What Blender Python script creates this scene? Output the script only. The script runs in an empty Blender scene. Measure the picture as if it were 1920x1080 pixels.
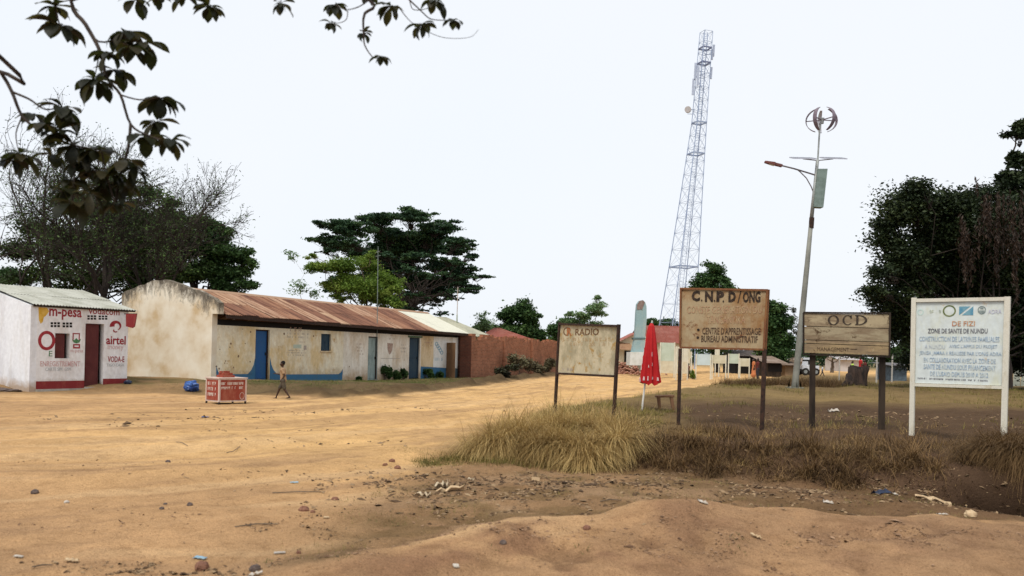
import bpy, math, random
import numpy as np
from math import sin, cos, pi, radians
random.seed(7)
RNG = np.random.default_rng(11)
S = bpy.context.scene
COL = S.collection

# ------------------------------------------------------------------ camera
F_PX = 1600.0; ROLL = radians(1.4); CX, CY = 960.0, 660.0
EYE = np.array([0.0, 0.0, 1.6])
RIGHT = np.array([cos(ROLL), 0, sin(ROLL)]); UPV = np.array([-sin(ROLL), 0, cos(ROLL)]); FWD = np.array([0, 1.0, 0])
cam_data = bpy.data.cameras.new('camera')
cam = bpy.data.objects.new('camera', cam_data); COL.objects.link(cam)
from mathutils import Matrix
cam.matrix_world = Matrix(((RIGHT[0], UPV[0], -FWD[0], EYE[0]), (RIGHT[1], UPV[1], -FWD[1], EYE[1]),
                           (RIGHT[2], UPV[2], -FWD[2], EYE[2]), (0, 0, 0, 1)))
cam_data.sensor_width = 36.0
cam_data.lens = 36.0 * F_PX / 1920.0
cam_data.shift_y = (CY - 540.0) / 1920.0
cam_data.clip_start = 0.1; cam_data.clip_end = 6000
cam_data.dof.use_dof = True; cam_data.dof.focus_distance = 24.0; cam_data.dof.aperture_fstop = 2.2
S.camera = cam

# ------------------------------------------------------------------ world, sun, exposure
SUN_EL, SUN_AZ = radians(58), radians(-150)      # azimuth measured clockwise from +Y
world = bpy.data.worlds.new('World'); S.world = world; world.use_nodes = True
wn = world.node_tree; wn.nodes.clear()
wo = wn.nodes.new('ShaderNodeOutputWorld'); bg = wn.nodes.new('ShaderNodeBackground')
bg2 = wn.nodes.new('ShaderNodeBackground'); addn = wn.nodes.new('ShaderNodeAddShader')
sky = wn.nodes.new('ShaderNodeTexSky'); sky.sky_type = 'NISHITA'; sky.sun_disc = False
sky.sun_elevation = SUN_EL; sky.sun_rotation = SUN_AZ; sky.dust_density = 4.0; sky.air_density = 1.0
wn.links.new(sky.outputs[0], bg.inputs['Color']); bg.inputs['Strength'].default_value = 0.006
# even pale overcast above the clear sky, with very soft variation
tc = wn.nodes.new('ShaderNodeTexCoord'); ns = wn.nodes.new('ShaderNodeTexNoise')
ns.inputs['Scale'].default_value = 1.3; ns.inputs['Detail'].default_value = 3
cr = wn.nodes.new('ShaderNodeValToRGB')
cr.color_ramp.elements[0].position = .35; cr.color_ramp.elements[0].color = (.880, .935, 1.0, 1)
cr.color_ramp.elements[1].position = .65; cr.color_ramp.elements[1].color = (.925, .955, 1.0, 1)
wn.links.new(tc.outputs['Generated'], ns.inputs['Vector']); wn.links.new(ns.outputs['Fac'], cr.inputs['Fac'])
wn.links.new(cr.outputs['Color'], bg2.inputs['Color']); bg2.inputs['Strength'].default_value = 0.485
wn.links.new(bg.outputs[0], addn.inputs[0]); wn.links.new(bg2.outputs[0], addn.inputs[1])
wn.links.new(addn.outputs[0], wo.inputs['Surface'])
sun_d = bpy.data.lights.new('sun', 'SUN'); sun_d.energy = 1.5; sun_d.angle = radians(22); sun_d.color = (1.0, .95, .87)
sun = bpy.data.objects.new('sun', sun_d); COL.objects.link(sun)
from mathutils import Vector
sdir = Vector((sin(SUN_AZ) * cos(SUN_EL), cos(SUN_AZ) * cos(SUN_EL), sin(SUN_EL)))
sun.rotation_euler = (-sdir).to_track_quat('-Z', 'Y').to_euler()
S.view_settings.view_transform = 'Standard'; S.view_settings.look = 'None'
S.view_settings.gamma = 1.0; S.view_settings.use_curve_mapping = False
S.view_settings.exposure = 1.0
S.cycles.max_bounces = 6; S.cycles.diffuse_bounces = 3; S.cycles.transparent_max_bounces = 8

# ------------------------------------------------------------------ measuring helpers (photograph pixels, 1920 wide, to metres)
def ray(px, py): return FWD + RIGHT * ((px - CX) / F_PX) + UPV * ((CY - py) / F_PX)
def at(px, py, Y): return EYE + ray(px, py) * Y
def gz(px, py, z):
    d = ray(px, py); return EYE + d * ((z - 1.6) / d[2])

def vn(x, y, seed=0):
    x = np.asarray(x, float); y = np.asarray(y, float)
    xi = np.floor(x); yi = np.floor(y); fx = x - xi; fy = y - yi
    fx = fx * fx * (3 - 2 * fx); fy = fy * fy * (3 - 2 * fy)
    def h(a, b):
        v = np.sin(a * 127.1 + b * 311.7 + seed * 74.7) * 43758.5453
        return v - np.floor(v)
    return (h(xi, yi) * (1 - fx) + h(xi + 1, yi) * fx) * (1 - fy) + (h(xi, yi + 1) * (1 - fx) + h(xi + 1, yi + 1) * fx) * fy - .5
def fbm(x, y, seed=0, o=3):
    s = 0; a = 1.0
    for k in range(o):
        s = s + a * vn(x * 2 ** k, y * 2 ** k, seed + k * 13); a *= .5
    return s
def sst(a, b, x):
    t = np.clip((x - a) / (b - a), 0, 1); return t * t * (3 - 2 * t)

ERY = [-40, 4, 8, 10, 12, 14, 19.7, 25.7, 33, 45, 58, 95, 160, 400]
ERX = [-3, -1.9, -1.5, -1.35, -1.15, -.85, 0, 3.3, 7.0, 11.2, 16, 32, 70, 300]
def road_right(y): return np.interp(y, ERY, ERX)
TXX = [-200, -60, -30, -16, -11, -5.5, -4, -2, 0, 6, 15, 40, 200]
TXY = [0, 12, 22.0, 24.9, 27.3, 28.0, 30.6, 39, 49, 72, 105, 180, 600]
def terr_edge(x): return np.interp(x, TXX, TXY)
def terr_dist(x, y):
    x = np.asarray(x, float); e = terr_edge(x); sl = (terr_edge(x + .5) - terr_edge(x - .5))
    return (y - e) / np.sqrt(1 + sl * sl)
YFX = [-6, -2.0, 1.4, 4.1, 5.7, 9, 20, 60]
YFY = [19, 13.6, 12.3, 11.6, 10.4, 9.7, 9.4, 9.2]
def bank_dist(x, y):
    ee = road_right(y); sl = (road_right(y + .5) - road_right(y - .5))
    d1 = (x - ee) / np.sqrt(1 + sl * sl); d2 = (y - np.interp(x, YFX, YFY))
    return np.minimum(d1, d2)
GX = [-60, -40, -20, -10, -5, -2, 0, 2.5, 5, 10, 20, 40, 80, 300]
GY = [-4, 0, 6.0, 10.2, 13.6, 17.4, 21.0, 27, 34, 46, 70, 112, 190, 600]
def lane(x, y):
    g = np.interp(x, GX, GY); sl = np.interp(x + 1.2, GX, GY) - np.interp(x - 1.2, GX, GY)
    return (y - g) / np.sqrt(1 + (sl / 2.4) ** 2)
MX = [-3, -1.2, .2, 2, 5, 9, 30]; MY = [4.6, 6.0, 7.3, 8.1, 7.9, 7.7, 7.7]
def height(x, y):
    x = np.asarray(x, float); y = np.asarray(y, float)
    n1 = fbm(x * .35, y * .35, 1); n2 = fbm(x * 1.3, y * 1.3, 5); n3 = fbm(x * 5, y * 5, 9)
    z = .05 * n1 + .035 * n2 + .012 * n3
    near = 1 - sst(60, 120, y)
    # wheel tracks following the road
    q = lane(x, y) + .25 * n1
    tr = np.sin(q * 2.1 + .5 * n2) * .034 + np.sin(q * 4.7 + 1.0 + .8 * n1) * .017 - .05 * np.exp(-((q + .9) / .28) ** 2) - .05 * np.exp(-((q - .8) / .28) ** 2)
    n4 = fbm(x * 9, y * 9, 19)
    z = z + tr * (1 - sst(50, 90, y)) * (.7 + .8 * n1) + .010 * n4 * sst(25, 12, y)
    td = terr_dist(x, y) + .5 * n1 + .3 * n2
    th = np.interp(y, [0, 26, 30, 31.7, 34, 38, 50, 75, 120], [.16, .20, .34, .33, .24, .13, .10, .1, .0])
    z = z * (1 - .6 * sst(0, 1.5, td)) + th * sst(0, 1.6, td)
    # the low mounds at the edge of the left terrace
    z = z + .12 * np.exp(-((td - .4) / .5) ** 2) * np.clip(1 + 2.4 * n2 + 1.2 * n1, 0, 3) * near * sst(-9, -6, x)
    rbd = (x + 10.975) * .9074 - (y - 31.716) * .4202      # distance in front of the row building
    z = z - .05 * sst(1.6, .2, rbd) * sst(-1, 0, rbd) * sst(20, 30, y) * sst(60, 52, y)
    bd = bank_dist(x, y) + .25 * n2
    hb = np.interp(y, [8, 10, 18, 32, 45, 60, 90], [.26, .28, .33, .5, .4, .15, 0])
    z = z + hb * sst(0, 1.0, bd)
    # shallow ditch in front of the bank, deeper hollow at its right end
    dd = y - (np.interp(x, YFX, YFY) - .45)
    z = z - .10 * np.exp(-(dd / .6) ** 2) * sst(-.5, 1.5, x)
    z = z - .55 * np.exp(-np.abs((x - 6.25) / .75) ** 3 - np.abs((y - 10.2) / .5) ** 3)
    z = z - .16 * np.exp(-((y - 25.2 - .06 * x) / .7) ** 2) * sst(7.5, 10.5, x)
    # ridge of graded earth close to the camera
    rd = y - np.interp(x, MX, MY)
    amp = np.interp(x, [-2.2, -.8, .8, 2.2, 3.6, 9], [0, .10, .20, .22, .13, .10])
    z = z + amp * np.exp(-np.where(rd > 0, rd / .55, rd / 1.3) ** 2) * (1 + .35 * n2)
    lump = fbm(x * 2.6, y * 2.6, 37, 4); z = z + (.055 * lump - .05 * np.maximum(-lump - .1, 0)) * np.exp(-((rd + .9) / 1.3) ** 2) * sst(-1.6, .2, x)
    z = z + .045 * fbm(x * 3.1, y * 3.1, 47, 4) * sst(.2, .8, rd) * sst(1.0, .2, bd) * sst(-2.4, -1, x)
    return z
def hz(x, y): return float(height(np.array([x]), np.array([y]))[0])
def ground(px, py):
    """the point of the ground that the photograph shows at this pixel"""
    d = ray(px, py); lo = 2.0
    ts = np.geomspace(3, 400, 900); P = EYE[None] + d[None] * ts[:, None]
    under = P[:, 2] <= height(P[:, 0], P[:, 1]); k = int(np.argmax(under))
    a, b = ts[max(k - 1, 0)], ts[k]
    for _ in range(14):
        m = (a + b) / 2; p = EYE + d * m
        if p[2] <= hz(p[0], p[1]): b = m
        else: a = m
    p = EYE + d * b; p[2] = hz(p[0], p[1]); return p
def foot(x, y): return np.array([x, y, hz(x, y)])

# ------------------------------------------------------------------ materials
def nodes_of(name):
    m = bpy.data.materials.new(name); m.use_nodes = True
    nt = m.node_tree; b = nt.nodes['Principled BSDF']
    return m, nt, b
def link(nt, a, b): nt.links.new(a, b)
def ramp(nt, src, stops):
    r = nt.nodes.new('ShaderNodeValToRGB'); e = r.color_ramp.elements
    while len(e) < len(stops): e.new(.5)
    for i, (p, c) in enumerate(stops):
        e[i].position = p; e[i].color = (*c, 1) if len(c) == 3 else c
    link(nt, src, r.inputs['Fac']); return r.outputs['Color']
def noise(nt, scale, detail=4, rough=.6, stretch=None, coord='Object', dist=0):
    t = nt.nodes.new('ShaderNodeTexCoord'); n = nt.nodes.new('ShaderNodeTexNoise')
    n.inputs['Scale'].default_value = scale; n.inputs['Detail'].default_value = detail
    n.inputs['Roughness'].default_value = rough; n.inputs['Distortion'].default_value = dist
    v = t.outputs[coord]
    if stretch:
        mp = nt.nodes.new('ShaderNodeMapping'); mp.inputs['Scale'].default_value = stretch
        link(nt, v, mp.inputs['Vector']); v = mp.outputs[0]
    link(nt, v, n.inputs['Vector']); return n.outputs['Fac']
def mix(nt, fac, a, b, mode='MIX'):
    m = nt.nodes.new('ShaderNodeMix'); m.data_type = 'RGBA'; m.blend_type = mode
    for sock, v in ((m.inputs[0], fac), (m.inputs[6], a), (m.inputs[7], b)):
        if hasattr(v, 'is_output'): link(nt, v, sock)
        elif isinstance(v, (int, float)): sock.default_value = v
        else: sock.default_value = (*v, 1)
    return m.outputs[2]
def bump(nt, b, h, strength=.4, dist=.02):
    n = nt.nodes.new('ShaderNodeBump'); n.inputs['Strength'].default_value = strength; n.inputs['Distance'].default_value = dist
    link(nt, h, n.inputs['Height']); link(nt, n.outputs[0], b.inputs['Normal'])
def mat(name, c, c2=None, scale=6, rough=.85, stretch=None, metal=0, bmp=0, detail=4, lo=.4, hi=.6, coord='Object', bdist=.01):
    m, nt, b = nodes_of(name)
    b.inputs['Roughness'].default_value = rough; b.inputs['Metallic'].default_value = metal
    b.inputs['Specular IOR Level'].default_value = .25
    if c2 is None:
        c2 = tuple(v * .8 for v in c)
    f = noise(nt, scale, detail, .65, stretch, coord)
    link(nt, ramp(nt, f, [(lo, c), (hi, c2)]), b.inputs['Base Color'])
    if bmp: bump(nt, b, f, bmp, bdist)
    return m
def worn(name, base, dirt, rust, cover_dirt=.5, cover_rust=.62, scale=3.0, rough=.8, vert=(1, 1, .45), splash=None, uv=None, streak=0):
    """painted surface with grime and rusty or bare patches"""
    m, nt, b = nodes_of(name); b.inputs['Roughness'].default_value = rough; b.inputs['Specular IOR Level'].default_value = .2
    cd_ = 'UV' if uv else 'Object'
    n1 = noise(nt, scale, 6, .7, uv or vert, cd_); n2 = noise(nt, scale * 2.3, 6, .75, uv, cd_, dist=.4); n3 = noise(nt, scale * 9, 3, .6, uv, cd_)
    f1 = ramp(nt, n1, [(cover_dirt - .06, (0, 0, 0)), (cover_dirt + .09, (1, 1, 1))])
    f2 = ramp(nt, n2, [(cover_rust - .02, (0, 0, 0)), (cover_rust + .06, (1, 1, 1))])
    c = mix(nt, f1, base, dirt); c = mix(nt, f2, c, rust)
    if splash:      # mud thrown up by rain along the foot of the wall: (height, colour)
        tcs = nt.nodes.new('ShaderNodeTexCoord'); sx = nt.nodes.new('ShaderNodeSeparateXYZ'); link(nt, tcs.outputs['Object'], sx.inputs[0])
        mm = nt.nodes.new('ShaderNodeMath'); mm.operation = 'MULTIPLY_ADD'; link(nt, n2, mm.inputs[0]); mm.inputs[1].default_value = -splash[0] * 2.2; link(nt, sx.outputs[2], mm.inputs[2])
        m2 = nt.nodes.new('ShaderNodeMapRange'); link(nt, mm.outputs[0], m2.inputs[0]); m2.inputs[1].default_value = -splash[0] * 1.1 + .0; m2.inputs[2].default_value = -splash[0] * 1.1 + splash[0]; m2.inputs[3].default_value = .85; m2.inputs[4].default_value = 0
        c = mix(nt, m2.outputs[0], c, splash[1])
    if streak:      # run-off streaks
        n5 = noise(nt, 2.6, 6, .7, (1, 1, .22), dist=.3); c = mix(nt, streak, c, ramp(nt, n5, [(.36, (.60, .52, .40)), (.54, (1, 1, 1))]), 'MULTIPLY')
    c = mix(nt, .35, c, ramp(nt, n3, [(.3, (.6, .6, .6)), (.7, (1.0, 1.0, 1.0))]), 'MULTIPLY')
    link(nt, c, b.inputs['Base Color']); bump(nt, b, n3, .25, .004); return m

def ground_mat():
    m, nt, b = nodes_of('earth'); b.inputs['Roughness'].default_value = 1; b.inputs['Specular IOR Level'].default_value = .05
    a = nt.nodes.new('ShaderNodeVertexColor'); a.layer_name = 'soil'
    n1 = noise(nt, .55, 5, .6); n2 = noise(nt, 3.2, 6, .7); n3 = noise(nt, 28, 4, .7); n4 = noise(nt, 9, 5, .8, dist=.6); n6 = noise(nt, 75, 3, .7)
    c = mix(nt, 1, a.outputs['Color'], ramp(nt, n1, [(.3, (.84, .82, .80)), (.7, (1.14, 1.12, 1.08))]), 'MULTIPLY')
    c = mix(nt, 1, c, ramp(nt, n2, [(.28, (.76, .73, .70)), (.5, (1.0, 1.0, 1.0)), (.75, (1.14, 1.12, 1.1))]), 'MULTIPLY')
    c = mix(nt, 1, c, ramp(nt, n3, [(.28, (.55, .5, .47)), (.42, (.95, .95, .95)), (.62, (1.0, 1, 1)), (.8, (1.3, 1.3, 1.3))]), 'MULTIPLY')
    c = mix(nt, 1, c, ramp(nt, n6, [(.32, (.72, .68, .64)), (.48, (1, 1, 1)), (.68, (1.22, 1.2, 1.18))]), 'MULTIPLY')
    # scattered dark crumbs, more of them where the ground is dirty (alpha of the attribute)
    sp = ramp(nt, n4, [(.28, (.38, .32, .27)), (.40, (1, 1, 1)), (.60, (1, 1, 1)), (.70, (1.55, 1.5, 1.4))])
    c = mix(nt, a.outputs['Alpha'], c, mix(nt, 1, c, sp, 'MULTIPLY'))
    link(nt, c, b.inputs['Base Color'])
    ad = nt.nodes.new('ShaderNodeMath'); ad.operation = 'ADD'; link(nt, n2, ad.inputs[0]); link(nt, n3, ad.inputs[1])
    ad2 = nt.nodes.new('ShaderNodeMath'); ad2.operation = 'ADD'; link(nt, ad.outputs[0], ad2.inputs[0]); link(nt, n4, ad2.inputs[1])
    bump(nt, b, ad2.outputs[0], .75, .045); return m
def leaf_mat(name, cols, rough=.6, trans=.25):
    m, nt, b = nodes_of(name); b.inputs['Roughness'].default_value = rough; b.inputs['Specular IOR Level'].default_value = .2
    a = nt.nodes.new('ShaderNodeAttribute'); a.attribute_name = 'tint'
    k = len(cols); c = ramp(nt, a.outputs['Fac'], [(i / (k - 1), cc) for i, cc in enumerate(cols)])
    link(nt, c, b.inputs['Base Color'])
    if trans:
        t = nt.nodes.new('ShaderNodeBsdfTranslucent'); link(nt, c, t.inputs['Color'])
        ms = nt.nodes.new('ShaderNodeMixShader'); ms.inputs[0].default_value = trans
        link(nt, b.outputs[0], ms.inputs[1]); link(nt, t.outputs[0], ms.inputs[2])
        link(nt, ms.outputs[0], nt.nodes['Material Output'].inputs['Surface'])
    return m
def brick_mat(name, c1, c2, mortar):
    m, nt, b = nodes_of(name); b.inputs['Roughness'].default_value = .95; b.inputs['Specular IOR Level'].default_value = .1
    t = nt.nodes.new('ShaderNodeTexCoord'); br = nt.nodes.new('ShaderNodeTexBrick')
    br.inputs['Scale'].default_value = 1; br.inputs['Brick Width'].default_value = .24; br.inputs['Row Height'].default_value = .085
    br.inputs['Mortar Size'].default_value = .012; br.inputs['Mortar Smooth'].default_value = .3
    br.inputs['Color1'].default_value = (*c1, 1); br.inputs['Color2'].default_value = (*c2, 1); br.inputs['Mortar'].default_value = (*mortar, 1)
    link(nt, t.outputs['UV'], br.inputs['Vector'])
    n = noise(nt, 1.1, 6, .75)
    c = mix(nt, 1, br.outputs['Color'], ramp(nt, n, [(.3, (.65, .62, .6)), (.55, (1, 1, 1)), (.75, (1.25, 1.2, 1.15))]), 'MULTIPLY')
    link(nt, c, b.inputs['Base Color']); bump(nt, b, br.outputs['Fac'], -.6, .02); return m

# ------------------------------------------------------------------ mesh helpers
class MB:
    def __init__(s): s.v = []; s.f = []
    def add(s, vs, fs):
        k = len(s.v); s.v.extend([tuple(map(float, p)) for p in vs]); s.f.extend([tuple(i + k for i in f) for f in fs]); return s
    def hexa(s, c):   # 8 corners: bottom ring 0-3, top ring 4-7
        return s.add(c, [(3, 2, 1, 0), (4, 5, 6, 7), (0, 1, 5, 4), (1, 2, 6, 5), (2, 3, 7, 6), (3, 0, 4, 7)])
    def box(s, cx, cy, cz, sx, sy, sz, rz=0):
        c, n = cos(rz), sin(rz); o = []
        for dz in (-.5, .5):
            for dx, dy in ((-.5, -.5), (.5, -.5), (.5, .5), (-.5, .5)):
                x, y = dx * sx, dy * sy; o.append((cx + x * c - y * n, cy + x * n + y * c, cz + dz * sz))
        return s.hexa(o)
    def bar(s, p, q, w, h, up=(0, 0, 1), taper=1):
        p = np.array(p, float); q = np.array(q, float); d = q - p; d /= np.linalg.norm(d)
        up = np.array(up, float)
        if abs(d @ up) > .95: up = np.array([0, 1.0, 0]) if abs(d[1]) < .9 else np.array([1.0, 0, 0])
        a = np.cross(d, up); a /= np.linalg.norm(a); b = np.cross(a, d)
        o = []
        for P, k in ((p, 1), (q, taper)):
            for i, j in ((-1, -1), (1, -1), (1, 1), (-1, 1)): o.append(P + a * w / 2 * i * k + b * h / 2 * j * k)
        return s.hexa(o)
    def tube(s, pts, rad, n=8, cap=True):
        pts = [np.array(p, float) for p in pts]; k0 = len(s.v)
        if not hasattr(rad, '__len__'): rad = [rad] * len(pts)
        prev = None
        for i, p in enumerate(pts):
            d = pts[min(i + 1, len(pts) - 1)] - pts[max(i - 1, 0)]; d = d / (np.linalg.norm(d) + 1e-9)
            if prev is None:
                ref = np.array([0, 0, 1.0]) if abs(d[2]) < .9 else np.array([1.0, 0, 0]); a = np.cross(d, ref)
            else: a = prev - d * (prev @ d)
            a /= (np.linalg.norm(a) + 1e-9); prev = a; b = np.cross(d, a)
            for j in range(n):
                t = 2 * pi * j / n; s.v.append(tuple(p + (a * cos(t) + b * sin(t)) * rad[i]))
        for i in range(len(pts) - 1):
            for j in range(n):
                a0 = k0 + i * n + j; a1 = k0 + i * n + (j + 1) % n
                s.f.append((a0, a1, a1 + n, a0 + n))
        if cap:
            s.f.append(tuple(k0 + j for j in reversed(range(n)))); e = k0 + (len(pts) - 1) * n
            s.f.append(tuple(e + j for j in range(n)))
        return s
    def poly(s, pts, normal, th):   # outline with thickness behind it
        n = np.array(normal, float); P = [np.array(p, float) for p in pts]; k = len(P)
        vs = P + [p - n * th for p in P]
        fs = [tuple(range(k)), tuple(reversed(range(k, 2 * k)))] + [(i, i + k, (i + 1) % k + k, (i + 1) % k) for i in range(k)]
        return s.add(vs, fs)
    def ball(s, c, r, n=8, m=6, jit=0, rnd=random):
        c = np.array(c, float); r = np.array(r if hasattr(r, '__len__') else (r, r, r), float)
        vs = [c + np.array([0, 0, r[2]])]; fs = []
        for i in range(1, m):
            t = pi * i / m
            for j in range(n):
                a = 2 * pi * j / n; k = 1 + rnd.uniform(-jit, jit)
                vs.append(c + r * k * np.array([sin(t) * cos(a), sin(t) * sin(a), cos(t)]))
        vs.append(c - np.array([0, 0, r[2]]))
        for j in range(n): fs.append((0, 1 + j, 1 + (j + 1) % n))
        for i in range(m - 2):
            for j in range(n):
                a = 1 + i * n + j; b = 1 + i * n + (j + 1) % n; fs.append((a, a + n, b + n, b))
        e = len(vs) - 1
        for j in range(n): fs.append((e, 1 + (m - 2) * n + (j + 1) % n, 1 + (m - 2) * n + j))
        return s.add(vs, fs)
def tag(o, label=None, cat=None, group=None, kind=None):
    for k, v in (('label', label), ('category', cat), ('group', group), ('kind', kind)):
        if v: o[k] = v
    return o
def thing(name, label, cat, loc, group=None):
    o = bpy.data.objects.new(name, None); COL.objects.link(o); o.location = tuple(map(float, loc)); o.empty_display_size = .1
    return tag(o, label, cat, group)
def origin(o):
    p = np.zeros(3)
    while o is not None: p = p + np.array(o.location); o = o.parent
    return p
def put(name, me, material, parent=None):
    o = bpy.data.objects.new(name, me); COL.objects.link(o)
    if material is not None and not len(me.materials): me.materials.append(material)
    if parent is not None: o.parent = parent
    return o
def part(name, mb, material, parent=None, label=None, kind=None, smooth=False, uvdir=None, loc=None):
    """one mesh from world-space geometry; its origin is its parent's, or loc"""
    me = bpy.data.meshes.new(name); off = origin(parent) if parent is not None else (np.array(loc, float) if loc is not None else np.zeros(3))
    V = np.array(mb.v, float) - off
    me.from_pydata(V.tolist(), [], mb.f)
    if uvdir is not None:
        uv = me.uv_layers.new(name='uv'); idx = np.zeros(len(me.loops), int); me.loops.foreach_get('vertex_index', idx)
        W = np.array(mb.v, float)[idx]; U = np.stack([W[:, :2] @ np.array(uvdir[:2]), W[:, 2]], 1)
        uv.data.foreach_set('uv', U.astype(np.float32).ravel())
    if smooth: me.polygons.foreach_set('use_smooth', [True] * len(me.polygons))
    me.update()
    o = put(name, me, material, parent)
    if parent is None and loc is not None: o.location = tuple(map(float, loc))
    if label: o['label'] = label
    if kind: o['kind'] = kind
    return o
def np_mesh(name, V, Fc, material, parent=None, tint=None, loc=None, smooth=False):
    off = origin(parent) if parent is not None else (np.array(loc, float) if loc is not None else np.zeros(3))
    V = (V - off).astype(np.float32); k = Fc.shape[1]; me = bpy.data.meshes.new(name)
    me.vertices.add(len(V)); me.vertices.foreach_set('co', V.ravel())
    me.loops.add(Fc.size); me.loops.foreach_set('vertex_index', Fc.ravel().astype(np.int32))
    me.polygons.add(len(Fc)); me.polygons.foreach_set('loop_start', np.arange(0, Fc.size, k, dtype=np.int32))
    me.polygons.foreach_set('loop_total', np.full(len(Fc), k, dtype=np.int32))
    if tint is not None:
        a = me.attributes.new('tint', 'FLOAT', 'POINT'); a.data.foreach_set('value', tint.astype(np.float32))
    me.update(calc_edges=True)
    if smooth: me.polygons.foreach_set('use_smooth', np.ones(len(Fc), bool))
    o = put(name, me, material, parent)
    if parent is None and loc is not None: o.location = tuple(map(float, loc))
    return o

class Fac:
    """a vertical plane: u along it, v = world height, d towards the viewer"""
    def __init__(s, p0, p1):
        s.o = np.array(p0, float); d = np.array(p1, float) - s.o; d[2] = 0; s.L = float(np.linalg.norm(d)); s.u = d / s.L
        s.n = np.array([s.u[1], -s.u[0], 0]); s.o[2] = 0
    def W(s, u, v, d=0): return s.o + s.u * u + s.n * d + np.array([0, 0, v])
    def loc(s, px, py, d=0):
        r = ray(px, py); o = s.o + s.n * d; t = ((o - EYE) @ s.n) / (r @ s.n); p = EYE + r * t
        return float((p - s.o) @ s.u), float(p[2])
    def box(s, mb, u0, u1, v0, v1, d0, d1):
        return mb.hexa([s.W(u0, v0, d1), s.W(u1, v0, d1), s.W(u1, v0, d0), s.W(u0, v0, d0),
                        s.W(u0, v1, d1), s.W(u1, v1, d1), s.W(u1, v1, d0), s.W(u0, v1, d0)])
    def rect(s, x0, y0, x1, y1):   # pixel box -> u0,u1,v0,v1
        a = s.loc(x0, (y0 + y1) / 2)[0]; b = s.loc(x1, (y0 + y1) / 2)[0]; xm = (x0 + x1) / 2
        return a, b, s.loc(xm, y1)[1], s.loc(xm, y0)[1]
    def pbox(s, mb, x0, y0, x1, y1, d0, d1): return s.box(mb, *s.rect(x0, y0, x1, y1), d0, d1)
    def wall(s, mb, u0, u1, v0, v1, th, holes=()):
        us = sorted({u0, u1, *[h[0] for h in holes], *[h[1] for h in holes]}); vs = sorted({v0, v1, *[h[2] for h in holes], *[h[3] for h in holes]})
        us = [u for u in us if u0 <= u <= u1]; vs = [v for v in vs if v0 <= v <= v1]
        def solid(i, j):
            if i < 0 or j < 0 or i >= len(us) - 1 or j >= len(vs) - 1: return False
            a = (us[i] + us[i + 1]) / 2; b = (vs[j] + vs[j + 1]) / 2
            return not any(h[0] < a < h[1] and h[2] < b < h[3] for h in holes)
        for i in range(len(us) - 1):
            for j in range(len(vs) - 1):
                if not solid(i, j): continue
                a, b, c, d = us[i], us[i + 1], vs[j], vs[j + 1]
                q = [s.W(a, c), s.W(b, c), s.W(b, d), s.W(a, d)]; r = [s.W(a, c, -th), s.W(b, c, -th), s.W(b, d, -th), s.W(a, d, -th)]
                fs = [(0, 1, 2, 3), (7, 6, 5, 4)]
                for (di, dj), f in {(0, -1): (0, 4, 5, 1), (1, 0): (1, 5, 6, 2), (0, 1): (2, 6, 7, 3), (-1, 0): (3, 7, 4, 0)}.items():
                    if not solid(i + di, j + dj): fs.append(f)
                mb.add(q + r, fs)
        return mb
_txt = {}
def glyphs(body, bold=0):
    if (body, bold) not in _txt:
        c = bpy.data.curves.new('t', 'FONT'); c.body = body; c.size = 1; c.resolution_u = 2; c.extrude = .012; c.offset = bold
        o = bpy.data.objects.new('t', c); me = bpy.data.meshes.new_from_object(o)
        V = np.array([v.co[:] for v in me.vertices]); Fs = [tuple(p.vertices) for p in me.polygons]
        bpy.data.objects.remove(o); bpy.data.curves.remove(c); bpy.data.meshes.remove(me); _txt[(body, bold)] = (V, Fs)
    return _txt[(body, bold)]
def write(fac, x0, y0, x1, y1, body, material, parent, d=.004, bold=0, th=.003, name='lettering', wob=0, flipless=None):
    """lettering in relief, fitted to a pixel box of the photograph"""
    V, Fs = glyphs(body, bold); mn, mx = V.min(0), V.max(0)
    u0, u1, v0, v1 = fac.rect(x0, y0, x1, y1)
    # follow the slant of the box in the photo: left and right ends get their own heights
    T = (V - mn) / (mx - mn); mb = MB()
    P = [fac.W(u0 + (u1 - u0) * t[0], v0 + (v1 - v0) * t[1] + wob * sin(t[0] * 9), d + th * (t[2] - .5) + .002) for t in T]
    mb.add(P, Fs); return part(name, mb, material, parent)
def scribble(fac, x0, y0, x1, y1, rows, material, parent, seed=1, d=.003, name='lettering', dens=.8, hfrac=.55):
    """weathered lettering that can no longer be read: rows of short painted strokes"""
    R = random.Random(seed); mb = MB(); u0, u1, v0, v1 = fac.rect(x0, y0, x1, y1); rh = (v1 - v0) / rows
    for r in range(rows):
        vt = v1 - r * rh; u = u0 + R.uniform(0, .12) * (u1 - u0); ue = u1 - R.uniform(0, .15) * (u1 - u0); h = rh * hfrac; w = h * .62
        while u < ue:
            if R.random() < .14: u += w
            elif R.random() < dens:
                k = R.randrange(4); t = max(h * .16, .006)
                if k != 1: fac.box(mb, u, u + t, vt - h, vt, d - .002, d)
                if k != 2: fac.box(mb, u + t, u + w * .7, vt - t, vt, d - .002, d)
                if k in (0, 3): fac.box(mb, u + t, u + w * .7, vt - h * .55 - t, vt - h * .55, d - .002, d)
                if k in (1, 2): fac.box(mb, u + w * .55, u + w * .55 + t, vt - h, vt - t - .001, d - .002, d)
            u += w
    return part(name, mb, material, parent)
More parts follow.
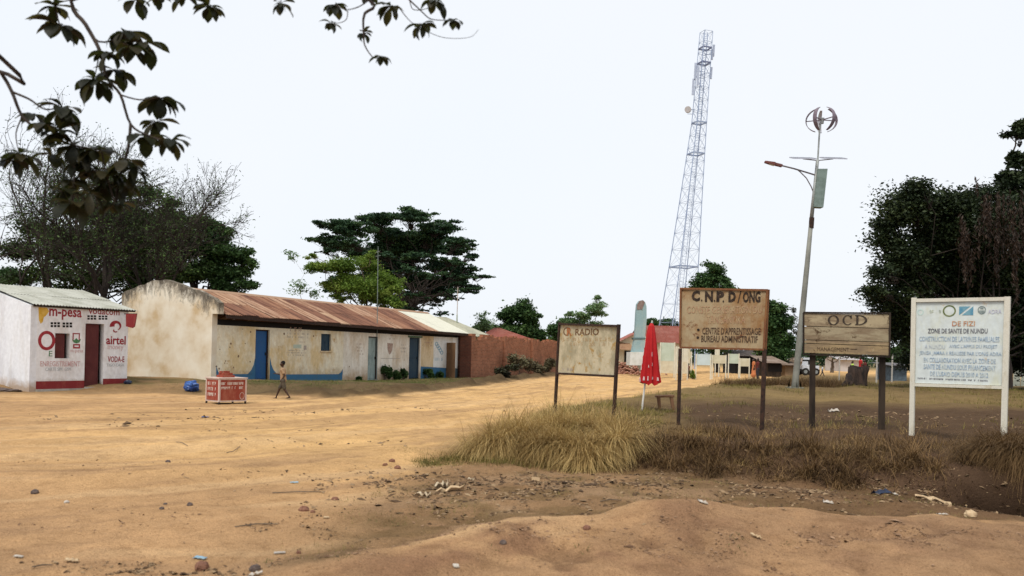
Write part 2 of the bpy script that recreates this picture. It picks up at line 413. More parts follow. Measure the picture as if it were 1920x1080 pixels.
def disc_ring(fac, px, py, rx, ry, irx, iry, mb, d=.004, th=.003, n=28, a0=0, a1=2 * pi, wid=None):
    cu, cv = fac.loc(px, py); eu = abs(fac.loc(px + rx, py)[0] - cu); ev = abs(fac.loc(px, py - ry)[1] - cv)
    iu, iv = eu * irx / rx, ev * iry / ry; P = []; Q = []
    for i in range(n + 1):
        t = a0 + (a1 - a0) * i / n; k = 1 if wid is None else wid(i / n)
        mu, mv = (eu + iu) / 2, (ev + iv) / 2; hu, hv = (eu - iu) / 2 * k, (ev - iv) / 2 * k
        P.append(fac.W(cu + (mu + hu) * cos(t), cv + (mv + hv) * sin(t), d + th)); Q.append(fac.W(cu + (mu - hu) * cos(t), cv + (mv - hv) * sin(t), d + th))
    for i in range(n):
        a, b, c, e = P[i], P[i + 1], Q[i + 1], Q[i]; back = [p - fac.n * th for p in (a, b, c, e)]
        mb.hexa(back + [a, b, c, e])
    return mb
# ------------------------------------------------------------------ terrain: road and ground share one height field
def build_terrain():
    ys = np.concatenate([np.linspace(-40, 3, 22)[:-1], np.geomspace(3, 120, 430)[:-1], np.geomspace(120, 3500, 26)])
    t = np.linspace(-1, 1, 561); us = np.sign(t) * (np.abs(t) * .75 + .85 * np.abs(t) ** 3)
    Yg, Ug = np.meshgrid(ys, us, indexing='ij'); Xg = Ug * (np.maximum(Yg, 0) + 7.0)
    Z = height(Xg, Yg); far = sst(150, 400, Yg); Z = Z * (1 - far)
    n1 = fbm(Xg * .35, Yg * .35, 1); n2 = fbm(Xg * 1.3, Yg * 1.3, 5); n3 = fbm(Xg * 4, Yg * 4, 31)
    td = terr_dist(Xg, Yg) + .5 * n1 + .3 * n2; bd = bank_dist(Xg, Yg) + .25 * n2 + .2 * n3
    sand = np.array([.57, .366, .168]); dirt = np.array([.40, .245, .132]); red = np.array([.23, .130, .075])
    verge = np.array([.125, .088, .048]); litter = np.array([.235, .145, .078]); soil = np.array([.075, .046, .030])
    straw = np.array([.20, .142, .066]); far_c = np.array([.16, .13, .07])
    C = np.empty(Xg.shape + (4,)); C[..., :3] = sand; C[..., 3] = .15
    def lay(w, col, al=None):
        w = np.clip(w, 0, 1)[..., None]; C[..., :3] = C[..., :3] * (1 - w) + col * w
        if al is not None: C[..., 3:] = C[..., 3:] * (1 - w) + al * w
    s = Xg - road_right(Yg)
    lay(sst(15, 7.0, Yg) * .85 + sst(-4, -11, Xg) * .55, dirt, .3)                       # browner towards the camera and to the left
    q = lane(Xg, Yg) + .25 * n1; nq = fbm(q * 1.7, (Xg + Yg) * .12, 61); ng = fbm(q * 5.5, (Xg + Yg) * .35, 67)
    onr = (1 - sst(80, 120, Yg))
    lay(sst(.0, .35, nq + .3 * ng) * .42 * onr, np.array([.285, .180, .105]), .4); lay(sst(.1, .4, -nq + .3 * ng) * .35 * onr, np.array([.60, .42, .24]))
    lay(sst(.1, .35, ng) * .3 * onr, np.array([.25, .155, .09]), .6)
    lay((sst(-.7, .1, td)) * (1 - sst(90, 140, Yg)) * (.55 + .45 * sst(-12, -8, Xg)), verge, .7)
    lay(sst(.8, 2.2, td + n3) * sst(-.1, .25, n2 + n1 * .5) * .6, np.array([.065, .072, .026]), .8)
    lay(np.exp(-((td - .3) / 1.1) ** 2) * sst(-.2, .2, n2 + .5 * n1) * sst(-9, -6, Xg) * .85 * (1 - sst(70, 100, Yg)), np.array([.085, .058, .032]), .8)
    lay(sst(3.2, 4.5, td) * sst(0, .3, -n2 + .4 * n1) * (1 - sst(70, 100, Yg)) * .5, np.array([.24, .16, .09]))
    # litter zone between the near ridge and the bank
    rd = Yg - np.interp(Xg, MX, MY)
    lit = sst(.1, .6, rd + .3 * n2) * sst(1.2, .1, bd) * sst(-2.2, -.9, Xg + .5 * n2) * sst(-.6, .6, Xg - road_right(Yg) + .4 * n1) * sst(18, 13, Yg)
    lay(lit * .95, litter, .9); lay(lit * sst(-.05, .3, fbm(Xg * 1.6, Yg * 1.6, 51)) * .6, np.array([.30, .20, .12]), .6); lay(lit * sst(.0, .3, fbm(Xg * 2.3, Yg * 2.3, 57)) * .5, np.array([.12, .082, .036]), .9); lay(lit * sst(1.0, 4.5, Xg) * .75, np.array([.115, .068, .038]), .9)
    lay(sst(.0, .4, n1 * .6 + .6 * n2 + .4 * n3) * sst(.1, -.3, rd) * sst(-2, -.5, Xg) * .9, red, .5); lay(sst(.2, .5, fbm(Xg * 2.6, Yg * 2.6, 37, 4) * -1) * sst(.1, -.3, rd) * sst(-1.6, .2, Xg) * .7, red * .6, .6); lay(sst(.3, 3.5, Xg + .5 * n2) * sst(.25, 0, rd) * .62, np.array([.265, .168, .098]), .4)
    lay(sst(-.5, 1.5, Xg) * sst(.5, 0, rd) * .22, red); lay(np.exp(-((Yg - 25.2 - .06 * Xg) / .8) ** 2) * sst(7, 10, Xg) * .9, soil * .6)  # trench soil darkened further, with the tree's shade painted into its colour
    rs = sst(.3, 1.1, bd) * (1 - sst(70, 110, Yg))
    lay(rs, straw, .6)
    lay(rs * sst(1.6, 3.6, Xg - .12 * (Yg - 12) + 1.2 * n1) * sst(27, 21, Yg + 2 * n2) * .9, soil, .9)
    lay(rs * sst(6, 10, Xg) * sst(24, 34, Yg) * .45, np.array([.11, .075, .04]), .7)
    lay(sst(-.15, .15, bd) * sst(2.4, 1.6, bd) * sst(.2, 1.4, Xg) * sst(20, 12, Yg) * .9, soil * 1.15, .8); lay(np.exp(-((Xg - 6.2) / 1.1) ** 2 - ((Yg - 10.3) / .6) ** 2), soil * .08)  # soil in the hollow blackened, painting in the shade under the overhang
    lay(sst(110, 180, Yg + 20 * n1), far_c, .5)
    P = np.stack([Xg, Yg, Z], -1).reshape(-1, 3); nx = len(us); ny = len(ys)
    i = np.arange(ny - 1)[:, None] * nx + np.arange(nx - 1)[None]
    Fc = np.stack([i, i + 1, i + nx + 1, i + nx], -1).reshape(-1, 4)
    cen = lambda A: (A[:-1, :-1] + A[1:, 1:] + A[:-1, 1:] + A[1:, :-1]).reshape(-1) / 4
    road = (cen(td) < 0) & (cen(bd) < .25) & (cen(Yg) < 110) & (cen(Yg) > 1) & ~((cen(lit) > .4)) & (cen(rd) < 60) & (cen(Xg) < 40) & (cen(Xg) > -40)
    road &= ~((cen(Xg) > -1.4) & (cen(Yg) < 12))
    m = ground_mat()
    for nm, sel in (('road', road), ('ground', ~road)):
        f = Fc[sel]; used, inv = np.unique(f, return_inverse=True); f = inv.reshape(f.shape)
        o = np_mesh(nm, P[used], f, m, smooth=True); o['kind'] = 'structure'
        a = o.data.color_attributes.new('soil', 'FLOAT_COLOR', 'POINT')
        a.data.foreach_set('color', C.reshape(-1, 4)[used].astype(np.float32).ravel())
build_terrain()

# ------------------------------------------------------------------ shared materials
M = {}
M['black'] = mat('black paint', (.012, .011, .010), (.03, .025, .02), 9)
M['dark'] = mat('dark void', (.012, .010, .009))
M['rustdark'] = mat('dark rusty steel', (.020, .012, .009), (.050, .024, .015), 14, .8, bmp=.3)
M['white'] = worn('old white paint', (.62, .60, .55), (.50, .44, .34), (.20, .12, .06), .55, .68, 4)
M['wood_dark'] = mat('dark weathered timber', (.016, .011, .008), (.042, .029, .020), 5, .9, (1, 1, .2), bmp=.4)
M['steel'] = mat('galvanised steel', (.32, .34, .33), (.24, .25, .24), 7, .55, metal=.3)
M['concrete'] = mat('concrete', (.36, .34, .30), (.26, .24, .20), 5, .95, bmp=.3)

def roof_sheets(A, B, C_, D, n, rows, material, parent, name='roof_sheet', th=.02, waves=9, amp=.018, R=None, lift=.012):
    """corrugated sheets between eave A-B and ridge D-C_, each sheet an object"""
    R = R or random.Random(3); A, B, C_, D = [np.array(p, float) for p in (A, B, C_, D)]
    nrm = np.cross(B - A, D - A); nrm /= np.linalg.norm(nrm)
    if nrm[2] < 0: nrm = -nrm
    out = []
    for r in range(rows):
        r0 = r / rows - (.03 if r else 0); r1 = (r + 1) / rows
        for k in range(n):
            u0 = k / n; u1 = (k + 1) / n + .004; mb = MB(); cols = waves * 4; hh = R.uniform(0, .008) + r * lift + (k % 2) * .004
            e0 = R.uniform(-.012, .004) / max(rows, 1); tw = R.uniform(-.006, .006)
            vs = []
            for top in (0, 1):
                for w in (r0 + (e0 if r == 0 else 0), r1):
                    for c in range(cols + 1):
                        u = u0 + (u1 - u0) * c / cols
                        P = (A * (1 - u) + B * u) * (1 - w) + (D * (1 - u) + C_ * u) * w
                        vs.append(P + nrm * (hh + amp * sin(2 * pi * waves * c / cols) + tw * c / cols - (0 if top else .004)))
            q = cols + 1; fs = []
            for c in range(cols):
                fs.append((2 * q + c, 2 * q + c + 1, 3 * q + c + 1, 3 * q + c)); fs.append((c, q + c, q + c + 1, c + 1))
                fs.append((c, c + 1, 2 * q + c + 1, 2 * q + c))
            mb.add(vs, fs); mm = material[R.randrange(len(material))] if isinstance(material, list) else material
            out.append(part(name, mb, mm, parent, uvdir=(B - A) / np.linalg.norm(B - A)))
    return out

# ------------------------------------------------------------------ long row building
A0 = gz(405, 708, .38); B0 = gz(860, 706, .12)
FR = Fac(A0, B0); GB = Fac(A0, A0 - FR.n)      # front, and gable end seen at its left
LU = FR.L; W2 = 2.35; EAVE_A, EAVE_B = 2.74, 2.60; RIDGE = 3.76
SPL = (.55, (.40, .27, .15))
plaster = worn('cream plaster with ochre stains', (.80, .73, .57), (.68, .52, .29), (.50, .31, .13), .52, .62, .9, .95, (1, 1, .6), SPL, streak=.35)
plaster2 = worn('pale limewash', (.78, .73, .64), (.66, .55, .42), (.5, .36, .24), .53, .64, 1.2, .95, splash=SPL, streak=.4)
plaster3 = worn('yellowed plaster', (.68, .54, .35), (.56, .40, .22), (.36, .2, .1), .5, .62, 1.4, .95, splash=SPL, streak=.4)
plaster4 = worn('fresh white limewash', (.76, .76, .73), (.62, .58, .50), (.5, .4, .3), .55, .68, 1.2, .95, splash=SPL, streak=.3)
blue = worn('blue paint', (.045, .14, .25), (.06, .13, .19), (.28, .22, .14), .56, .69, 3)
teal = worn('faded dark teal paint', (.06, .10, .115), (.10, .10, .085), (.2, .15, .09), .5, .66, 3)
def gable_mat():
    m, nt, b = nodes_of('mouldy gable plaster'); b.inputs['Roughness'].default_value = .95; b.inputs['Specular IOR Level'].default_value = .1
    t = nt.nodes.new('ShaderNodeTexCoord'); sp = nt.nodes.new('ShaderNodeSeparateXYZ'); link(nt, t.outputs['UV'], sp.inputs[0])
    n1 = noise(nt, 1.6, 6, .75, (1, 1, .35)); n2 = noise(nt, 5, 6, .8, (1, 1, .5), dist=.5); n3 = noise(nt, .8, 4, .6)
    # rain mould runs down from the coping: threshold rises with the depth below the coping, stored in the uv map
    ma = nt.nodes.new('ShaderNodeMath'); ma.operation = 'MULTIPLY_ADD'; link(nt, sp.outputs[0], ma.inputs[0]); ma.inputs[1].default_value = -.42
    ad = nt.nodes.new('ShaderNodeMath'); ad.operation = 'ADD'; link(nt, n1, ad.inputs[0]); link(nt, n2, ad.inputs[1])
    link(nt, ad.outputs[0], ma.inputs[2])
    f = ramp(nt, ma.outputs[0], [(.74, (0, 0, 0)), (1.0, (1, 1, 1))])
    base = ramp(nt, n3, [(.35, (.70, .64, .53)), (.52, (.62, .53, .40)), (.66, (.50, .37, .22))])
    mould = ramp(nt, n2, [(.40, (.035, .030, .026)), (.66, (.22, .185, .14))])
    link(nt, mix(nt, f, base, mould), b.inputs['Base Color']); bump(nt, b, n2, .3, .01); return m

row = thing('row_house', 'long low cream plastered building with a rusty iron roof and blue painted foot', 'building', (A0[0], A0[1], .2))
def holes_of(lst): return [FR.rect(*q) for q in lst]
DOOR1 = (478.5, 618, 505, 713); WIN = (602, 626, 621, 658); DOOR2 = (690, 631, 708, 707); DOOR3 = (767, 633, 787, 705); DOOR4 = (837, 642.5, 848, 706)
h1, hw, h2, h3, h4 = holes_of([DOOR1, WIN, DOOR2, DOOR3, DOOR4])
def floorz(u): return hz(*(FR.W(u, 0)[:2])) - .25
def dfix(h): return (h[0], h[1], -.2, h[3])
s1 = FR.loc(643, 690)[0]; s2 = FR.loc(788.5, 690)[0]; s3 = FR.loc(812, 690)[0]
vtop = 2.34
for a, b, mm, hs in ((0.0, s1, plaster, [dfix(h1), hw]), (s1, s2, plaster2, [dfix(h2), dfix(h3)]), (s2, s3, plaster3, []), (s3, LU, plaster4, [dfix(h4)])):
    mb = MB(); FR.wall(mb, a, b, -.2, vtop, .2, hs); part('front_wall', mb, mm, row)
mb = MB(); FR.box(mb, 0, LU, -.2, vtop, -W2 * 2, -W2 * 2 + .2); part('rear_wall', mb, plaster, row)
# end gable with stepped parapet
prof = [(0, -.2), (0, 2.70), (-.28, 2.74), (-.30, 3.16), (-.05, 3.31), (.30, 3.45), (.63, 3.56), (1.1, 3.70), (1.6, 3.83), (2.12, 3.955), (2.45, 4.03), (2.75, 4.00),
        (2.96, 4.01), (3.4, 3.90), (4.09, 3.74), (4.45, 3.62), (4.7, 3.52), (4.7, -.2)]
rr = random.Random(5); pp = []
for (a, b), (c, d) in zip(prof, prof[1:]):
    pp.append((a, b))
    if b > 2.5 and d > 2.5:
        for t in (.33, .66): pp.append((a + (c - a) * t + rr.uniform(-.02, .02), b + (d - b) * t + rr.uniform(-.03, .02)))
pp.append(prof[-1])
mb = MB(); mb.poly([GB.W(a, b, .003) for a, b in reversed(pp)], GB.n, .26)
gw = part('gable_wall', mb, gable_mat(), row)
me = gw.data; uvl = me.uv_layers.new(name='uv'); top_s = [p[0] for p in prof[3:-1]]; top_v = [p[1] for p in prof[3:-1]]
# triangulated fan is fine for the outline, but the mould needs a map that varies inside: cut the wall into strips
bm_v = []; bpy.data.objects.remove(gw)
mb = MB(); uvs = []
ss = np.linspace(-.30, 4.7, 41)
def topv(s): return float(np.interp(s, top_s, top_v)) + .05 * float(vn(s * 4, 3.1, 4)) + .03 * float(vn(s * 11, 1.7, 8))
ssx = [(-.30, -.0, 2.74)] + [(0, 4.7, -.2)]
def strip(sa, sb, lo):
    ta, tb = topv(sa), topv(sb); lv = 12
    for k in range(lv):
        va0, va1 = lo + (ta - lo) * (k / lv), lo + (ta - lo) * ((k + 1) / lv); vb0, vb1 = lo + (tb - lo) * (k / lv), lo + (tb - lo) * ((k + 1) / lv)
        mb.add([GB.W(sa, va0), GB.W(sb, vb0), GB.W(sb, vb1), GB.W(sa, va1)], [(0, 1, 2, 3)]); uvs.extend([ta - va0, tb - vb0, tb - vb1, ta - va1])
        mb.add([GB.W(sa, va0, -.26), GB.W(sb, vb0, -.26), GB.W(sb, vb1, -.26), GB.W(sa, va1, -.26)], [(3, 2, 1, 0)]); uvs.extend([ta - va1, tb - vb1, tb - vb0, ta - va0])
    mb.add([GB.W(sa, ta), GB.W(sb, tb), GB.W(sb, tb, -.26), GB.W(sa, ta, -.26)], [(0, 1, 2, 3)]); uvs.extend([0, 0, 0, 0])
edges = [-.30, -.2, -.1, 0.0] + list(np.linspace(0, 4.7, 36)[1:])
for a, b in zip(edges, edges[1:]): strip(a, b, 2.74 if b <= .001 else -.2)
for s_, lo, hi in ((-.30, 2.74, topv(-.30)), (0.0, -.2, 2.74), (4.7, -.2, topv(4.7))):
    q = [GB.W(s_, lo), GB.W(s_, hi), GB.W(s_, hi, -.26), GB.W(s_, lo, -.26)]; mb.add(q, [(0, 1, 2, 3)]); uvs.extend([topv(s_) - lo, topv(s_) - hi, topv(s_) - hi, topv(s_) - lo])
mb.add([GB.W(-.30, 2.74), GB.W(0, 2.74), GB.W(0, 2.74, -.26), GB.W(-.3, 2.74, -.26)], [(0, 1, 2, 3)]); uvs.extend([.5] * 4)
gw = part('gable_wall', mb, bpy.data.materials['mouldy gable plaster'], row, label='mouldy stained gable end with rounded parapet')
uvl = gw.data.uv_layers.new(name='uv')
uvl.data.foreach_set('uv', np.stack([np.array(uvs), np.zeros(len(uvs))], 1).astype(np.float32).ravel())
# far gable end
mb = MB(); mb.poly([FR.W(LU - .002, v, -w) for w, v in ((0.22, -.2), (4.48, -.2), (4.48, 2.5), (W2, 3.62), (.22, 2.5))], FR.u, .2); part('end_wall', mb, plaster3, row)
# painted foot of the walls: a thin coat standing 3 mm proud
def foot_strip(fac, x0, y0, x1, y1, yb, mm, nm='painted_foot', d=.004):
    mb = MB(); a = fac.loc(x0, y0); b = fac.loc(x1, y1)
    mb.hexa([fac.W(a[0], -.2, d), fac.W(b[0], -.2, d), fac.W(b[0], -.2, 0.0005), fac.W(a[0], -.2, 0.0005), fac.W(a[0], a[1], d), fac.W(b[0], b[1], d), fac.W(b[0], b[1], .0005), fac.W(a[0], a[1], .0005)])
    return part(nm, mb, mm, row)
foot_strip(FR, 405.5, 702, 478, 701, 0, blue); foot_strip(FR, 505.5, 702, 642, 701.5, 0, blue)
foot_strip(FR, 788.8, 687, 836.5, 690, 0, blue); foot_strip(FR, 848.5, 690, 859.5, 691, 0, teal)
for (pts) in ([(464, 702), (478.2, 702), (478.2, 672), (475.5, 684), (471, 694)], [(505.8, 702), (520, 702), (513, 694), (509, 684), (505.8, 668)], [(405.5, 702), (414, 702), (409, 697), (405.5, 686)], [(634, 702), (642.5, 702), (642.5, 692), (639, 698)]):
    mb = MB(); mb.poly([FR.W(*FR.loc(x, y), .004) for x, y in pts], FR.n, .0035); part('painted_foot', mb, blue, row)
mb = MB()
for i in range(12):
    a, b = 4.69 * i / 12, 4.69 * (i + 1) / 12; ha = .74 + .0 * i
    mb.hexa([GB.W(a, -.2, .006), GB.W(b, -.2, .006), GB.W(b, -.2, .001), GB.W(a, -.2, .001), GB.W(a, ha - .012 * i, .006), GB.W(b, ha - .012 * (i + 1), .006), GB.W(b, ha - .012 * (i + 1), .001), GB.W(a, ha - .012 * i, .001)])
part('painted_foot', mb, teal, row, label='dark teal painted foot of the gable end')
# doors and window
def leaf_door(h, mm, rec=.1, fr=.05, fm=None, panels=2, nm='door', du=0, handle=True):
    mb = MB(); u0, u1, v0, v1 = h; v0 = floorz((u0 + u1) / 2) + .28
    FR.box(mb, u0 + fr, u1 - fr, v0, v1 - fr, -rec - .04, -rec)
    dm = part(nm, mb, mm, row); H = (v1 - v0 - fr)
    mb = MB()
    for k in range(panels):
        a = v0 + .08 + k * (H - .1) / panels; FR.box(mb, u0 + fr + .08, u1 - fr - .08, a, a + (H - .1) / panels - .10, -rec + .001, -rec + .018)
    part('panel', mb, mm, dm)
    if handle: mb = MB(); FR.box(mb, u1 - fr - .10, u1 - fr - .07, v0 + 1.0, v0 + 1.12, -rec + .0185, -rec + .05); part('handle', mb, M['black'], dm)
    mb = MB()
    for a, b, c, d in ((u0 + .002, u0 + fr - .001, v0, v1 - .002), (u1 - fr + .001, u1 - .002, v0, v1 - .002), (u0 + fr, u1 - fr, v1 - fr + .001, v1 - .002)): FR.box(mb, a, b, c, d, -rec - .06, -rec + .05)
    part('door_frame', mb, fm or M['rustdark'], dm); return dm
bluedoor = worn('bright blue door paint', (.018, .085, .235), (.02, .09, .2), (.05, .06, .08), .56, .7, 2, .6)
greydoor = worn('pale green door paint', (.30, .37, .35), (.2, .26, .25), (.15, .12, .09), .52, .66, 3, .7)
navy = worn('dark navy door paint', (.02, .045, .075), (.035, .06, .08), (.06, .05, .04), .5, .66, 3, .7)
brownd = worn('brown timber door', (.13, .07, .035), (.18, .1, .05), (.07, .04, .03), .5, .66, 3, .8)
leaf_door(h1, bluedoor, .12, panels=1).__setitem__('label', 'bright blue wooden door')
leaf_door(h2, greydoor, .10, panels=3).__setitem__('label', 'pale green door of three panels')
leaf_door(h3, navy, .12, panels=2, fm=navy).__setitem__('label', 'dark navy door under a green lintel')
leaf_door(h4, brownd, .12, panels=1).__setitem__('label', 'narrow brown door at the far end')
mb = MB(); a = FR.loc(836.5, 646); b = FR.loc(833, 707)
mb.hexa([FR.W(h4[0], .05, .02), FR.W(h4[0] - .1, .05, .62), FR.W(h4[0] - .14, .05, .62), FR.W(h4[0] - .04, .05, .02), FR.W(h4[0], h4[3], .02), FR.W(h4[0] - .1, h4[3], .62), FR.W(h4[0] - .14, h4[3], .62), FR.W(h4[0] - .04, h4[3], .02)])
part('shutter', mb, brownd, row, label='open brown door leaf')
mb = MB(); FR.box(mb, h3[0] - .14, h3[1] + .16, h3[3] + .004, h3[3] + .09, -.1, .05); part('lintel', mb, mat('green lintel', (.06, .12, .07), (.1, .15, .09), 8), row)
wmb = MB(); u0, u1, v0, v1 = hw
for a, b, c, d in ((u0 + .01, u0 + .05, v0 + .01, v1 - .01), (u1 - .05, u1 - .01, v0 + .01, v1 - .01), (u0 + .051, u1 - .051, v0 + .01, v0 + .05), (u0 + .051, u1 - .051, v1 - .05, v1 - .01)): FR.box(wmb, a, b, c, d, -.14, -.08)
win = part('window', wmb, navy, row, label='small window with dark blue shutters')
for k, (a, b) in enumerate(((u0 + .052, (u0 + u1) / 2 - .004), ((u0 + u1) / 2 + .004, u1 - .052))):
    mb = MB(); FR.box(mb, a, b, v0 + .052, v1 - .052, -.13, -.10); FR.box(mb, a + .03, b - .03, (v0 + v1) / 2 - .02, (v0 + v1) / 2 + .02, -.0995, -.085); part('shutter', mb, navy, win)
mb = MB(); FR.box(mb, u0 - .04, u1 + .05, v0 - .06, v0 - .002, -.1, .05); part('sill', mb, plaster3, win)
# holes knocked in the plaster
mb = MB(); rr = random.Random(9)
for x, y in ((438, 689), (421, 681), (423, 677), (455, 617), (470, 622), (411, 691), (433, 644), (431, 651), (460, 644), (405.8, 687), (469, 678), (533, 626), (588, 630), (655, 687), (412, 655), (447, 668)):
    r = rr.uniform(.022, .055); u, v = FR.loc(x, y); n = 7
    mb.poly([FR.W(u + r * rr.uniform(.6, 1.3) * cos(2 * pi * k / n), v + r * rr.uniform(.6, 1.2) * sin(2 * pi * k / n), .0025) for k in range(n)], FR.n, .002)
part('chipped_plaster', mb, mat('exposed mud brick', (.13, .08, .05), (.2, .12, .07), 20), row, kind='stuff')
# faded writing and emblems on the wall
ink = mat('faded grey-brown lettering', (.30, .25, .22), (.42, .36, .30), 12); ink2 = mat('faded red-brown lettering', (.32, .19, .15), (.45, .36, .28), 12)
inkb = mat('faded blue paint', (.20, .34, .44), (.34, .44, .48), 9)
scribble(FR, 543, 614, 572, 624, 1, ink2, row, 3, hfrac=.8); scribble(FR, 537, 624, 579, 637, 2, ink, row, 4)
mb = MB(); FR.pbox(mb, 550, 646, 565, 653, .0005, .004); part('painted_map', mb, mat('faded green paint', (.38, .46, .38), (.48, .50, .40), 14), row)
mb = MB(); FR.pbox(mb, 569.5, 648, 574.5, 656, .0005, .004); part('painted_block', mb, ink, row)
scribble(FR, 551, 640, 575, 645, 1, ink2, row, 5); scribble(FR, 537, 656, 576, 669, 3, ink, row, 6)
scribble(FR, 668, 644, 682, 668, 4, ink2, row, 7); scribble(FR, 729, 627, 740, 640, 2, ink2, row, 8); scribble(FR, 751, 645, 762, 664, 3, ink, row, 10)
mb = MB(); mb.poly([FR.W(*FR.loc(x, y), .004) for x, y in ((726, 643), (726.5, 655), (728.5, 662), (730.5, 665), (733, 662), (735.5, 656), (737, 644))], FR.n, .0035)
part('painted_emblem', mb, mat('brown emblem paint', (.30, .20, .16), (.40, .30, .24), 12), row, label='faded brown shield painted on the wall')
mb = MB(); FR.pbox(mb, 714, 671.7, 750, 672.6, .0005, .004); part('painted_line', mb, ink, row)
scribble(FR, 791, 635, 811, 652, 3, ink2, row, 11)
mb = MB()
for k in range(5):
    disc_ring(FR, 818.5 + k * 2.4, 645 + k * 4.0, 3.0, 4.2, 1.5, 2.4, mb, .0005, .003, 12)
part('painted_emblem', mb, inkb, row, label='blue emblem painted slantwise on the white wall'); scribble(FR, 814, 671, 832, 678, 1, inkb, row, 12, hfrac=.8)
# roof: rafters, then sheets
EV0 = -.28; ove = .42
rustM = [worn('rusty corrugated iron %d' % k, b_, d_, r_, .47, .56, 1.3, .75, uv=(2.6, .5, 1)) for k, (b_, d_, r_) in enumerate((
    ((.165, .072, .042), (.31, .165, .10), (.075, .036, .027)), ((.115, .050, .033), (.22, .105, .065), (.06, .03, .024)), ((.20, .095, .055), (.42, .27, .18), (.10, .05, .035))))]
rust_light = worn('bare patch of corrugated iron', (.42, .28, .18), (.24, .12, .07), (.14, .07, .045), .5, .58, 1.3, .7, uv=(2.6, .5, 1))
paleM = worn('pale galvanised corrugated sheet', (.56, .55, .46), (.44, .43, .36), (.33, .26, .18), .58, .68, 1.0, .5)
def rp(u, w, dz=0):
    t = u / LU; ev = EAVE_A * (1 - t) + EAVE_B * t; z = ev + (RIDGE - ev) * min(w + ove, 2 * W2 + ove - w) / (W2 + ove)
    return FR.W(u, z + dz, -w)
UR = 15.75; Ue = LU + .35
seg = [0.02 + (UR - .02) * k / 18 for k in range(19)]
rnd = random.Random(21)
for k in range(18):
    a, b = seg[k], seg[k + 1]; mm = rust_light if k in (1, 2, 8) and rnd.random() < .8 else rustM[rnd.randrange(3)]
    lowz = rnd.uniform(-.03, .02)
    P = [rp(a, -ove), rp(b, -ove), rp(b, W2), rp(a, W2)]
    P[0] = P[0] + np.array([0, 0, lowz]); P[1] = P[1] + np.array([0, 0, lowz + rnd.uniform(-.01, .01)])
    roof_sheets(*P, 1, 2, [mm, rustM[rnd.randrange(3)]], row, R=rnd, amp=.02)
    roof_sheets(rp(b, 2 * W2 + ove - .0), rp(a, 2 * W2 + ove), rp(a, W2), rp(b, W2), 1, 1, mm, row, R=rnd)
for k in range(4):
    a = UR + (Ue - UR) * k / 4; b = UR + (Ue - UR) * (k + 1) / 4
    roof_sheets(rp(a, -ove), rp(b, -ove), rp(b, W2), rp(a, W2), 1, 1, paleM, row, R=rnd)
    roof_sheets(rp(b, 2 * W2 + ove), rp(a, 2 * W2 + ove), rp(a, W2), rp(b, W2), 1, 1, paleM, row, R=rnd)
mb = MB()
for a, b in zip(seg[:-1] + [UR], seg[1:] + [Ue - .0]):
    q = [rp(a, W2 - .16, .03), rp(b, W2 - .16, .03), rp(b, W2 + .16, .03), rp(a, W2 + .16, .03)]; t0, t1 = rp(a, W2, .065), rp(b, W2, .065)
    mb.add([q[0], q[1], t1, t0], [(0, 1, 2, 3)]); mb.add([t0, t1, q[2], q[3]], [(0, 1, 2, 3)])
part('ridge_cap', mb, rust_light, row)
for k in range(20):
    u = .3 + (LU - .5) * k / 19; mb = MB(); mb.bar(rp(u, -ove + .06, -.10), rp(u, W2 - .05, -.10), .06, .10); part('rafter', mb, M['wood_dark'], row)
mb = MB(); mb.bar(rp(.02, -ove + .03, -.085), rp(UR, -ove + .03, -.085), .03, .15); mb.bar(rp(UR, -ove + .03, -.085), rp(Ue - .05, -ove + .03, -.085), .03, .15); part('fascia', mb, M['rustdark'], row)
mb = MB(); FR.box(mb, 0.02, LU - .02, vtop + .002, 2.56, -.19, -.06); part('eave_shade_band', mb, M['dark'], row)  # near-black band in the gap paints in the shade under the eave

# ------------------------------------------------------------------ painted kiosk shop at the left
SA = gz(67, 725, .2); ang = radians(58)
SF = Fac(SA, SA + np.array([cos(ang), sin(ang), 0])); SG = Fac(SA, SA - SF.n)
SW = 3.0; SR = 3.38; SE = 2.71; SL = 3.02
SP2 = (.30, (.36, .25, .16))
shopw = worn('white painted render', (.74, .74, .75), (.62, .58, .56), (.50, .38, .28), .56, .68, 1.0, .8, splash=SP2, streak=.25)
redp = worn('dark red paint', (.20, .022, .024), (.24, .05, .04), (.3, .15, .1), .56, .72, 4, .7)
darkred = mat('maroon door paint', (.075, .013, .013), (.095, .020, .018), 3, .6)
redi = mat('red lettering paint', (.22, .012, .022), (.30, .035, .04), 9, .7); greyi = mat('grey lettering paint', (.30, .34, .36), (.42, .42, .42), 12)
palered = mat('worn red lettering', (.48, .26, .26), (.55, .42, .42), 12); green = mat('green paint', (.05, .16, .06), (.1, .2, .1), 9); yell = mat('ochre yellow paint', (.52, .30, .03), (.60, .38, .08), 5)
shop = thing('kiosk_shop', 'small white shop with dark red door and red painted adverts for mobile money', 'shop', (SA[0], SA[1], .15))
sd = SF.rect(159, 607, 194, 726); sd = (sd[0], sd[1], -.1, sd[3]); sw_ = SF.rect(103, 625, 130.5, 672)
mb = MB(); SF.wall(mb, 0, SL, -.1, SE - .06, .2, [sd, sw_]); part('front_wall', mb, shopw, shop)
mb = MB(); mb.poly([SG.W(a, b, .002) for a, b in ((2 * SW, -.1), (2 * SW, SE - .06), (SW, SR - .07), (.002, SE - .06), (.002, -.1))][::-1], SG.n, .2); part('gable_wall', mb, worn('white limewashed side wall', (.72, .74, .78), (.62, .63, .67), (.5, .45, .4), .54, .7, 1, .8, splash=SP2, streak=.25), shop)
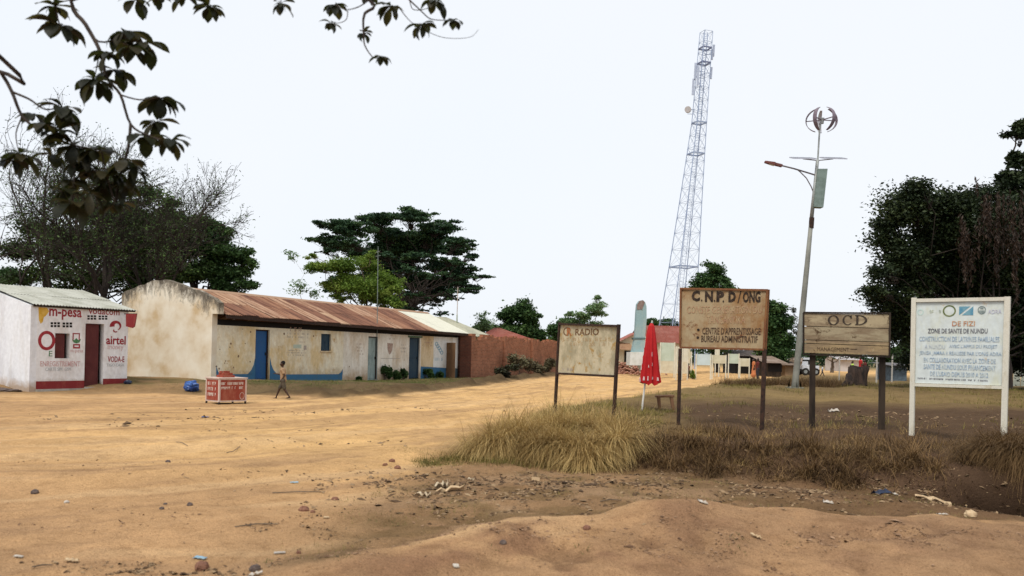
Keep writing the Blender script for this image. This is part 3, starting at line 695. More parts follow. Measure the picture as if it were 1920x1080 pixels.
mb = MB(); mb.poly([SF.W(SL - .001, b, -a) for a, b in ((.202, -.1), (2 * SW, -.1), (2 * SW, SE - .06), (SW, SR - .07), (.202, SE - .06))], SF.u, .2); part('end_wall', mb, shopw, shop)
mb = MB(); SF.box(mb, .21, SL - .21, -.1, SE - .06, -2 * SW, -2 * SW + .2); part('rear_wall', mb, shopw, shop)
mb = MB(); SF.box(mb, sd[0] + .01, sd[1] - .13, .16, sd[3] - .01, -.12, -.08); dr = part('door', mb, darkred, shop, label='dark maroon steel door')
mb = MB()
for k in range(3): SF.box(mb, sd[0] + .08, sd[1] - .2, .3 + k * .6, .3 + k * .6 + .5, -.0795, -.07)
part('panel', mb, darkred, dr)
mb = MB(); SF.box(mb, sd[0] - .0, sd[1], .02, .155, -.25, .12); part('doorstep', mb, M['concrete'], shop)
mb = MB(); SF.box(mb, sw_[0] + .005, sw_[1] - .12, sw_[2] + .005, sw_[3] - .005, -.12, -.08); part('window_shutter', mb, darkred, shop)
for x0, y0, x1, y1 in ((94, 603.5, 113, 614), (116.5, 604, 136, 614.5), (163, 590.5, 181, 600), (184, 591, 202, 600)):
    for i in range(3):
        for j in range(2):
            mb = MB(); w = (x1 - x0) / 3; h = (y1 - y0) / 2
            SF.pbox(mb, x0 + i * w + .8, y0 + j * h + .6, x0 + (i + 1) * w - .8, y0 + (j + 1) * h - .6, .0005, .003); part('vent_hole', mb, M['dark'], shop)
a = SF.rect(66, 713, 155, 725); mb = MB(); SF.box(mb, .003, sd[0] - .002, .12, .36, .0005, .006); SF.box(mb, sd[1] + .002, SL - .003, .12, .41, .0005, .006); part('painted_foot', mb, redp, shop)
mb = MB(); SF.box(mb, -.01, sd[0] - .01, 0.0, .118, .0, .09); SF.box(mb, sd[1] + .01, SL, 0.02, .118, .0, .09); part('plinth', mb, M['concrete'], shop)
write(SF, 92, 580, 153, 600, 'm-pesa', redi, shop, bold=.02); write(SF, 166, 577.5, 224, 590, 'vodacom', redi, shop, bold=.01)
mb = MB(); mb.poly([SF.W(*SF.loc(x, y), .004) for x, y in ((72, 576), (88, 577), (92, 584), (86, 592), (82, 595), (80, 604), (76, 607), (73, 600))], SF.n, .0035); part('painted_map', mb, yell, shop)
mb = MB(); disc_ring(SF, 87.5, 638.5, 16, 18.3, 10.2, 12.5, mb, .0005, .003); part('painted_ring', mb, redi, shop, label='large red ring painted beside the window')
mb = MB()
for q in ((136, 624.5, 138, 640), (147.5, 624.5, 149.5, 640), (136.5, 624.5, 149, 626.5), (137, 645, 139.5, 653.5), (147.5, 645, 150, 653.5), (139.6, 645, 147.4, 647.6), (139.6, 650.6, 147.4, 653.5)): SF.pbox(mb, *q, .0005, .004)
part('painted_bottle', mb, redi, shop)
mb = MB(); mb.poly([SF.W(*SF.loc(x, y), .005) for x, y in ((135, 636), (139, 638), (143, 634), (147, 638), (152, 635), (149, 642), (143, 644), (138, 642))], SF.n, .0035); part('painted_leaves', mb, green, shop)
write(SF, 131.5, 656, 155.5, 662.5, 'm-pesa', palered, shop); write(SF, 91.5, 658, 98, 668, 'E', green, shop)
write(SF, 75.5, 677, 150, 687, 'ENREGISTREMENT', palered, shop, bold=.005); write(SF, 85, 689, 133, 695.5, 'CARTE SIM  GSM', greyi, shop)
write(SF, 199, 629.5, 235.5, 646, 'airtel', redi, shop, bold=.02); write(SF, 202, 648, 231, 658, 'money', palered, shop)
write(SF, 202, 668, 233, 679, 'VODA-E', redi, shop, bold=.012); write(SF, 200, 681.5, 232, 687, 'TIGO CASH', greyi, shop)
mb = MB(); disc_ring(SF, 218, 611.5, 12.4, 11.8, 3.0, 3.6, mb, .0005, .003, 22, radians(-65), radians(190), wid=lambda t: .12 + .88 * t)
disc_ring(SF, 216.5, 620, 4.6, 3.6, 2.2, 1.4, mb, .0006, .003, 14, radians(140), radians(330)); part('painted_logo', mb, redi, shop, label='red hooked swirl painted above the lettering')
# roof sheets
ov = .10
def sp(u, w, dz=0): return SF.W(u, SE + (SR - SE) * min(w, 2 * SW - w) / SW + dz, -w)
gal = worn('weathered galvanised roof sheet', (.40, .40, .35), (.30, .30, .25), (.30, .21, .13), .5, .66, 1.4, .6)
for k in range(5):
    a = -.18 + (SL + .42) * k / 5; b = -.18 + (SL + .42) * (k + 1) / 5
    roof_sheets(sp(a, -ov), sp(b, -ov), sp(b, SW), sp(a, SW), 1, 2, gal, shop, R=rnd, waves=7)
    roof_sheets(sp(b, 2 * SW + ov), sp(a, 2 * SW + ov), sp(a, SW), sp(b, SW), 1, 1, gal, shop, R=rnd, waves=7)
mb = MB(); mb.bar(sp(-.15, -ov + .05, -.05), sp(SL + .2, -ov + .05, -.05), .05, .06); part('fascia', mb, M['wood_dark'], shop)
# hanging sign at the corner
t = thing('hanging_sign', 'small dark red sign sticking out from the corner of the white shop', 'sign', SF.W(SL, 2.1, .1))
p = SF.W(SL - .02, 0, .02); mb = MB()
q = [at(236, 588, 27.9), at(256, 589, 27.9), at(252, 612, 27.9), at(248, 615, 27.9), at(236, 612, 27.9)]; mb.poly(q[::-1], (0, -1, 0), .06); part('sign_board', mb, redp, t)
mb = MB(); mb.bar(at(233, 588.5, 27.95), at(257, 588.5, 27.95), .03, .03); part('bracket', mb, M['rustdark'], t)

# ------------------------------------------------------------------ small house behind the row and brick compound
BF = Fac(gz(861, 707, .1), gz(883, 707, .1)); 
bk = thing('brick_wall', 'red brick compound wall running back from the end of the row building', 'wall', gz(883, 707, .1))
brick = brick_mat('sunlit red brick', (.36, .140, .075), (.22, .082, .046), (.33, .20, .13))
wa, wb = gz(883, 707, .1), gz(1044, 698, .1)
BW = Fac(wa, wb); mb = MB(); n = 60; rr = random.Random(2); e = []
for i in range(n + 1):
    u = BW.L * i / n; x = 883 + (1044 - 883) * i / n
    tz = np.interp(x, [883, 910, 935, 960, 985, 1000, 1012, 1030, 1044], [628, 630, 631, 633, 635, 636, 634.5, 637, 640])
    lo_, hi_ = 0, BW.L; px_ = x
    e.append(BW.loc(x, tz)[1] + rr.choice((-.25, -.17, -.085, 0, 0, 0, .085)))
for i in range(n):
    u0_, u1_ = BW.L * i / n, BW.L * (i + 1) / n; a, b = BW.W(u0_, 0)[:2], 0
    z0 = -.1
    mb.hexa([BW.W(u0_, z0, 0), BW.W(u1_, z0, 0), BW.W(u1_, z0, -.24), BW.W(u0_, z0, -.24), BW.W(u0_, e[i], 0), BW.W(u1_, e[i], 0), BW.W(u1_, e[i], -.24), BW.W(u0_, e[i], -.24)])
part('brickwork', mb, brick, bk, uvdir=BW.u)
for u in (BW.L * .30, BW.L * .62):
    mb = MB(); BW.box(mb, u, u + .36, -.1, np.interp(u, np.linspace(0, BW.L, n + 1), e) + .06, .001, .14); part('pier', mb, brick, bk, uvdir=BW.u)
pr = thing('brick_porch', 'dark brick end wall between the row building and the compound wall', 'wall', gz(870, 707, .1))
mb = MB(); BF.box(mb, .02, BF.L - .02, -.1, BF.loc(870, 629)[1], -.24, 0); part('brickwork', mb, brick_mat('shaded brick', (.10, .035, .022), (.07, .028, .02), (.09, .05, .035)), pr, uvdir=BF.u)  # darkened copy of the brick, shade on this end wall put into the colour
# house with the grey-green roof behind
hs = thing('small_house', 'small house with a grey-green hipped roof behind the row building', 'house', foot(-2.2, 57))
HF = Fac((-6.0, 57, 0), (-1.9, 59.4, 0))
mb = MB(); HF.wall(mb, 0, HF.L, 0, 2.6, .2, []); part('wall', mb, plaster3, hs)
mb = MB(); HF.box(mb, 0, HF.L, 0, 2.6, -5, -4.8); HF.box(mb, HF.L - .2, HF.L - .001, 0, 2.6, -4.79, -.21); part('wall', mb, plaster3, hs)
rf = worn('grey-green roof sheet', (.40, .39, .30), (.31, .31, .24), (.3, .22, .14), .55, .7, .8, .6)
z0, z1 = 2.62, 3.95
roof_sheets(HF.W(-.4, z0, .4), HF.W(HF.L + .5, z0, .4), HF.W(HF.L - 1.9, z1, -2.4), HF.W(1.6, z1, -2.4), 5, 1, rf, hs, R=rnd, waves=6)
roof_sheets(HF.W(HF.L + .5, z0, .4), HF.W(HF.L + .5, z0, -5.3), HF.W(HF.L - 1.9, z1, -2.41), HF.W(HF.L - 1.9, z1, -2.4), 5, 1, rf, hs, R=rnd, waves=6)
roof_sheets(HF.W(HF.L + .5, z0, -5.3), HF.W(-.4, z0, -5.3), HF.W(1.6, z1, -2.4), HF.W(HF.L - 1.9, z1, -2.4), 5, 1, rf, hs, R=rnd, waves=6)
# tile-red hipped roofs behind the compound wall
def hip_house(name, label, x0, x1, Y, ye, yr, xr0, xr1, wallm, roofm, depth=6, nsh=8, cat='house', group=None, wtop=None):
    p0, p1 = at(x0, ye, Y), at(x1, ye, Y); f = Fac(p0, p1); ze = (p0[2] + p1[2]) / 2; zr = at((xr0 + xr1) / 2, yr, Y + depth / 2)[2]
    t = thing(name, label, cat, (p0[0] * .5 + p1[0] * .5, Y, 0), group)
    a = f.loc(xr0, yr, -depth / 2)[0]; b = f.loc(xr1, yr, -depth / 2)[0]; L = f.L
    mb = MB(); f.wall(mb, .35, L - .35, -.1, ze + .03, .2, []); part('wall', mb, wallm, t)
    mb = MB(); f.box(mb, .35, .55, -.1, ze + .03, -depth + .5, -.2); f.box(mb, L - .55, L - .35, -.1, ze + .03, -depth + .5, -.2); part('wall', mb, wallm, t)
    for q in ((f.W(0, ze, .3), f.W(L, ze, .3), f.W(b, zr, -depth / 2), f.W(a, zr, -depth / 2)), (f.W(L, ze, .3), f.W(L, ze, -depth - .3), f.W(b, zr, -depth / 2 - .01), f.W(b, zr, -depth / 2)),
              (f.W(0, ze, -depth - .3), f.W(0, ze, .3), f.W(a, zr, -depth / 2), f.W(a, zr, -depth / 2 - .01)), (f.W(L, ze, -depth - .3), f.W(0, ze, -depth - .3), f.W(a, zr, -depth / 2), f.W(b, zr, -depth / 2))):
        roof_sheets(*q, nsh, 1, roofm, t, R=rnd, waves=4, amp=.03)
    return t, f
redroof = worn('faded red iron roof', (.27, .085, .060), (.32, .13, .10), (.2, .09, .06), .55, .7, .5, .7)
hip_house('brick_house', 'brick house with a low red-brown roof showing over the compound wall', 893, 1000, 74, 636, 615, 928, 936, brick, redroof, 7, 6)
t, RF = hip_house('red_roof_house', 'cream house with a faded red iron roof behind the blue monument', 1195, 1302, 78, 643, 611, 1196, 1290, mat('cream wall', (.60, .56, .42), (.52, .46, .33), 2), redroof, 8, 12)
# its gabled wing
creamw = bpy.data.materials['cream wall']
wg = thing('gabled_wing', 'cream gabled wing with a dark doorway left of the blue monument', 'house', at(1180, 678, 76))
f = Fac(at(1156, 678, 76), at(1212, 678, 76)); mb = MB()
P_ = [f.loc(1158, 682), f.loc(1212, 683), f.loc(1212, 632), f.loc(1196, 624), f.loc(1158, 641)]
mb.poly([f.W(u, v) for u, v in P_], f.n, .2); part('wall', mb, creamw, wg)
mb = MB(); f.pbox(mb, 1170.5, 657.5, 1182.5, 679, .002, .02); part('door', mb, M['dark'], wg)
mb = MB(); c0, c1, c2 = f.W(*f.loc(1156, 643), .4), f.W(*f.loc(1197, 622.5), .4), f.W(*f.loc(1197, 622.5), -5)
c3 = f.W(*f.loc(1156, 643), -5); roof_sheets(c0, c3, c2, c1, 4, 1, redroof, wg, R=rnd, waves=4)
e0, e1 = f.W(*f.loc(1154, 655), 1.2), f.W(*f.loc(1186, 656.5), 1.2); roof_sheets(e0, e1, f.W(*f.loc(1181, 644), 0.03), f.W(*f.loc(1156, 641), .03), 4, 1, worn('brown tile sheet', (.36, .22, .13), (.3, .17, .1), (.2, .1, .07), .5, .66, 1, .9), wg, R=rnd, waves=5)
# ------------------------------------------------------------------ roadside sign boards
def sign_fac(Lb, Rb):
    """plane through the two post feet as the photo shows them"""
    a, b = ground(*Lb), ground(*Rb); return Fac(a, b), a, b
def post(fac, a, top_px, w, dpt, material, parent, foot_pt, name='post', d=0, sink=.25):
    u, v = fac.loc(*top_px, d); tu = fac.loc(*a, d)[0]
    mb = MB(); mb.bar(fac.W(tu, foot_pt[2] - sink, d - dpt / 2), fac.W(u, v, d - dpt / 2), w, dpt, up=fac.n); return part(name, mb, material, parent)
def quadpx(fac, pts, th, d0=0):
    return MB().poly([fac.W(*fac.loc(x, y, d0), d0) for x, y in pts][::-1], fac.n, th)

# RADIO sign
f, a, b = sign_fac((1037.5, 777), (1147, 797))
rsg = thing('radio_sign', 'small weathered board of a radio station on two thin rusty posts', 'sign', (a + b) / 2)
rs = worn('stained cream sheet', (.52, .45, .31), (.33, .29, .19), (.36, .23, .08), .49, .565, 2.2, .85, (1, 1, .7))
mb = quadpx(f, ((1047, 609), (1157, 612), (1150.5, 705), (1042, 699)), .012); part('board', mb, rs, rsg)
post(f, (1037.5, 777), (1047.8, 604), .055, .05, M['rustdark'], rsg, a, d=.03); post(f, (1147, 797), (1158.3, 608), .055, .05, M['rustdark'], rsg, b, d=.03)
mb = MB(); mb.bar(f.W(*f.loc(1048.5, 607.5, .02), .02), f.W(*f.loc(1157, 611, .02), .02), .04, .05, up=f.n); part('rail', mb, M['rustdark'], rsg)
mb = MB(); mb.bar(f.W(*f.loc(1043.5, 700, .02), .02), f.W(*f.loc(1151, 705.5, .02), .02), .04, .035, up=f.n); part('rail', mb, M['rustdark'], rsg)
brn = mat('faded brown lettering', (.10, .05, .025), (.20, .12, .06), 18); brn2 = mat('very faded brown lettering', (.33, .21, .11), (.42, .33, .2), 16)
write(f, 1079, 616, 1123, 628.5, 'RADIO', brn, rsg, d=.002, bold=.015)
write(f, 1063, 614, 1072.5, 629, 'R', mat('rust red lettering', (.30, .10, .03), (.36, .17, .08), 14), rsg, d=.002, bold=.04)
mb = MB(); disc_ring(f, 1063, 621.5, 7, 8, 5, 6, mb, .0015, .002, 16, radians(60), radians(300)); part('painted_arc', mb, brn, rsg)
scribble(f, 1052, 633, 1147, 641, 1, brn2, rsg, 31, hfrac=.85, dens=.85); scribble(f, 1066, 642, 1145, 650, 1, brn2, rsg, 32, hfrac=.85, dens=.8)
scribble(f, 1052, 690, 1076, 696, 1, ink, rsg, 34, hfrac=.8)

# C.N.P.D sign
f, a, b = sign_fac((1271, 797), (1427.5, 807))
cs = thing('association_sign', 'large rusty brown board reading C.N.P.D/ONG on two thin steel posts', 'sign', (a + b) / 2)
cm = worn('rust-stained ochre sheet', (.36, .275, .165), (.27, .15, .065), (.15, .06, .025), .51, .60, 1.5, .85, (1, 1, .8))
mb = quadpx(f, ((1275.5, 540), (1440, 543), (1433, 656), (1274, 652)), .015); part('board', mb, cm, cs)
rim = worn('rusted steel angle', (.16, .065, .030), (.22, .1, .04), (.08, .04, .03), .5, .66, 6, .8)
for p, q in (((1275, 541), (1440, 544)), ((1274.5, 651.5), (1432.5, 655.5)), ((1276.5, 542.5), (1275.2, 650)), ((1438.6, 545), (1432, 653.5))):
    mb = MB(); mb.bar(f.W(*f.loc(*p, .012), .012), f.W(*f.loc(*q, .012), .012), .035, .028, up=f.n); part('frame', mb, rim, cs)
post(f, (1271, 797), (1274.5, 653.5), .055, .05, M['rustdark'], cs, a, d=.02); post(f, (1427.5, 807), (1433, 655), .07, .05, M['rustdark'], cs, b, d=.02)
mb = MB(); mb.bar(f.W(*f.loc(1441.5, 543, -.03), -.03), f.W(*f.loc(1433.5, 700, -.03), -.03), .03, .04, up=f.n); part('stay', mb, rim, cs)
blk = mat('black sign lettering', (.014, .010, .008), (.05, .03, .02), 22); pink = mat('washed-out red lettering', (.30, .17, .10), (.37, .26, .15), 14)
write(f, 1297, 545, 1312.5, 565, 'C', blk, cs, bold=.055); write(f, 1314.4, 561.5, 1317.2, 565, '.', blk, cs, bold=.02)
write(f, 1322, 546, 1337, 566, 'N', blk, cs, bold=.05); write(f, 1338.5, 562, 1341.3, 566, '.', blk, cs, bold=.02)
write(f, 1343.5, 546, 1358, 566, 'P', blk, cs, bold=.055); write(f, 1355, 563, 1357.8, 567, '.', blk, cs, bold=.02)
write(f, 1366, 546.5, 1380, 566.5, 'D', blk, cs, bold=.055); write(f, 1383, 546, 1390, 568, '/', blk, cs); write(f, 1393, 546.5, 1426, 567.5, 'ONG', blk, cs, bold=.035)
write(f, 1288, 573.5, 1429, 588, 'CONSTE GENERATION DU', pink, cs, d=.002, bold=.012); write(f, 1325, 592, 1398, 607, 'TANGANYIKA', pink, cs, d=.002, bold=.012)
mb = MB(); disc_ring(f, 1309.5, 618.5, 2.6, 2.6, .1, .1, mb, .003, .003, 8); disc_ring(f, 1308.5, 633, 2.6, 2.6, .1, .1, mb, .003, .003, 8); part('bullet_point', mb, blk, cs)
dk = mat('dark brown sign lettering', (.035, .022, .014), (.12, .07, .04), 20)
write(f, 1317, 614, 1426, 627.5, "CENTRE D'APPRENTISSAGE", dk, cs, bold=.012); write(f, 1315, 629.5, 1421, 642, 'BUREAU ADMINISTRATIF', dk, cs, bold=.014)

# OCD plank sign
f, a, b = sign_fac((1523, 804), (1654, 806))
osg = thing('plank_sign', 'wide wooden plank board reading OCD on two thick dark posts', 'sign', (a + b) / 2)
pl = [worn('weathered plank %d' % k, c, (.22, .16, .10), (.09, .055, .03), .49, .60, 2.2, .9, (.6, .6, 3)) for k, c in enumerate(((.40, .32, .20), (.34, .28, .18), (.38, .28, .16), (.33, .24, .13)))]
edges_ = (((1508, 587), (1667, 589)), ((1508, 611.5), (1667, 616)), ((1508, 637), (1667, 641.5)), ((1508, 643.5), (1667, 649)), ((1508, 662), (1667, 667)))
mb = quadpx(f, ((1512, 591), (1664, 593), (1664, 664), (1512, 660)), .012, -.012); part('backing_board', mb, M['wood_dark'], osg)
for k in range(4):
    (x0, y0), (x1, y1) = edges_[k]; (x2, y2), (x3, y3) = edges_[k + 1]
    mb = quadpx(f, ((x0, y0 + .6), (x1 - k % 2, y1 + .6), (x3 - k % 2, y3 - .6), (x2, y2 - .6)), .022, .012 + .004 * (k % 2)); part('plank', mb, pl[k], osg)
for p, q in (((1506, 586), (1670, 587.5)), ((1506, 664.5), (1669, 669)), ((1506.5, 587), (1506.5, 664)), ((1668.5, 589), (1667.5, 668))):
    mb = MB(); mb.bar(f.W(*f.loc(*p), .0), f.W(*f.loc(*q), .0), .03, .06, up=f.n); part('frame', mb, M['wood_dark'], osg)
post(f, (1523, 804), (1524, 660), .105, .09, M['wood_dark'], osg, a, d=-.04); post(f, (1654, 806), (1655, 660), .105, .09, M['wood_dark'], osg, b, d=-.04)
def serif(fac, kind, x0, y0, x1, y1, mb, d):
    cx, cy, rx, ry = (x0 + x1) / 2, (y0 + y1) / 2, (x1 - x0) / 2, (y1 - y0) / 2
    bx = lambda *q: fac.pbox(mb, *q, d - .002, d + .003)
    if kind == 'O':
        n = 26
        for i in range(n):
            q = []
            for t in (2 * pi * i / n, 2 * pi * (i + 1) / n): q += [(cx + rx * cos(t), cy + ry * sin(t)), (cx + rx * .62 * cos(t), cy + ry * .86 * sin(t))]
            mb.poly([fac.W(*fac.loc(*p), d + .003) for p in (q[0], q[1], q[3], q[2])], fac.n, .004)
    if kind == 'C':
        n = 22; A, B = radians(42), radians(318)
        for i in range(n):
            q = []
            for t in (A + (B - A) * i / n, A + (B - A) * (i + 1) / n):
                q += [(cx + .1 * rx + rx * cos(t), cy + ry * sin(t)), (cx + .1 * rx + rx * .64 * cos(t), cy + ry * .86 * sin(t))]
            mb.poly([fac.W(*fac.loc(*p), d + .003) for p in (q[0], q[1], q[3], q[2])], fac.n, .004)
        bx(x1 - 3.4, y0 + .5, x1 - 1, y0 + 6.4)
    if kind == 'D':
        n = 16; bx(x0 + 2.2, y0, x0 + 6.4, y1); bx(x0, y0, x0 + 2.1, y0 + 1.5); bx(x0, y1 - 1.5, x0 + 2.1, y1)
        for i in range(n):
            q = []
            for t in (-pi / 2 + pi * i / n, -pi / 2 + pi * (i + 1) / n):
                q += [(x0 + 6.5 + (x1 - x0 - 6.5) * cos(t), cy + ry * sin(t)), (x0 + 6.5 + (x1 - x0 - 11) * cos(t), cy + ry * .84 * sin(t))]
            mb.poly([fac.W(*fac.loc(*p), d + .003) for p in (q[0], q[1], q[3], q[2])], fac.n, .004)
for ch, x0, x1 in (('O', 1552, 1573), ('C', 1578.5, 1598), ('D', 1603, 1626)):
    mb = MB(); serif(f, ch, x0, 591, x1, 609.5, mb, .0165); part('lettering', mb, mat('dark serif lettering', (.02, .016, .013), (.07, .05, .035), 16), osg)
write(f, 1532, 651.5, 1592, 658.5, 'MANAGEMENT', dk, osg, d=.0175); mb = MB(); f.pbox(mb, 1594, 654, 1607, 655.4, .0165, .0205); part('painted_line', mb, dk, osg)
scribble(f, 1616, 654, 1640, 661, 1, brn2, osg, 40, d=.0185, hfrac=.8)

# white health-project sign
f, a, b = sign_fac((1708.5, 816), (1881, 828))
ws = thing('white_sign', 'tall white framed board with three emblems and rows of blue lettering', 'sign', (a + b) / 2)
wb_ = worn('white board with ochre stains', (.60, .65, .64), (.55, .56, .44), (.58, .40, .19), .53, .63, 1.1, .7)
wf = worn('chipped cream frame', (.62, .59, .50), (.50, .45, .34), (.16, .11, .07), .58, .68, 5, .8)
mb = quadpx(f, ((1715, 566), (1883, 564), (1878, 723), (1713, 718)), .015); part('board', mb, wb_, ws)
post(f, (1708.5, 816), (1713, 558), .075, .06, wf, ws, a, d=.045); post(f, (1881, 828), (1888.5, 556), .085, .06, wf, ws, b, d=.045)
for p, q, w in (((1715.7, 563.5), (1884, 560.5), .06), ((1713.5, 721.5), (1879, 726.5), .05)):
    mb = MB(); mb.bar(f.W(*f.loc(*p, .01), .01), f.W(*f.loc(*q, .01), .01), w, .05, up=f.n); part('rail', mb, wf, ws)
lb = mat('faded blue lettering', (.26, .36, .48), (.46, .52, .54), 16, lo=.42, hi=.62); lb2 = mat('paler blue lettering', (.40, .46, .54), (.52, .56, .56), 14)
dkb = mat('dark slate lettering', (.06, .06, .08), (.2, .2, .22), 16); rd_ = mat('faded orange-red lettering', (.42, .16, .08), (.5, .32, .2), 16)
write(f, 1785.5, 602, 1828, 611.5, 'DE FIZI', rd_, ws, bold=.008); write(f, 1740, 616, 1852, 625, 'ZONE DE SANTE DE NUNDU', dkb, ws, bold=.012)
write(f, 1724, 631, 1874, 640.5, 'CONSTRUCTION DE LATRINES FAMILIALES', lb, ws, bold=.008); write(f, 1734, 646, 1772, 654, 'A NUNDU', lb2, ws); write(f, 1780, 646, 1870, 654.5, "AVEC L'APPUI DU PROJET", lb, ws, bold=.006)
write(f, 1724, 659, 1878, 668, "JENGA JAMAA II REALISEE PAR L'ONG ADRA", lb, ws, bold=.008); write(f, 1732, 671.5, 1867, 680.5, 'EN COLLABORATION AVEC LA ZONE DE', lb, ws, bold=.008)
write(f, 1732, 684, 1867, 693.5, 'SANTE DE NUNDU SOUS FINANCEMENT', lb, ws, bold=.008); write(f, 1744, 697.5, 1853, 706.5, "DE L'USAID DEPUIS 2010 A 2012", lb, ws, bold=.006)
scribble(f, 1719, 710.5, 1876, 714.5, 1, dkb, ws, 55, hfrac=.8, dens=.97)
mb = MB(); disc_ring(f, 1726, 585.5, 6, 5.8, 4.2, 4, mb, .0005, .003, 16); part('emblem', mb, mat('pale teal emblem', (.42, .55, .52), (.5, .6, .55), 9), ws)
scribble(f, 1735, 581, 1764, 589, 1, mat('grey-green emblem lettering', (.22, .26, .2), (.4, .42, .3), 9), ws, 57, hfrac=.8, dens=1)
mb = MB(); disc_ring(f, 1780, 583, 12.5, 11, 9.6, 8.4, mb, .0005, .003, 24); part('emblem', mb, mat('olive emblem ring', (.10, .13, .05), (.2, .22, .1), 12), ws)
flagb = mat('faded flag blue', (.09, .24, .34), (.17, .32, .38), 8); u0, u1, v0, v1 = f.rect(1798.5, 574.5, 1825, 591)
mb = MB(); mb.poly([f.W(u0, v0, .004), f.W(u1 - (u1 - u0) * .2, v1, .004), f.W(u0, v1, .004)], f.n, .0035); mb.poly([f.W(u0 + (u1 - u0) * .2, v0, .004), f.W(u1, v0, .004), f.W(u1, v1, .004)], f.n, .0035)
part('flag_panel', mb, flagb, ws, label='faded blue painted flag with a pale diagonal stripe')
mb = MB(); disc_ring(f, 1841, 581.5, 8, 8, 6, 6, mb, .0005, .003, 18); f.pbox(mb, 1835.8, 582, 1846.5, 586.5, .0005, .0036); f.pbox(mb, 1838, 576.5, 1844, 580, .0005, .0036); part('emblem', mb, mat('slate emblem', (.14, .18, .18), (.3, .34, .32), 10), ws)
write(f, 1853, 580.5, 1878, 588, 'ADRA', mat('lavender lettering', (.46, .46, .60), (.55, .55, .62), 9), ws)

# ------------------------------------------------------------------ solar street lamp with a wind turbine
LB = ground(1490, 728); YL = LB[1]
lp = thing('street_lamp', 'leaning solar street lamp with a small round wind turbine on top', 'street lamp', LB)
LT = at(1533.5, 300, YL); lampm = mat('grey-green painted steel', (.215, .215, .185), (.155, .155, .135), 2.5, .6, metal=.1)
lpt = lambda x, y, dy=0: at(x, y, YL + dy)
mb = MB(); mb.tube([LB + [0, 0, -.3], LB * .85 + lpt(1503, 600) * .15, lpt(1503, 600), lpt(1513, 500), lpt(1521.5, 410)], [.16, .12, .11, .095, .075], 14); part('pole', mb, lampm, lp, smooth=True)
mb = MB(); mb.tube([lpt(1521.3, 412), lpt(1533, 300)], [.075, .06], 12); part('pole', mb, M['steel'], lp, smooth=True, label='narrower galvanised upper pole')
mb = MB(); mb.box(LB[0], LB[1], LB[2] + .02, .55, .55, .05); 
for k in range(4):
    a_ = k * pi / 2; mb.add([LB + np.array([cos(a_) * .19, sin(a_) * .19, .05]), LB + np.array([cos(a_) * .27, sin(a_) * .27, .045]), LB + np.array([cos(a_) * .185, sin(a_) * .185, .35])], [(0, 1, 2), (2, 1, 0)])
part('base_plate', mb, lampm, lp)
mb = MB(); mb.tube([lpt(1522.2, 408), lpt(1520.8, 428)], .095, 12); part('collar', mb, M['rustdark'], lp)
mb = MB(); mb.tube([lpt(1533, 305), lpt(1537, 240), lpt(1540, 226)], .034, 8); part('turbine_mast', mb, M['steel'], lp)
armm = mat('dull dark paint', (.10, .09, .10), (.16, .14, .14), 8, .6)
mb = MB(); mb.tube([lpt(1531, 329), lpt(1510, 322.5), lpt(1488, 316), lpt(1462, 309.5)], .03, 8); part('arm', mb, armm, lp)
mb = MB(); mb.tube([lpt(1525.5, 362), lpt(1521, 350), lpt(1512, 334), lpt(1500, 322), lpt(1494, 317.5)], .022, 8); part('arm_brace', mb, armm, lp)
mb = MB(); P = [lpt(1466, 311), lpt(1452, 307.5), lpt(1434, 303.5)]
for i, (w, h) in enumerate(((.10, .06), (.26, .10), (.16, .05))): pass
mb.bar(P[0], P[1], .16, .09); mb.bar(P[1], P[2], .24, .11, taper=.6); part('lamp_head', mb, mat('red-brown lamp housing', (.15, .05, .04), (.10, .045, .04), 8), lp)
mb = MB(); mb.bar(P[1] + [0, 0, -.06], P[1] * .4 + P[2] * .6 + [0, 0, -.05], .15, .012); part('lamp_glass', mb, mat('dull lamp glass', (.3, .3, .3), rough=.2), lp)
sol = mat('dark solar cells', (.02, .022, .05), (.03, .03, .06), 10, .25); alu = mat('aluminium frame', (.45, .45, .50), rough=.4, metal=.5)
for x0, x1 in ((1484, 1527), (1541, 1584)):
    c0, c1 = lpt(x0, 296, -.0), lpt(x1, 297, 0); mb = MB(); u = c1 - c0; L = np.linalg.norm(u); u /= L
    tilt = np.array([0, .96, .28]); q = []
    for dz in (-.02, .02):
        for s_, t_ in ((0, -.28), (1, -.28), (1, .28), (0, .28)): q.append(c0 + u * L * s_ + tilt * t_ + np.array([0, 0, dz]))
    mb.hexa(q); pn = part('solar_panel', mb, alu, lp)
    q2 = []
    for dz in (.0205, .024):
        for s_, t_ in ((.04, -.25), (.96, -.25), (.96, .25), (.04, .25)): q2.append(c0 + u * L * s_ + tilt * t_ + np.array([0, 0, dz]))
    part('solar_cells', MB().hexa(q2), sol, pn)
    mb = MB(); mb.bar(c0 * .5 + c1 * .5 + [0, 0, -.03], lpt(1533.5, 301), .03, .03); part('panel_bracket', mb, armm, lp)
mb = MB(); q = [lpt(1531, 318), lpt(1549, 318), lpt(1541, 390), lpt(1523.5, 389)]; mb.hexa([p + np.array([0, dy, 0]) for dy in (-.16, .16) for p in q]); 
part('control_box', mb, mat('grey-green cabinet', (.17, .22, .20), (.13, .17, .15), 5, .6), lp)
TC = lpt(1541.5, 225); TR = 29 / F_PX * YL
bl1 = mat('maroon-grey turbine blade', (.13, .10, .12), (.18, .14, .17), 5, .5); bl2 = mat('pale turbine blade', (.45, .45, .5), (.5, .5, .5), 5, .4)
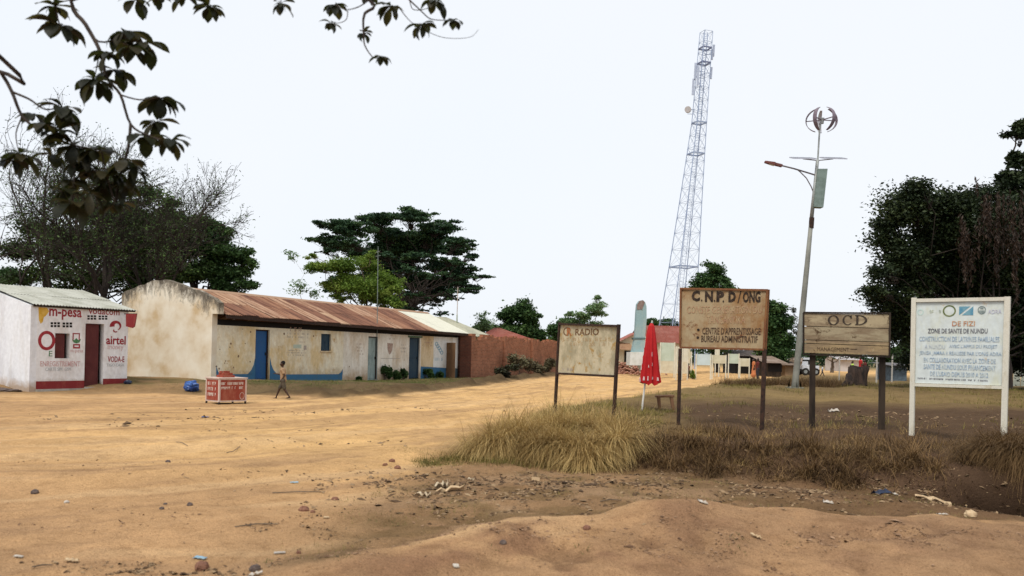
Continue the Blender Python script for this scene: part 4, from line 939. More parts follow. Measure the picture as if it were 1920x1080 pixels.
for k in range(5):
    a_ = radians(8 + 72 * k); rad_ = np.array([cos(a_), sin(a_), 0]); tan_ = np.array([-sin(a_), cos(a_), 0]); mb = MB(); ring = []
    n = 12
    for i in range(n + 1):
        t = radians(24 + 132 * i / n); w = .075 * (1 - .5 * abs(2 * i / n - 1) ** 3); c = TC + rad_ * sin(t) * TR * 1.0 + np.array([0, 0, cos(t) * TR * .80])
        nr = rad_ * sin(t) + np.array([0, 0, cos(t)]); ring.append([c - tan_ * w - nr * .01, c + tan_ * w - nr * .01, c + tan_ * w + nr * .012, c - tan_ * w + nr * .012])
    for i in range(n): mb.hexa([*ring[i], *ring[i + 1]])
    part('turbine_blade', mb, bl2 if k == 1 else bl1, lp)
    mb = MB(); mb.bar(TC + rad_ * .05, TC + rad_ * TR * .97, .035, .03); part('spoke', mb, bl1, lp)
mb = MB(); mb.tube([TC + [0, 0, -.14], TC + [0, 0, .07]], [.06, .085], 12); part('hub', mb, M['steel'], lp)

# ------------------------------------------------------------------ telecom lattice tower
YT = 112.0; tw = thing('lattice_tower', 'tall leaning pale steel lattice mast with antennas and one round dish', 'tower', at(1263, 692, YT))
stl = mat('bloom-tinted steel', (.22, .28, .42), (.28, .34, .46), 1, .6)  # sky bloom over the thin lattice painted in as a pale blue tint
ycs = [692, 648, 605, 570, 535, 500, 468, 437, 408, 380, 353, 327, 302, 278, 254, 231, 209, 187, 165, 143, 121, 100, 80, 60]
def tcx(y): return np.interp(y, [60, 230, 605, 692], [1324.5, 1311, 1270.5, 1262])
def twd(y): return np.interp(y, [60, 225, 365, 500, 605, 692], [22, 25, 37, 50, 62, 73])
ca, sa = cos(radians(20)), sin(radians(20)); fw = 1 / (ca + sa)
def corner(y, k):
    c = at(tcx(y), y, YT); w = twd(y) / F_PX * YT * fw / 2; sx, sy = ((-1, -1), (1, -1), (1, 1), (-1, 1))[k]
    return c + np.array([(sx * ca - sy * sa) * w, (sx * sa + sy * ca) * w, 0])
for k in range(4): part('leg', MB().tube([corner(y, k) for y in ycs], np.linspace(.070, .04, len(ycs)), 5), stl, tw)
mb = MB()
for i, y in enumerate(ycs):
    for k in range(4):
        a, b = corner(y, k), corner(y, (k + 1) % 4); mb.bar(a, b, .035, .035)
        if i < len(ycs) - 1:
            y2 = ycs[i + 1]; c, d = corner(y2, k), corner(y2, (k + 1) % 4); mb.bar(a, d, .022, .022); mb.bar(b, c, .022, .022)
part('bracing', mb, stl, tw, kind='stuff')
mb = MB(); c0 = [at(tcx(y) - 1, y, YT) for y in ycs]
for dx in (-.25, .25): mb.tube([p + np.array([dx, 0, 0]) for p in c0], .03, 4)
for i in range(len(c0) - 1):
    n = 5
    for j in range(n): p = c0[i] * (1 - j / n) + c0[i + 1] * j / n; mb.bar(p + [-.25, 0, 0], p + [.25, 0, 0], .035, .035)
part('ladder', mb, stl, tw)
for y in (92, 120, 232, 290, 502):
    mb = MB(); c = [corner(y, k) for k in range(4)]; 
    for k in range(4): mb.bar(c[k] + [0, 0, .1], c[(k + 1) % 4] + [0, 0, .1], .12, .16)
    part('platform', mb, mat('darker steel', (.16, .18, .28), rough=.6) if y < 200 else stl, tw)
panel = mat('pale antenna panel', (.42, .46, .56), rough=.5)
for x, y0, y1, dy in ((1303, 118, 150, -.6), (1299, 148, 178, -.6), (1308, 122, 160, -.9), (1334.5, 92, 112, 0), (1332.5, 126, 148, 0), (1337, 84, 106, .4)):
    mb = MB(); mb.bar(at(x, y1, YT + dy), at(x + 1.6, y0, YT + dy), .28, .16); ap = part('antenna_panel', mb, panel, tw)
    mb = MB(); ym = (y0 + y1) / 2; mb.bar(at(x, ym, YT + dy), at(tcx(ym), ym, YT), .06, .06); part('bracket', mb, stl, ap)
DC = at(1289.5, 205, YT - 1); mb = MB(); nn = np.array([-.35, -.9, 0]); nn /= np.linalg.norm(nn); su = np.cross([0, 0, 1], nn)
mb.poly([DC + (su * cos(t) + np.array([0, 0, sin(t)])) * .42 for t in np.linspace(0, 2 * pi, 15)[:-1]], nn, .28); part('dish_antenna', mb, mat('beige dish', (.42, .38, .36), rough=.6), tw)
mb = MB(); mb.bar(DC, at(tcx(206) - 10, 206, YT), .08, .08); mb.bar(DC + [0, 0, -.6], at(tcx(214) - 10, 214, YT), .05, .05); part('dish_bracket', mb, stl, tw)

# ------------------------------------------------------------------ monument
YM = 66.0; mo = thing('monument', 'tall blue-grey concrete monument with rounded broken top on a white plinth', 'monument', at(1197, 684, YM))
mcol = worn('pale blue-grey painted concrete', (.26, .38, .40), (.34, .42, .40), (.20, .24, .22), .5, .64, .9, .9)
def slab(pts, th, m_, nm, lab=None, dy=0):
    p = [at(x, y, YM - dy) for x, y in pts][::-1]; return part(nm, MB().poly(p, (0, -1, 0), th), m_, mo, lab)
slab([(1191, 634), (1209.5, 634), (1212.5, 600), (1212.3, 575), (1210, 567), (1205.5, 562.5), (1199, 564), (1195, 570), (1193.5, 585)], .8, mcol, 'shaft')
slab([(1194, 580.5), (1204, 580), (1209, 566), (1205.5, 563), (1199, 564), (1195, 570)], .01, worn('brown stained concrete', (.20, .14, .12), (.26, .2, .18), (.14, .09, .07), .5, .6, 2), 'broken_top', 'brown broken top', .03)
slab([(1188, 636.5), (1210, 636.5), (1211, 633), (1187, 633)], 1.0, worn('dark stained band', (.08, .13, .14), (.12, .18, .18), (.1, .1, .1), .5, .6, 2), 'band', None, .06)
slab([(1185, 661), (1207, 661), (1210, 637), (1190, 637)], .9, mcol, 'pedestal', None, .03)
slab([(1181, 685), (1217, 685), (1216, 660), (1182, 660)], 2.2, mat('white block plinth', (.60, .62, .60), (.50, .52, .48), 2), 'plinth', None, .4)

# ------------------------------------------------------------------ closed red parasol and bench
UB = ground(1202, 769); YU = UB[1]; ut = at(1223, 601, YU)
pu = thing('parasol', 'folded bright red market parasol on a white pole', 'parasol', UB)
mb = MB(); mb.tube([UB + [0, 0, -.2], ut], [.022, .018], 8); part('pole', mb, mat('white tube', (.68, .66, .62), rough=.4), pu)
cr_ = worn('bright red fabric', (.40, .012, .014), (.48, .02, .02), (.55, .10, .08), .55, .74, 3, .7)
fold = [(607, 1221.7, 3), (612, 1221.3, 6), (625, 1221, 8.5), (645, 1220.5, 11.5), (670, 1220, 15), (695, 1219.5, 18), (712, 1219.3, 20.5), (718, 1219.5, 20.8)]
mb = MB(); N = 32; vs = []; rr = random.Random(3); ph = [rr.uniform(-.12, .12) for _ in range(8)]
for i, (y, x, r) in enumerate(fold):
    c = at(x, y, YU); R = r / F_PX * YU; amp = .06 + .26 * min(1, i / 5)
    for j in range(N):
        t = 2 * pi * j / N; k = 1 - amp * (.5 - .5 * cos(8 * t + i * .12)) + (ph[j // 4] * .35 * i / 7)
        vs.append(c + np.array([cos(t) * R * k, sin(t) * R * k * .9, (.03 * cos(8 * t) + ph[j // 4] * .25 if i == len(fold) - 1 else 0)]))
fs = [(i * N + j, i * N + (j + 1) % N, (i + 1) * N + (j + 1) % N, (i + 1) * N + j) for i in range(len(fold) - 1) for j in range(N)]
c = at(1219.8, 720, YU); vs.append(c + np.array([0, 0, .06])); e = len(vs) - 1; L_ = (len(fold) - 1) * N
fs += [(L_ + j, L_ + (j + 1) % N, e) for j in range(N)]; vs.append(at(1222, 604.5, YU)); e = len(vs) - 1; fs += [((j + 1) % N, j, e) for j in range(N)]
mb.add(vs, fs); canopy = part('canopy', mb, cr_, pu, smooth=False)
whf = mat('white print', (.62, .38, .36), (.6, .5, .5), 30)
mb = MB(); rr = random.Random(8)
def can_pt(y, t, out=.006):
    ys_ = [q[0] for q in fold]; i = np.interp(y, ys_, range(len(fold))); x = np.interp(y, ys_, [q[1] for q in fold]); r = np.interp(y, ys_, [q[2] for q in fold]); amp = .06 + .26 * min(1, i / 5)
    R = r / F_PX * YU * (1 - amp * (.5 - .5 * cos(8 * t + i * .12))) + out; return at(x, y, YU) + np.array([cos(t) * R, sin(t) * R * .9, 0])
for t, y0, y1, w in ((pi + .08, 640, 652, .04), (pi + .06, 655, 667, .05), (pi + .02, 672, 682, .07), (pi + .0, 686, 694, .07), (-.05, 645, 670, .05), (-.03, 674, 692, .05), (-pi / 2 + .02, 660, 668, .05), (-pi / 2 + .05, 680, 686, .05),
                     (-pi / 2 - .42, 684, 689, .1), (-pi / 2 - .45, 705, 713, .12), (-pi / 2 + .1, 706, 711, .14), (-pi / 2 + .62, 707, 713, .1), (-pi / 2 - .8, 706, 713, .1), (-pi / 2 + .95, 705, 712, .1), (-pi / 2 - 1.15, 705, 711, .12), (pi, 708, 716, .1)):
    mb.add([can_pt(y0, t - w / 2), can_pt(y0, t + w / 2), can_pt(y1, t + w * .8), can_pt(y1, t - w * .8)], [(0, 1, 2, 3), (3, 2, 1, 0)])
part('print', mb, whf, canopy, kind='stuff')
mb = MB(); mb.tube([at(1222.4, 605.5, YU), at(1223, 601.5, YU)], [.03, .012], 8); part('finial', mb, M['steel'], pu)
b0 = ground(1246, 769); YB = b0[1]; bn = thing('bench', 'small rough wooden bench beside the folded red parasol', 'bench', b0)
wd = worn('rough brown timber', (.13, .065, .035), (.19, .10, .055), (.07, .04, .025), .5, .66, 6, .9)
mb = MB(); mb.bar(at(1229.5, 743.5, YB), at(1262.5, 742.5, YB), .26, .045); part('seat', mb, wd, bn)
for x0, x1, y1 in ((1234.5, 1237.5, 769), (1258.5, 1263.5, 768)):
    for dy in (-.09, .09):
        g = at(x1, y1, YB + dy * 1.5); g[2] = hz(g[0], g[1]) - .03; mb = MB(); mb.bar(g, at(x0, 744.5, YB + dy), .06, .045, taper=1.3); part('leg', mb, wd, bn)

# ------------------------------------------------------------------ red vendor's box with white frame
kb = ground(413, 759); YK = kb[1]
vb = thing('vendor_box', 'red vending counter with white painted frame and lettering on the dirt', 'counter', kb)
K0, K1 = ground(410, 759), ground(462, 757); KF = Fac(K0, K1); KG = Fac(K0 + (-KF.n * .62) , K0)
w_, h_ = KF.L, .69; z0 = kb[2]; pf = worn('pinkish white frame paint', (.58, .46, .40), (.5, .34, .28), (.3, .15, .1), .56, .7, 6, .7)
rp_ = worn('brick red panel paint', (.27, .050, .030), (.33, .10, .06), (.2, .05, .03), .52, .68, 5, .7)
def kbox(nm, m_, u0, u1, v0, v1, d0, d1, par=vb, lab=None):
    mb = MB(); KF.box(mb, u0, u1, z0 + v0, z0 + v1, d0, d1); return part(nm, mb, m_, par, lab)
D_ = .66
kbox('panel', rp_, .03, w_ - .03, .11, h_ - .03, -.02, -.006); kbox('panel', rp_, .006, .02, .11, h_ - .03, -D_ + .03, -.03)
kbox('panel', rp_, w_ - .02, w_ - .006, .11, h_ - .03, -D_ + .03, -.03); kbox('panel', rp_, .03, w_ - .03, .11, h_ - .03, -D_ + .006, -D_ + .02)
for u in (0, w_ - .045):
    for d in (0, -D_ + .045): kbox('corner_post', pf, u, u + .045, .07, h_ + .0, d - .045, d); kbox('leg', M['wood_dark'], u + .003, u + .042, -.03, .068, d - .042, d - .003)
for v in (.072, h_ - .03):
    for d in (0, -D_ + .03): kbox('rail', pf, .046, w_ - .046, v, v + .03, d - .028, d - .002)
    for u in (.002, w_ - .03): kbox('rail', pf, u, u + .028, v, v + .03, -D_ + .046, -.046)
kbox('lid', pf, -.02, w_ + .02, h_ + .002, h_ + .03, -D_ - .02, .02)
KT = [('ventes', .05, .30, .52, .60), ('cartes', .32, .52, .52, .60), ('unites', .54, .74, .52, .60)]
def ktext(fac, u0, u1, v0, v1, seed, rows, d):
    R = random.Random(seed); mb = MB(); rh = (v1 - v0) / rows
    for r in range(rows):
        u = u0
        while u < u1:
            if R.random() < .8: fac.box(mb, u, u + .012, v1 - r * rh - rh * .6, v1 - r * rh, d, d + .003); fac.box(mb, u + .0125, u + .034, v1 - r * rh - rh * .6 * R.choice((.12, .6, 1)), v1 - r * rh - rh * .6 * R.choice((0, .45)) * 0 - 0, d, d + .003)
            u += .045
    return mb
part('lettering', ktext(KF, .07, w_ - .1, z0 + .36, z0 + .60, 3, 2, -.005), pf, vb); mb = MB()
cu, cv = w_ - .14, z0 + .22
for i in range(16):
    t0_, t1_ = 2 * pi * i / 16, 2 * pi * (i + 1) / 16; mb.poly([KF.W(cu + r * .75 * cos(t), cv + r * sin(t), -.002) for t, r in ((t0_, .10), (t1_, .10), (t1_, .085), (t0_, .085))], KF.n, .003)
part('painted_ring', mb, pf, vb)
SGF = Fac(K0 - KF.n * D_, K0); 
mb = ktext(SGF, .10, .5, z0 + .16, z0 + .60, 5, 3, -.004); part('lettering', mb, pf, vb)
tr = thing('wooden_tray', 'dark red wooden tray standing on the vending counter', 'tray', KF.W(w_ * .45, z0 + h_ + .03, -.3))
for i, (a, b, c, d, v) in enumerate(((.22, .58, -.5, -.18, 0), (.26, .54, -.46, -.22, .06))):
    mb = MB(); KF.box(mb, a, b, z0 + h_ + .032 + v, z0 + h_ + .09 + v, c, d); part('tray_side' if i else 'base', mb, rp_, tr)
for a, b in ((.24, .29), (.36, .50)): mb = MB(); KF.box(mb, a, b, z0 + h_ + .152, z0 + h_ + .20, -.4, -.3); part('block', mb, rp_, tr)

# ------------------------------------------------------------------ thin masts
def mast(name, lab, bx, by, tx, ty, r, m_, cat='mast'):
    g = ground(bx, by); t = thing(name, lab, cat, g); mb = MB(); mb.tube([g + [0, 0, -.2], at(tx, ty, g[1])], [r, r * .7], 6); part('pole', mb, m_, t); return t, g
t, g = mast('antenna_mast', 'thin grey antenna mast standing in front of the long cream building', 706, 713, 709, 462, .025, mat('thin grey tube', (.16, .19, .18), rough=.5))
for k, y in enumerate((472, 480)):
    mb = MB(); mb.tube([at(705.5 - k, y + 1, g[1]), at(712.5 + k, y - 1, g[1])], .008, 5); part('antenna_rod', mb, M['steel'], t)
mb = MB(); mb.box(*(g + [0, 0, .02]), .16, .16, .06); part('base_plate', mb, M['concrete'], t)
hp = at(858, 604, 60); t = thing('white_mast', 'thin pale mast rising beside the grey-green roof', 'mast', (hp[0], 60, 0)); mb = MB()
mb.tube([(hp[0], 60, 0), at(857, 590, 60)], .05, 6); part('pole', mb, mat('pale green tube', (.40, .44, .33)), t); mb = MB(); mb.tube([at(857, 592, 60), at(858.5, 538, 60)], .03, 6); part('aerial', mb, mat('beige rod', (.5, .42, .36)), t)

# ------------------------------------------------------------------ far street: boards, sheds, vehicles
gw1 = mat('whitewashed board', (.64, .62, .52), (.56, .53, .42), 2); gw2 = mat('pale blue board', (.50, .60, .62), (.46, .55, .56), 2); gw3 = mat('cream board', (.56, .53, .40), (.50, .46, .33), 2); gw4 = mat('pale green board', (.48, .54, .45), (.42, .48, .38), 2)
def far_board(lab, x0, y0, x1, y1, yb, Y, m_, legs=True):
    t = thing('far_board', lab, 'sign board', at((x0 + x1) / 2, yb, Y), 'painted boards at the far roadside')
    f = Fac(at(x0, yb, Y), at(x1, yb, Y)); mb = MB(); f.pbox(mb, x0, y0, x1, y1, -.03, 0); part('board', mb, m_, t)
    gz_ = min(hz(*f.W(0, 0)[:2]), hz(*f.W(f.L, 0)[:2])) - .1
    for x in (x0 + .8, x1 - .8): u = f.loc(x, y1)[0]; mb = MB(); f.box(mb, u - .035, u + .035, gz_, f.loc(x, y0)[1] + .02, .001, .06); part('post', mb, gw1, t)
    return t
far_board('large cream board immediately right of the red parasol', 1237, 642.5, 1265, 677, 694, 62, gw4)
far_board('tall white board whose edge shows left of the brown association sign post', 1267, 650, 1276, 676, 700, 56, gw1)
far_board('tall white board just right of the association sign left post', 1278, 652, 1290, 678, 700, 57, gw1)
far_board('small cream board low behind the person in dark red', 1288.5, 660, 1297, 672, 694, 60, gw3)
far_board('pale blue board with white frame seen under the brown association sign', 1304, 664, 1333, 684.5, 694, 60, gw2)
far_board('wide cream board right of the pale blue one', 1334.5, 666, 1361.5, 681.5, 693, 62, gw3)
far_board('pale green board on white posts in the row of far boards', 1365, 663.5, 1386, 681.5, 691, 64, gw4)
far_board('lowest cream board at the right end of the far row', 1386.5, 672, 1405.5, 687, 692, 66, gw3)
far_board('small bright white board above the wide cream one', 1340.5, 655, 1349, 667, 693, 70, gw1)
def shed(name, lab, x0, x1, ye, yb, yr, Y, wm, rm, dpt=4, sag=0):
    p0 = at(x0, yb, Y); p1 = at(x1, yb, Y); f = Fac(p0, p1); t = thing(name, lab, 'shed', (p0[0] / 2 + p1[0] / 2, Y, 0)); g = -.1
    e = f.loc((x0 + x1) / 2, ye)[1]; r = f.loc((x0 + x1) / 2, yr, -dpt)[1]
    mb = MB(); f.box(mb, .15, f.L - .15, g, e, -.15, 0); part('front_wall', mb, wm, t); mb = MB(); f.box(mb, .15, f.L - .15, g, r - .05, -dpt, -dpt + .15); part('rear_wall', mb, wm, t)
    for u in (.15, f.L - .3): mb = MB(); mb.hexa([f.W(u, g, -dpt + .151), f.W(u + .15, g, -dpt + .151), f.W(u + .15, g, -.151), f.W(u, g, -.151), f.W(u, r - .06, -dpt + .151), f.W(u + .15, r - .06, -dpt + .151), f.W(u + .15, e, -.151), f.W(u, e, -.151)]); part('side_wall', mb, wm, t)
    roof_sheets(f.W(-.3, e + .01 - sag, .5), f.W(f.L + .3, e + .01, .5), f.W(f.L + .3, r, -dpt - .2), f.W(-.3, r - sag, -dpt - .2), 6, 1, rm, t, R=rnd, waves=4)
    return t, f
thatch = worn('brown weathered roofing', (.20, .145, .11), (.28, .22, .18), (.12, .08, .06), .5, .6, 1, .95)
t, f = shed('market_shed', 'low market shed with sagging brown roof left of the lamp pole', 1436, 1468, 681, 698, 668, 74, M['wood_dark'], thatch)
mb = MB(); f.pbox(mb, 1440, 683, 1466, 697, .002, .03); part('inside_shade_sheet', mb, M['dark'], t)  # dark sheet over the front wall stands in for the shade inside
shed('mud_shed', 'tan mud-walled shed with brown roof directly left of the lamp foot', 1469, 1493, 685, 700, 674, 78, mat('tan mud wall', (.30, .20, .12), (.24, .16, .09), 3), thatch)
shed('dark_shed', 'dark roofed shed seen through the gap under the brown association sign', 1376, 1436, 668, 694, 657, 84, M['dark'], mat('dark sheet roof', (.05, .042, .04), (.09, .07, .06), 2), 5)
shed('block_shed', 'grey block shed behind the white vehicle', 1499, 1520, 679, 694, 671, 96, M['concrete'], thatch, 4)
shed('pale_house', 'pale house far behind the orange dirt road under the plank sign', 1574, 1612, 675, 690, 665, 120, mat('pale far wall', (.50, .47, .45), (.42, .38, .36), 1), mat('pale far roof', (.40, .38, .38), (.3, .27, .26), 1), 6)
shed('blue_grey_shed', 'low blue-grey shed beyond the right post of the plank sign', 1672, 1704, 686, 702, 681, 64, mat('blue-grey sheet wall', (.12, .16, .19), (.08, .10, .12), 4), mat('dull sheet roof', (.16, .16, .17), (.1, .09, .09), 3), 3)
# pale corrugated fence at the right edge
p0, p1 = at(1900, 697, 48), at(1960, 697, 48); f = Fac(p0, p1); t = thing('sheet_fence', 'pale corrugated metal fence at the far right under the dark tree', 'fence', foot(p0[0], p0[1]))
zz = f.loc(1910, 664)[1]; zb = hz(p0[0], p0[1]) - .1
for k in range(9): mb = MB(); f.box(mb, k * .22, k * .22 + .20, zb, zz + .02 * (k % 2), -.03 * (k % 2), .01 - .03 * (k % 2)); part('slat', mb, mat('pale fence sheet', (.40, .42, .36), (.3, .32, .27), 4) if k == 0 else bpy.data.materials['pale fence sheet'], t)
for x, y0, yb, Y, lab in ((1643.5, 668, 706, 50, 'thin pale post behind the right post of the plank sign'), (1672.5, 664, 697, 58, 'thin pale post left of the blue-grey shed'), (1573.5, 668, 700, 62, 'short thin pale post right of the motorcyclist')):
    g = at(x, yb, Y); g[2] = hz(g[0], g[1]) - .1; t = thing('roadside_post', lab, 'post', g); mb = MB(); mb.tube([g, at(x + 1, y0, Y)], .05 if x > 1600 else .04, 6); part('shaft', mb, mat('pale post', (.42, .40, .36)), t)
# vehicle: white pickup
def pickup(lab, x0, x1, ytop, yb, Y, body):
    p0 = at(x0, yb, Y); L = (x1 - x0) / F_PX * Y; t = thing('pickup_truck', lab, 'truck', (p0[0] + L / 2, Y, hz(p0[0], Y))); z = hz(p0[0], Y); H = 1.7; X = p0[0]
    def b(nm, a, c, v0, v1, m_, w=1.7, par=t, ch=0):
        mb = MB(); q = []
        for vv, k in ((v0, 0), (v1, ch)):
            for xx, yy in ((a + k, -w / 2 + k * .3), (c - k, -w / 2 + k * .3), (c - k, w / 2 - k * .3), (a + k, w / 2 - k * .3)): q.append((X + xx, Y + yy, z + vv))
        mb.hexa(q); return part(nm, mb, m_, par)
    bd = b('body', 0, L, .45, .95, body); b('cab', L * .28, L * .68, .951, H, body, 1.6, ch=.18); b('window', L * .34, L * .62, 1.05, 1.5, M['dark'], 1.66)
    b('bumper', L + .002, L + .08, .4, .6, M['black'], 1.6); b('bumper', -.08, -.002, .4, .6, M['black'], 1.6)
    for xx in (L * .18, L * .8):
        for s_ in (-1, 1):
            mb = MB(); mb.tube([(X + xx, Y + s_ * .68, z + .36), (X + xx, Y + s_ * .90, z + .36)], .36, 12); wl = part('wheel', mb, M['black'], t); mb = MB(); mb.tube([(X + xx, Y + s_ * .901, z + .36), (X + xx, Y + s_ * .915, z + .36)], .18, 8); part('rim', mb, M['steel'], wl)
    return t
pickup('white pickup truck parked just right of the lamp pole', 1499, 1530, 678, 695, 82, mat('white car paint', (.66, .67, .70), rough=.35))

# rubble of broken bricks
bricks = mat('broken red brick', (.26, .10, .065), (.36, .19, .13), 1.2, lo=.35, hi=.6)
c = ground(1175, 702); rb = MB(); rr = random.Random(12)
for k in range(420):
    t_ = rr.gauss(0, 1) * .42; x = c[0] + t_ * 2.6; y = c[1] + 2 + rr.gauss(0, .6); h = max(0, 1.05 * math.exp(-(t_ / .55) ** 2 - ((y - c[1] - 2) / 1.0) ** 2))
    mbx = hz(x, y) + h * rr.random(); rb.bar((x, y, mbx), (x + rr.uniform(-.22, .22), y + rr.uniform(-.22, .22), mbx + rr.uniform(-.1, .12) + .01), .13, .09, up=(rr.uniform(-.5, .5), rr.uniform(-.5, .5), 1))
tag(part('brick_rubble', rb, bricks, None, loc=c), 'heap of broken red bricks at the foot of the monument plinth', 'rubble', kind='stuff')

# charred stump
g = ground(1604, 722); YS = g[1]; st = thing('tree_stump', 'dark burnt tree stump on the dry grass behind the plank sign', 'stump', g)
bark = mat('charred bark', (.016, .012, .010), (.05, .032, .024), 8, .95, (1, 1, .3), bmp=.8, bdist=.05)
mb = MB(); vs = []; rr = random.Random(4); N = 18; prof_ = [(0, 21, -.15), (.1, 19, 0), (.35, 17, .25), (.7, 16.5, .5), (1, 17.5, .78)]
ph = [rr.uniform(.82, 1.14) for _ in range(N)]
for h, r, z in prof_:
    for j in range(N):
        t_ = 2 * pi * j / N; R = r / F_PX * YS * ph[j]; vs.append(g + np.array([cos(t_) * R + h * .12, sin(t_) * R, z + (rr.uniform(-.14, .1) if h == 1 else 0)]))
vs.append(g + np.array([.12, 0, .6])); fs = [(i * N + j, i * N + (j + 1) % N, (i + 1) * N + (j + 1) % N, (i + 1) * N + j) for i in range(4) for j in range(N)] + [(4 * N + j, 4 * N + (j + 1) % N, 5 * N) for j in range(N)]
mb.add(vs, fs); part('trunk', mb, bark, st, smooth=True)
for x, y, r in ((1577, 727, .12), (1592, 730, .10), (1626, 729, .07)):
    q = at(x, y, YS - .4); q[2] = hz(q[0], q[1]); mb = MB(); mb.tube([q, (q + g) / 2 + [0, 0, .16], g + np.array([(q[0] - g[0]) * .3, 0, .4])], [r * .5, r * 1.3, r * 1.6], 8); part('root', mb, bark, st, smooth=True)
# ------------------------------------------------------------------ foliage generators
def unit(v): return v / (np.linalg.norm(v, axis=-1, keepdims=True) + 1e-9)
def leaf_cloud(C, size, rng, up=.5, elong=1.9, jitter=.35, droop=.0):
    n = len(C); a = rng.normal(size=(n, 3)); a[:, 2] = a[:, 2] * .6 - droop; a = unit(a)
    nn = rng.normal(size=(n, 3)); nn[:, 2] += up * 2; nn = unit(nn); b = unit(np.cross(a, nn)); nn = np.cross(b, a)
    L = size * (1 + jitter * rng.uniform(-1, 1, n))[:, None]; W = L / elong
    V = np.stack([C - a * L * .5, C + b * W * .5 - a * L * .05 + nn * W * .12, C + a * L * .5, C - b * W * .5 - a * L * .05 + nn * W * .12], 1).reshape(-1, 3)
    Fc = np.arange(n * 4).reshape(-1, 4); return V, Fc
def crown(puffs, n, size, rng, **k):
    """puffs: (centre, radii) list; leaves gather near the shell of each"""
    Cn = np.array([p[0] for p in puffs]); Rd = np.array([p[1] for p in puffs]); w = (Rd[:, 0] * Rd[:, 2]) ** .9; w /= w.sum()
    idx = rng.choice(len(puffs), n, p=w); d = unit(rng.normal(size=(n, 3))); r = rng.uniform(0, 1, n) ** .5
    gap = rng.normal(size=n) * .16 * (1 + 1.5 * (rng.random(n) < .12))
    C = Cn[idx] + d * Rd[idx] * (r + gap)[:, None]
    V, Fc = leaf_cloud(C, size, rng, **k)
    tint = np.clip(.5 + .22 * rng.normal(size=len(puffs))[idx] + .16 * rng.normal(size=n), 0, 1)
    return V, Fc, np.repeat(tint, 4)
def limb(mb, p, q, r0, r1, rng, wob=.12, n=5, sides=6, sag=0):
    p = np.array(p, float); q = np.array(q, float); L = np.linalg.norm(q - p); pts = []
    for i in range(n + 1):
        t = i / n; o = rng.normal(size=3) * wob * L * .35 * math.sin(pi * t); pts.append(p * (1 - t) + q * t + o + np.array([0, 0, sag * L * math.sin(pi * t)]))
    mb.tube(pts, [r0 + (r1 - r0) * i / n for i in range(n + 1)], sides, cap=False); return pts
def make_tree(name, lab, Y, base_px, clumps, leaf, n, lm, bm_, r0=.25, flat=.6, puffs=10, prad=.36, group=None, seed=1, fork=None, twigs=True, trunks=1, dens=1, elong=1.9, droop=0, spread=.9, cat='tree', lk=1.0):
    rng = np.random.default_rng(seed); b = at(*base_px, Y); b[2] = hz(b[0], b[1]) - .05
    t = thing(name, lab, cat, b, group); P = []; CC = []
    for q in clumps:
        px, py, rx, ry = q[:4]; dy = q[4] if len(q) > 4 else 0; c = at(px, py, Y + dy); s = (Y + dy) / F_PX; R = np.array([rx * s, (rx + ry) / 2 * s * spread, ry * s]); CC.append((c, R))
        k = int((puffs * (rx * ry) / 3000 + 4) * 1.5)
        for _ in range(k):
            d = unit(rng.normal(size=3)) * rng.uniform(.1, .9); pc = c + d * R; pr = 1.35 * prad * min(R[0], R[2] * 1.6) * rng.uniform(.5, 1.3)
            P.append((pc, np.array([pr * rng.uniform(1, 1.5), pr * rng.uniform(1, 1.4), pr * flat])))
    mb = MB(); low = min(c[2] - R[2] for c, R in CC)
    fk = at(*fork, Y) if fork is not None else b * .4 + sum(c for c, _ in CC) / len(CC) * .6
    if fork is None: fk[2] = max(b[2] + 1.0, low * .8 + b[2] * .2)
    tp = limb(mb, b - [0, 0, .2], fk, r0, r0 * .62, rng, .10, 6, 9)
    part('trunk', mb, bm_, t, smooth=True)
    mb = MB(); k = 0
    for c, R in CC:
        s_ = fk if rng.random() < .7 else tp[-2]; limb(mb, s_, c, r0 * .26 * lk, r0 * .06 * lk, rng, .22, 6, 6)
    if twigs:
        for pc, pr in P:
            j = min(range(len(CC)), key=lambda i: np.linalg.norm(CC[i][0] - pc)); limb(mb, CC[j][0] * .85 + fk * .15, pc, r0 * .07, r0 * .02, rng, .3, 4, 4)
    part('branches', mb, bm_, t)
    V, Fc, ti = crown(P, n, leaf, rng, elong=elong, droop=droop); o = np_mesh('crown', V, Fc, lm, t, ti); return t, P
bark1 = mat('grey-brown bark', (.10, .075, .055), (.16, .125, .095), 5, .95, (1, 1, .25), bmp=.6, bdist=.03)
bark2 = mat('dark bark', (.020, .015, .012), (.040, .030, .024), 5, .95, (1, 1, .25), bmp=.6, bdist=.03)
bark3 = mat('tan bark', (.085, .058, .040), (.055, .038, .028), 4, .95, (1, 1, .25), bmp=.5, bdist=.03)
lf_umb = leaf_mat('dark green umbrella foliage', ((.014, .034, .018), (.028, .064, .028), (.062, .115, .040)), trans=.2)
lf_lime = leaf_mat('light yellow-green foliage', ((.06, .11, .015), (.13, .21, .03), (.24, .30, .06)), trans=.35)
lf_dark = leaf_mat('very dark foliage', ((.007, .013, .006), (.018, .030, .011), (.046, .064, .022)), trans=.18)
lf_green = leaf_mat('mid green foliage', ((.018, .044, .014), (.042, .088, .026), (.090, .155, .044)), trans=.28)
lf_brown = leaf_mat('brownish dry foliage', ((.016, .013, .009), (.034, .034, .018), (.066, .074, .030)), trans=.2)
lf_far = leaf_mat('far green foliage', ((.020, .045, .022), (.035, .075, .035), (.06, .11, .05)), trans=.2)
lf_pale = leaf_mat('pale feathery foliage', ((.09, .16, .07), (.15, .24, .10), (.24, .33, .16)), trans=.35)

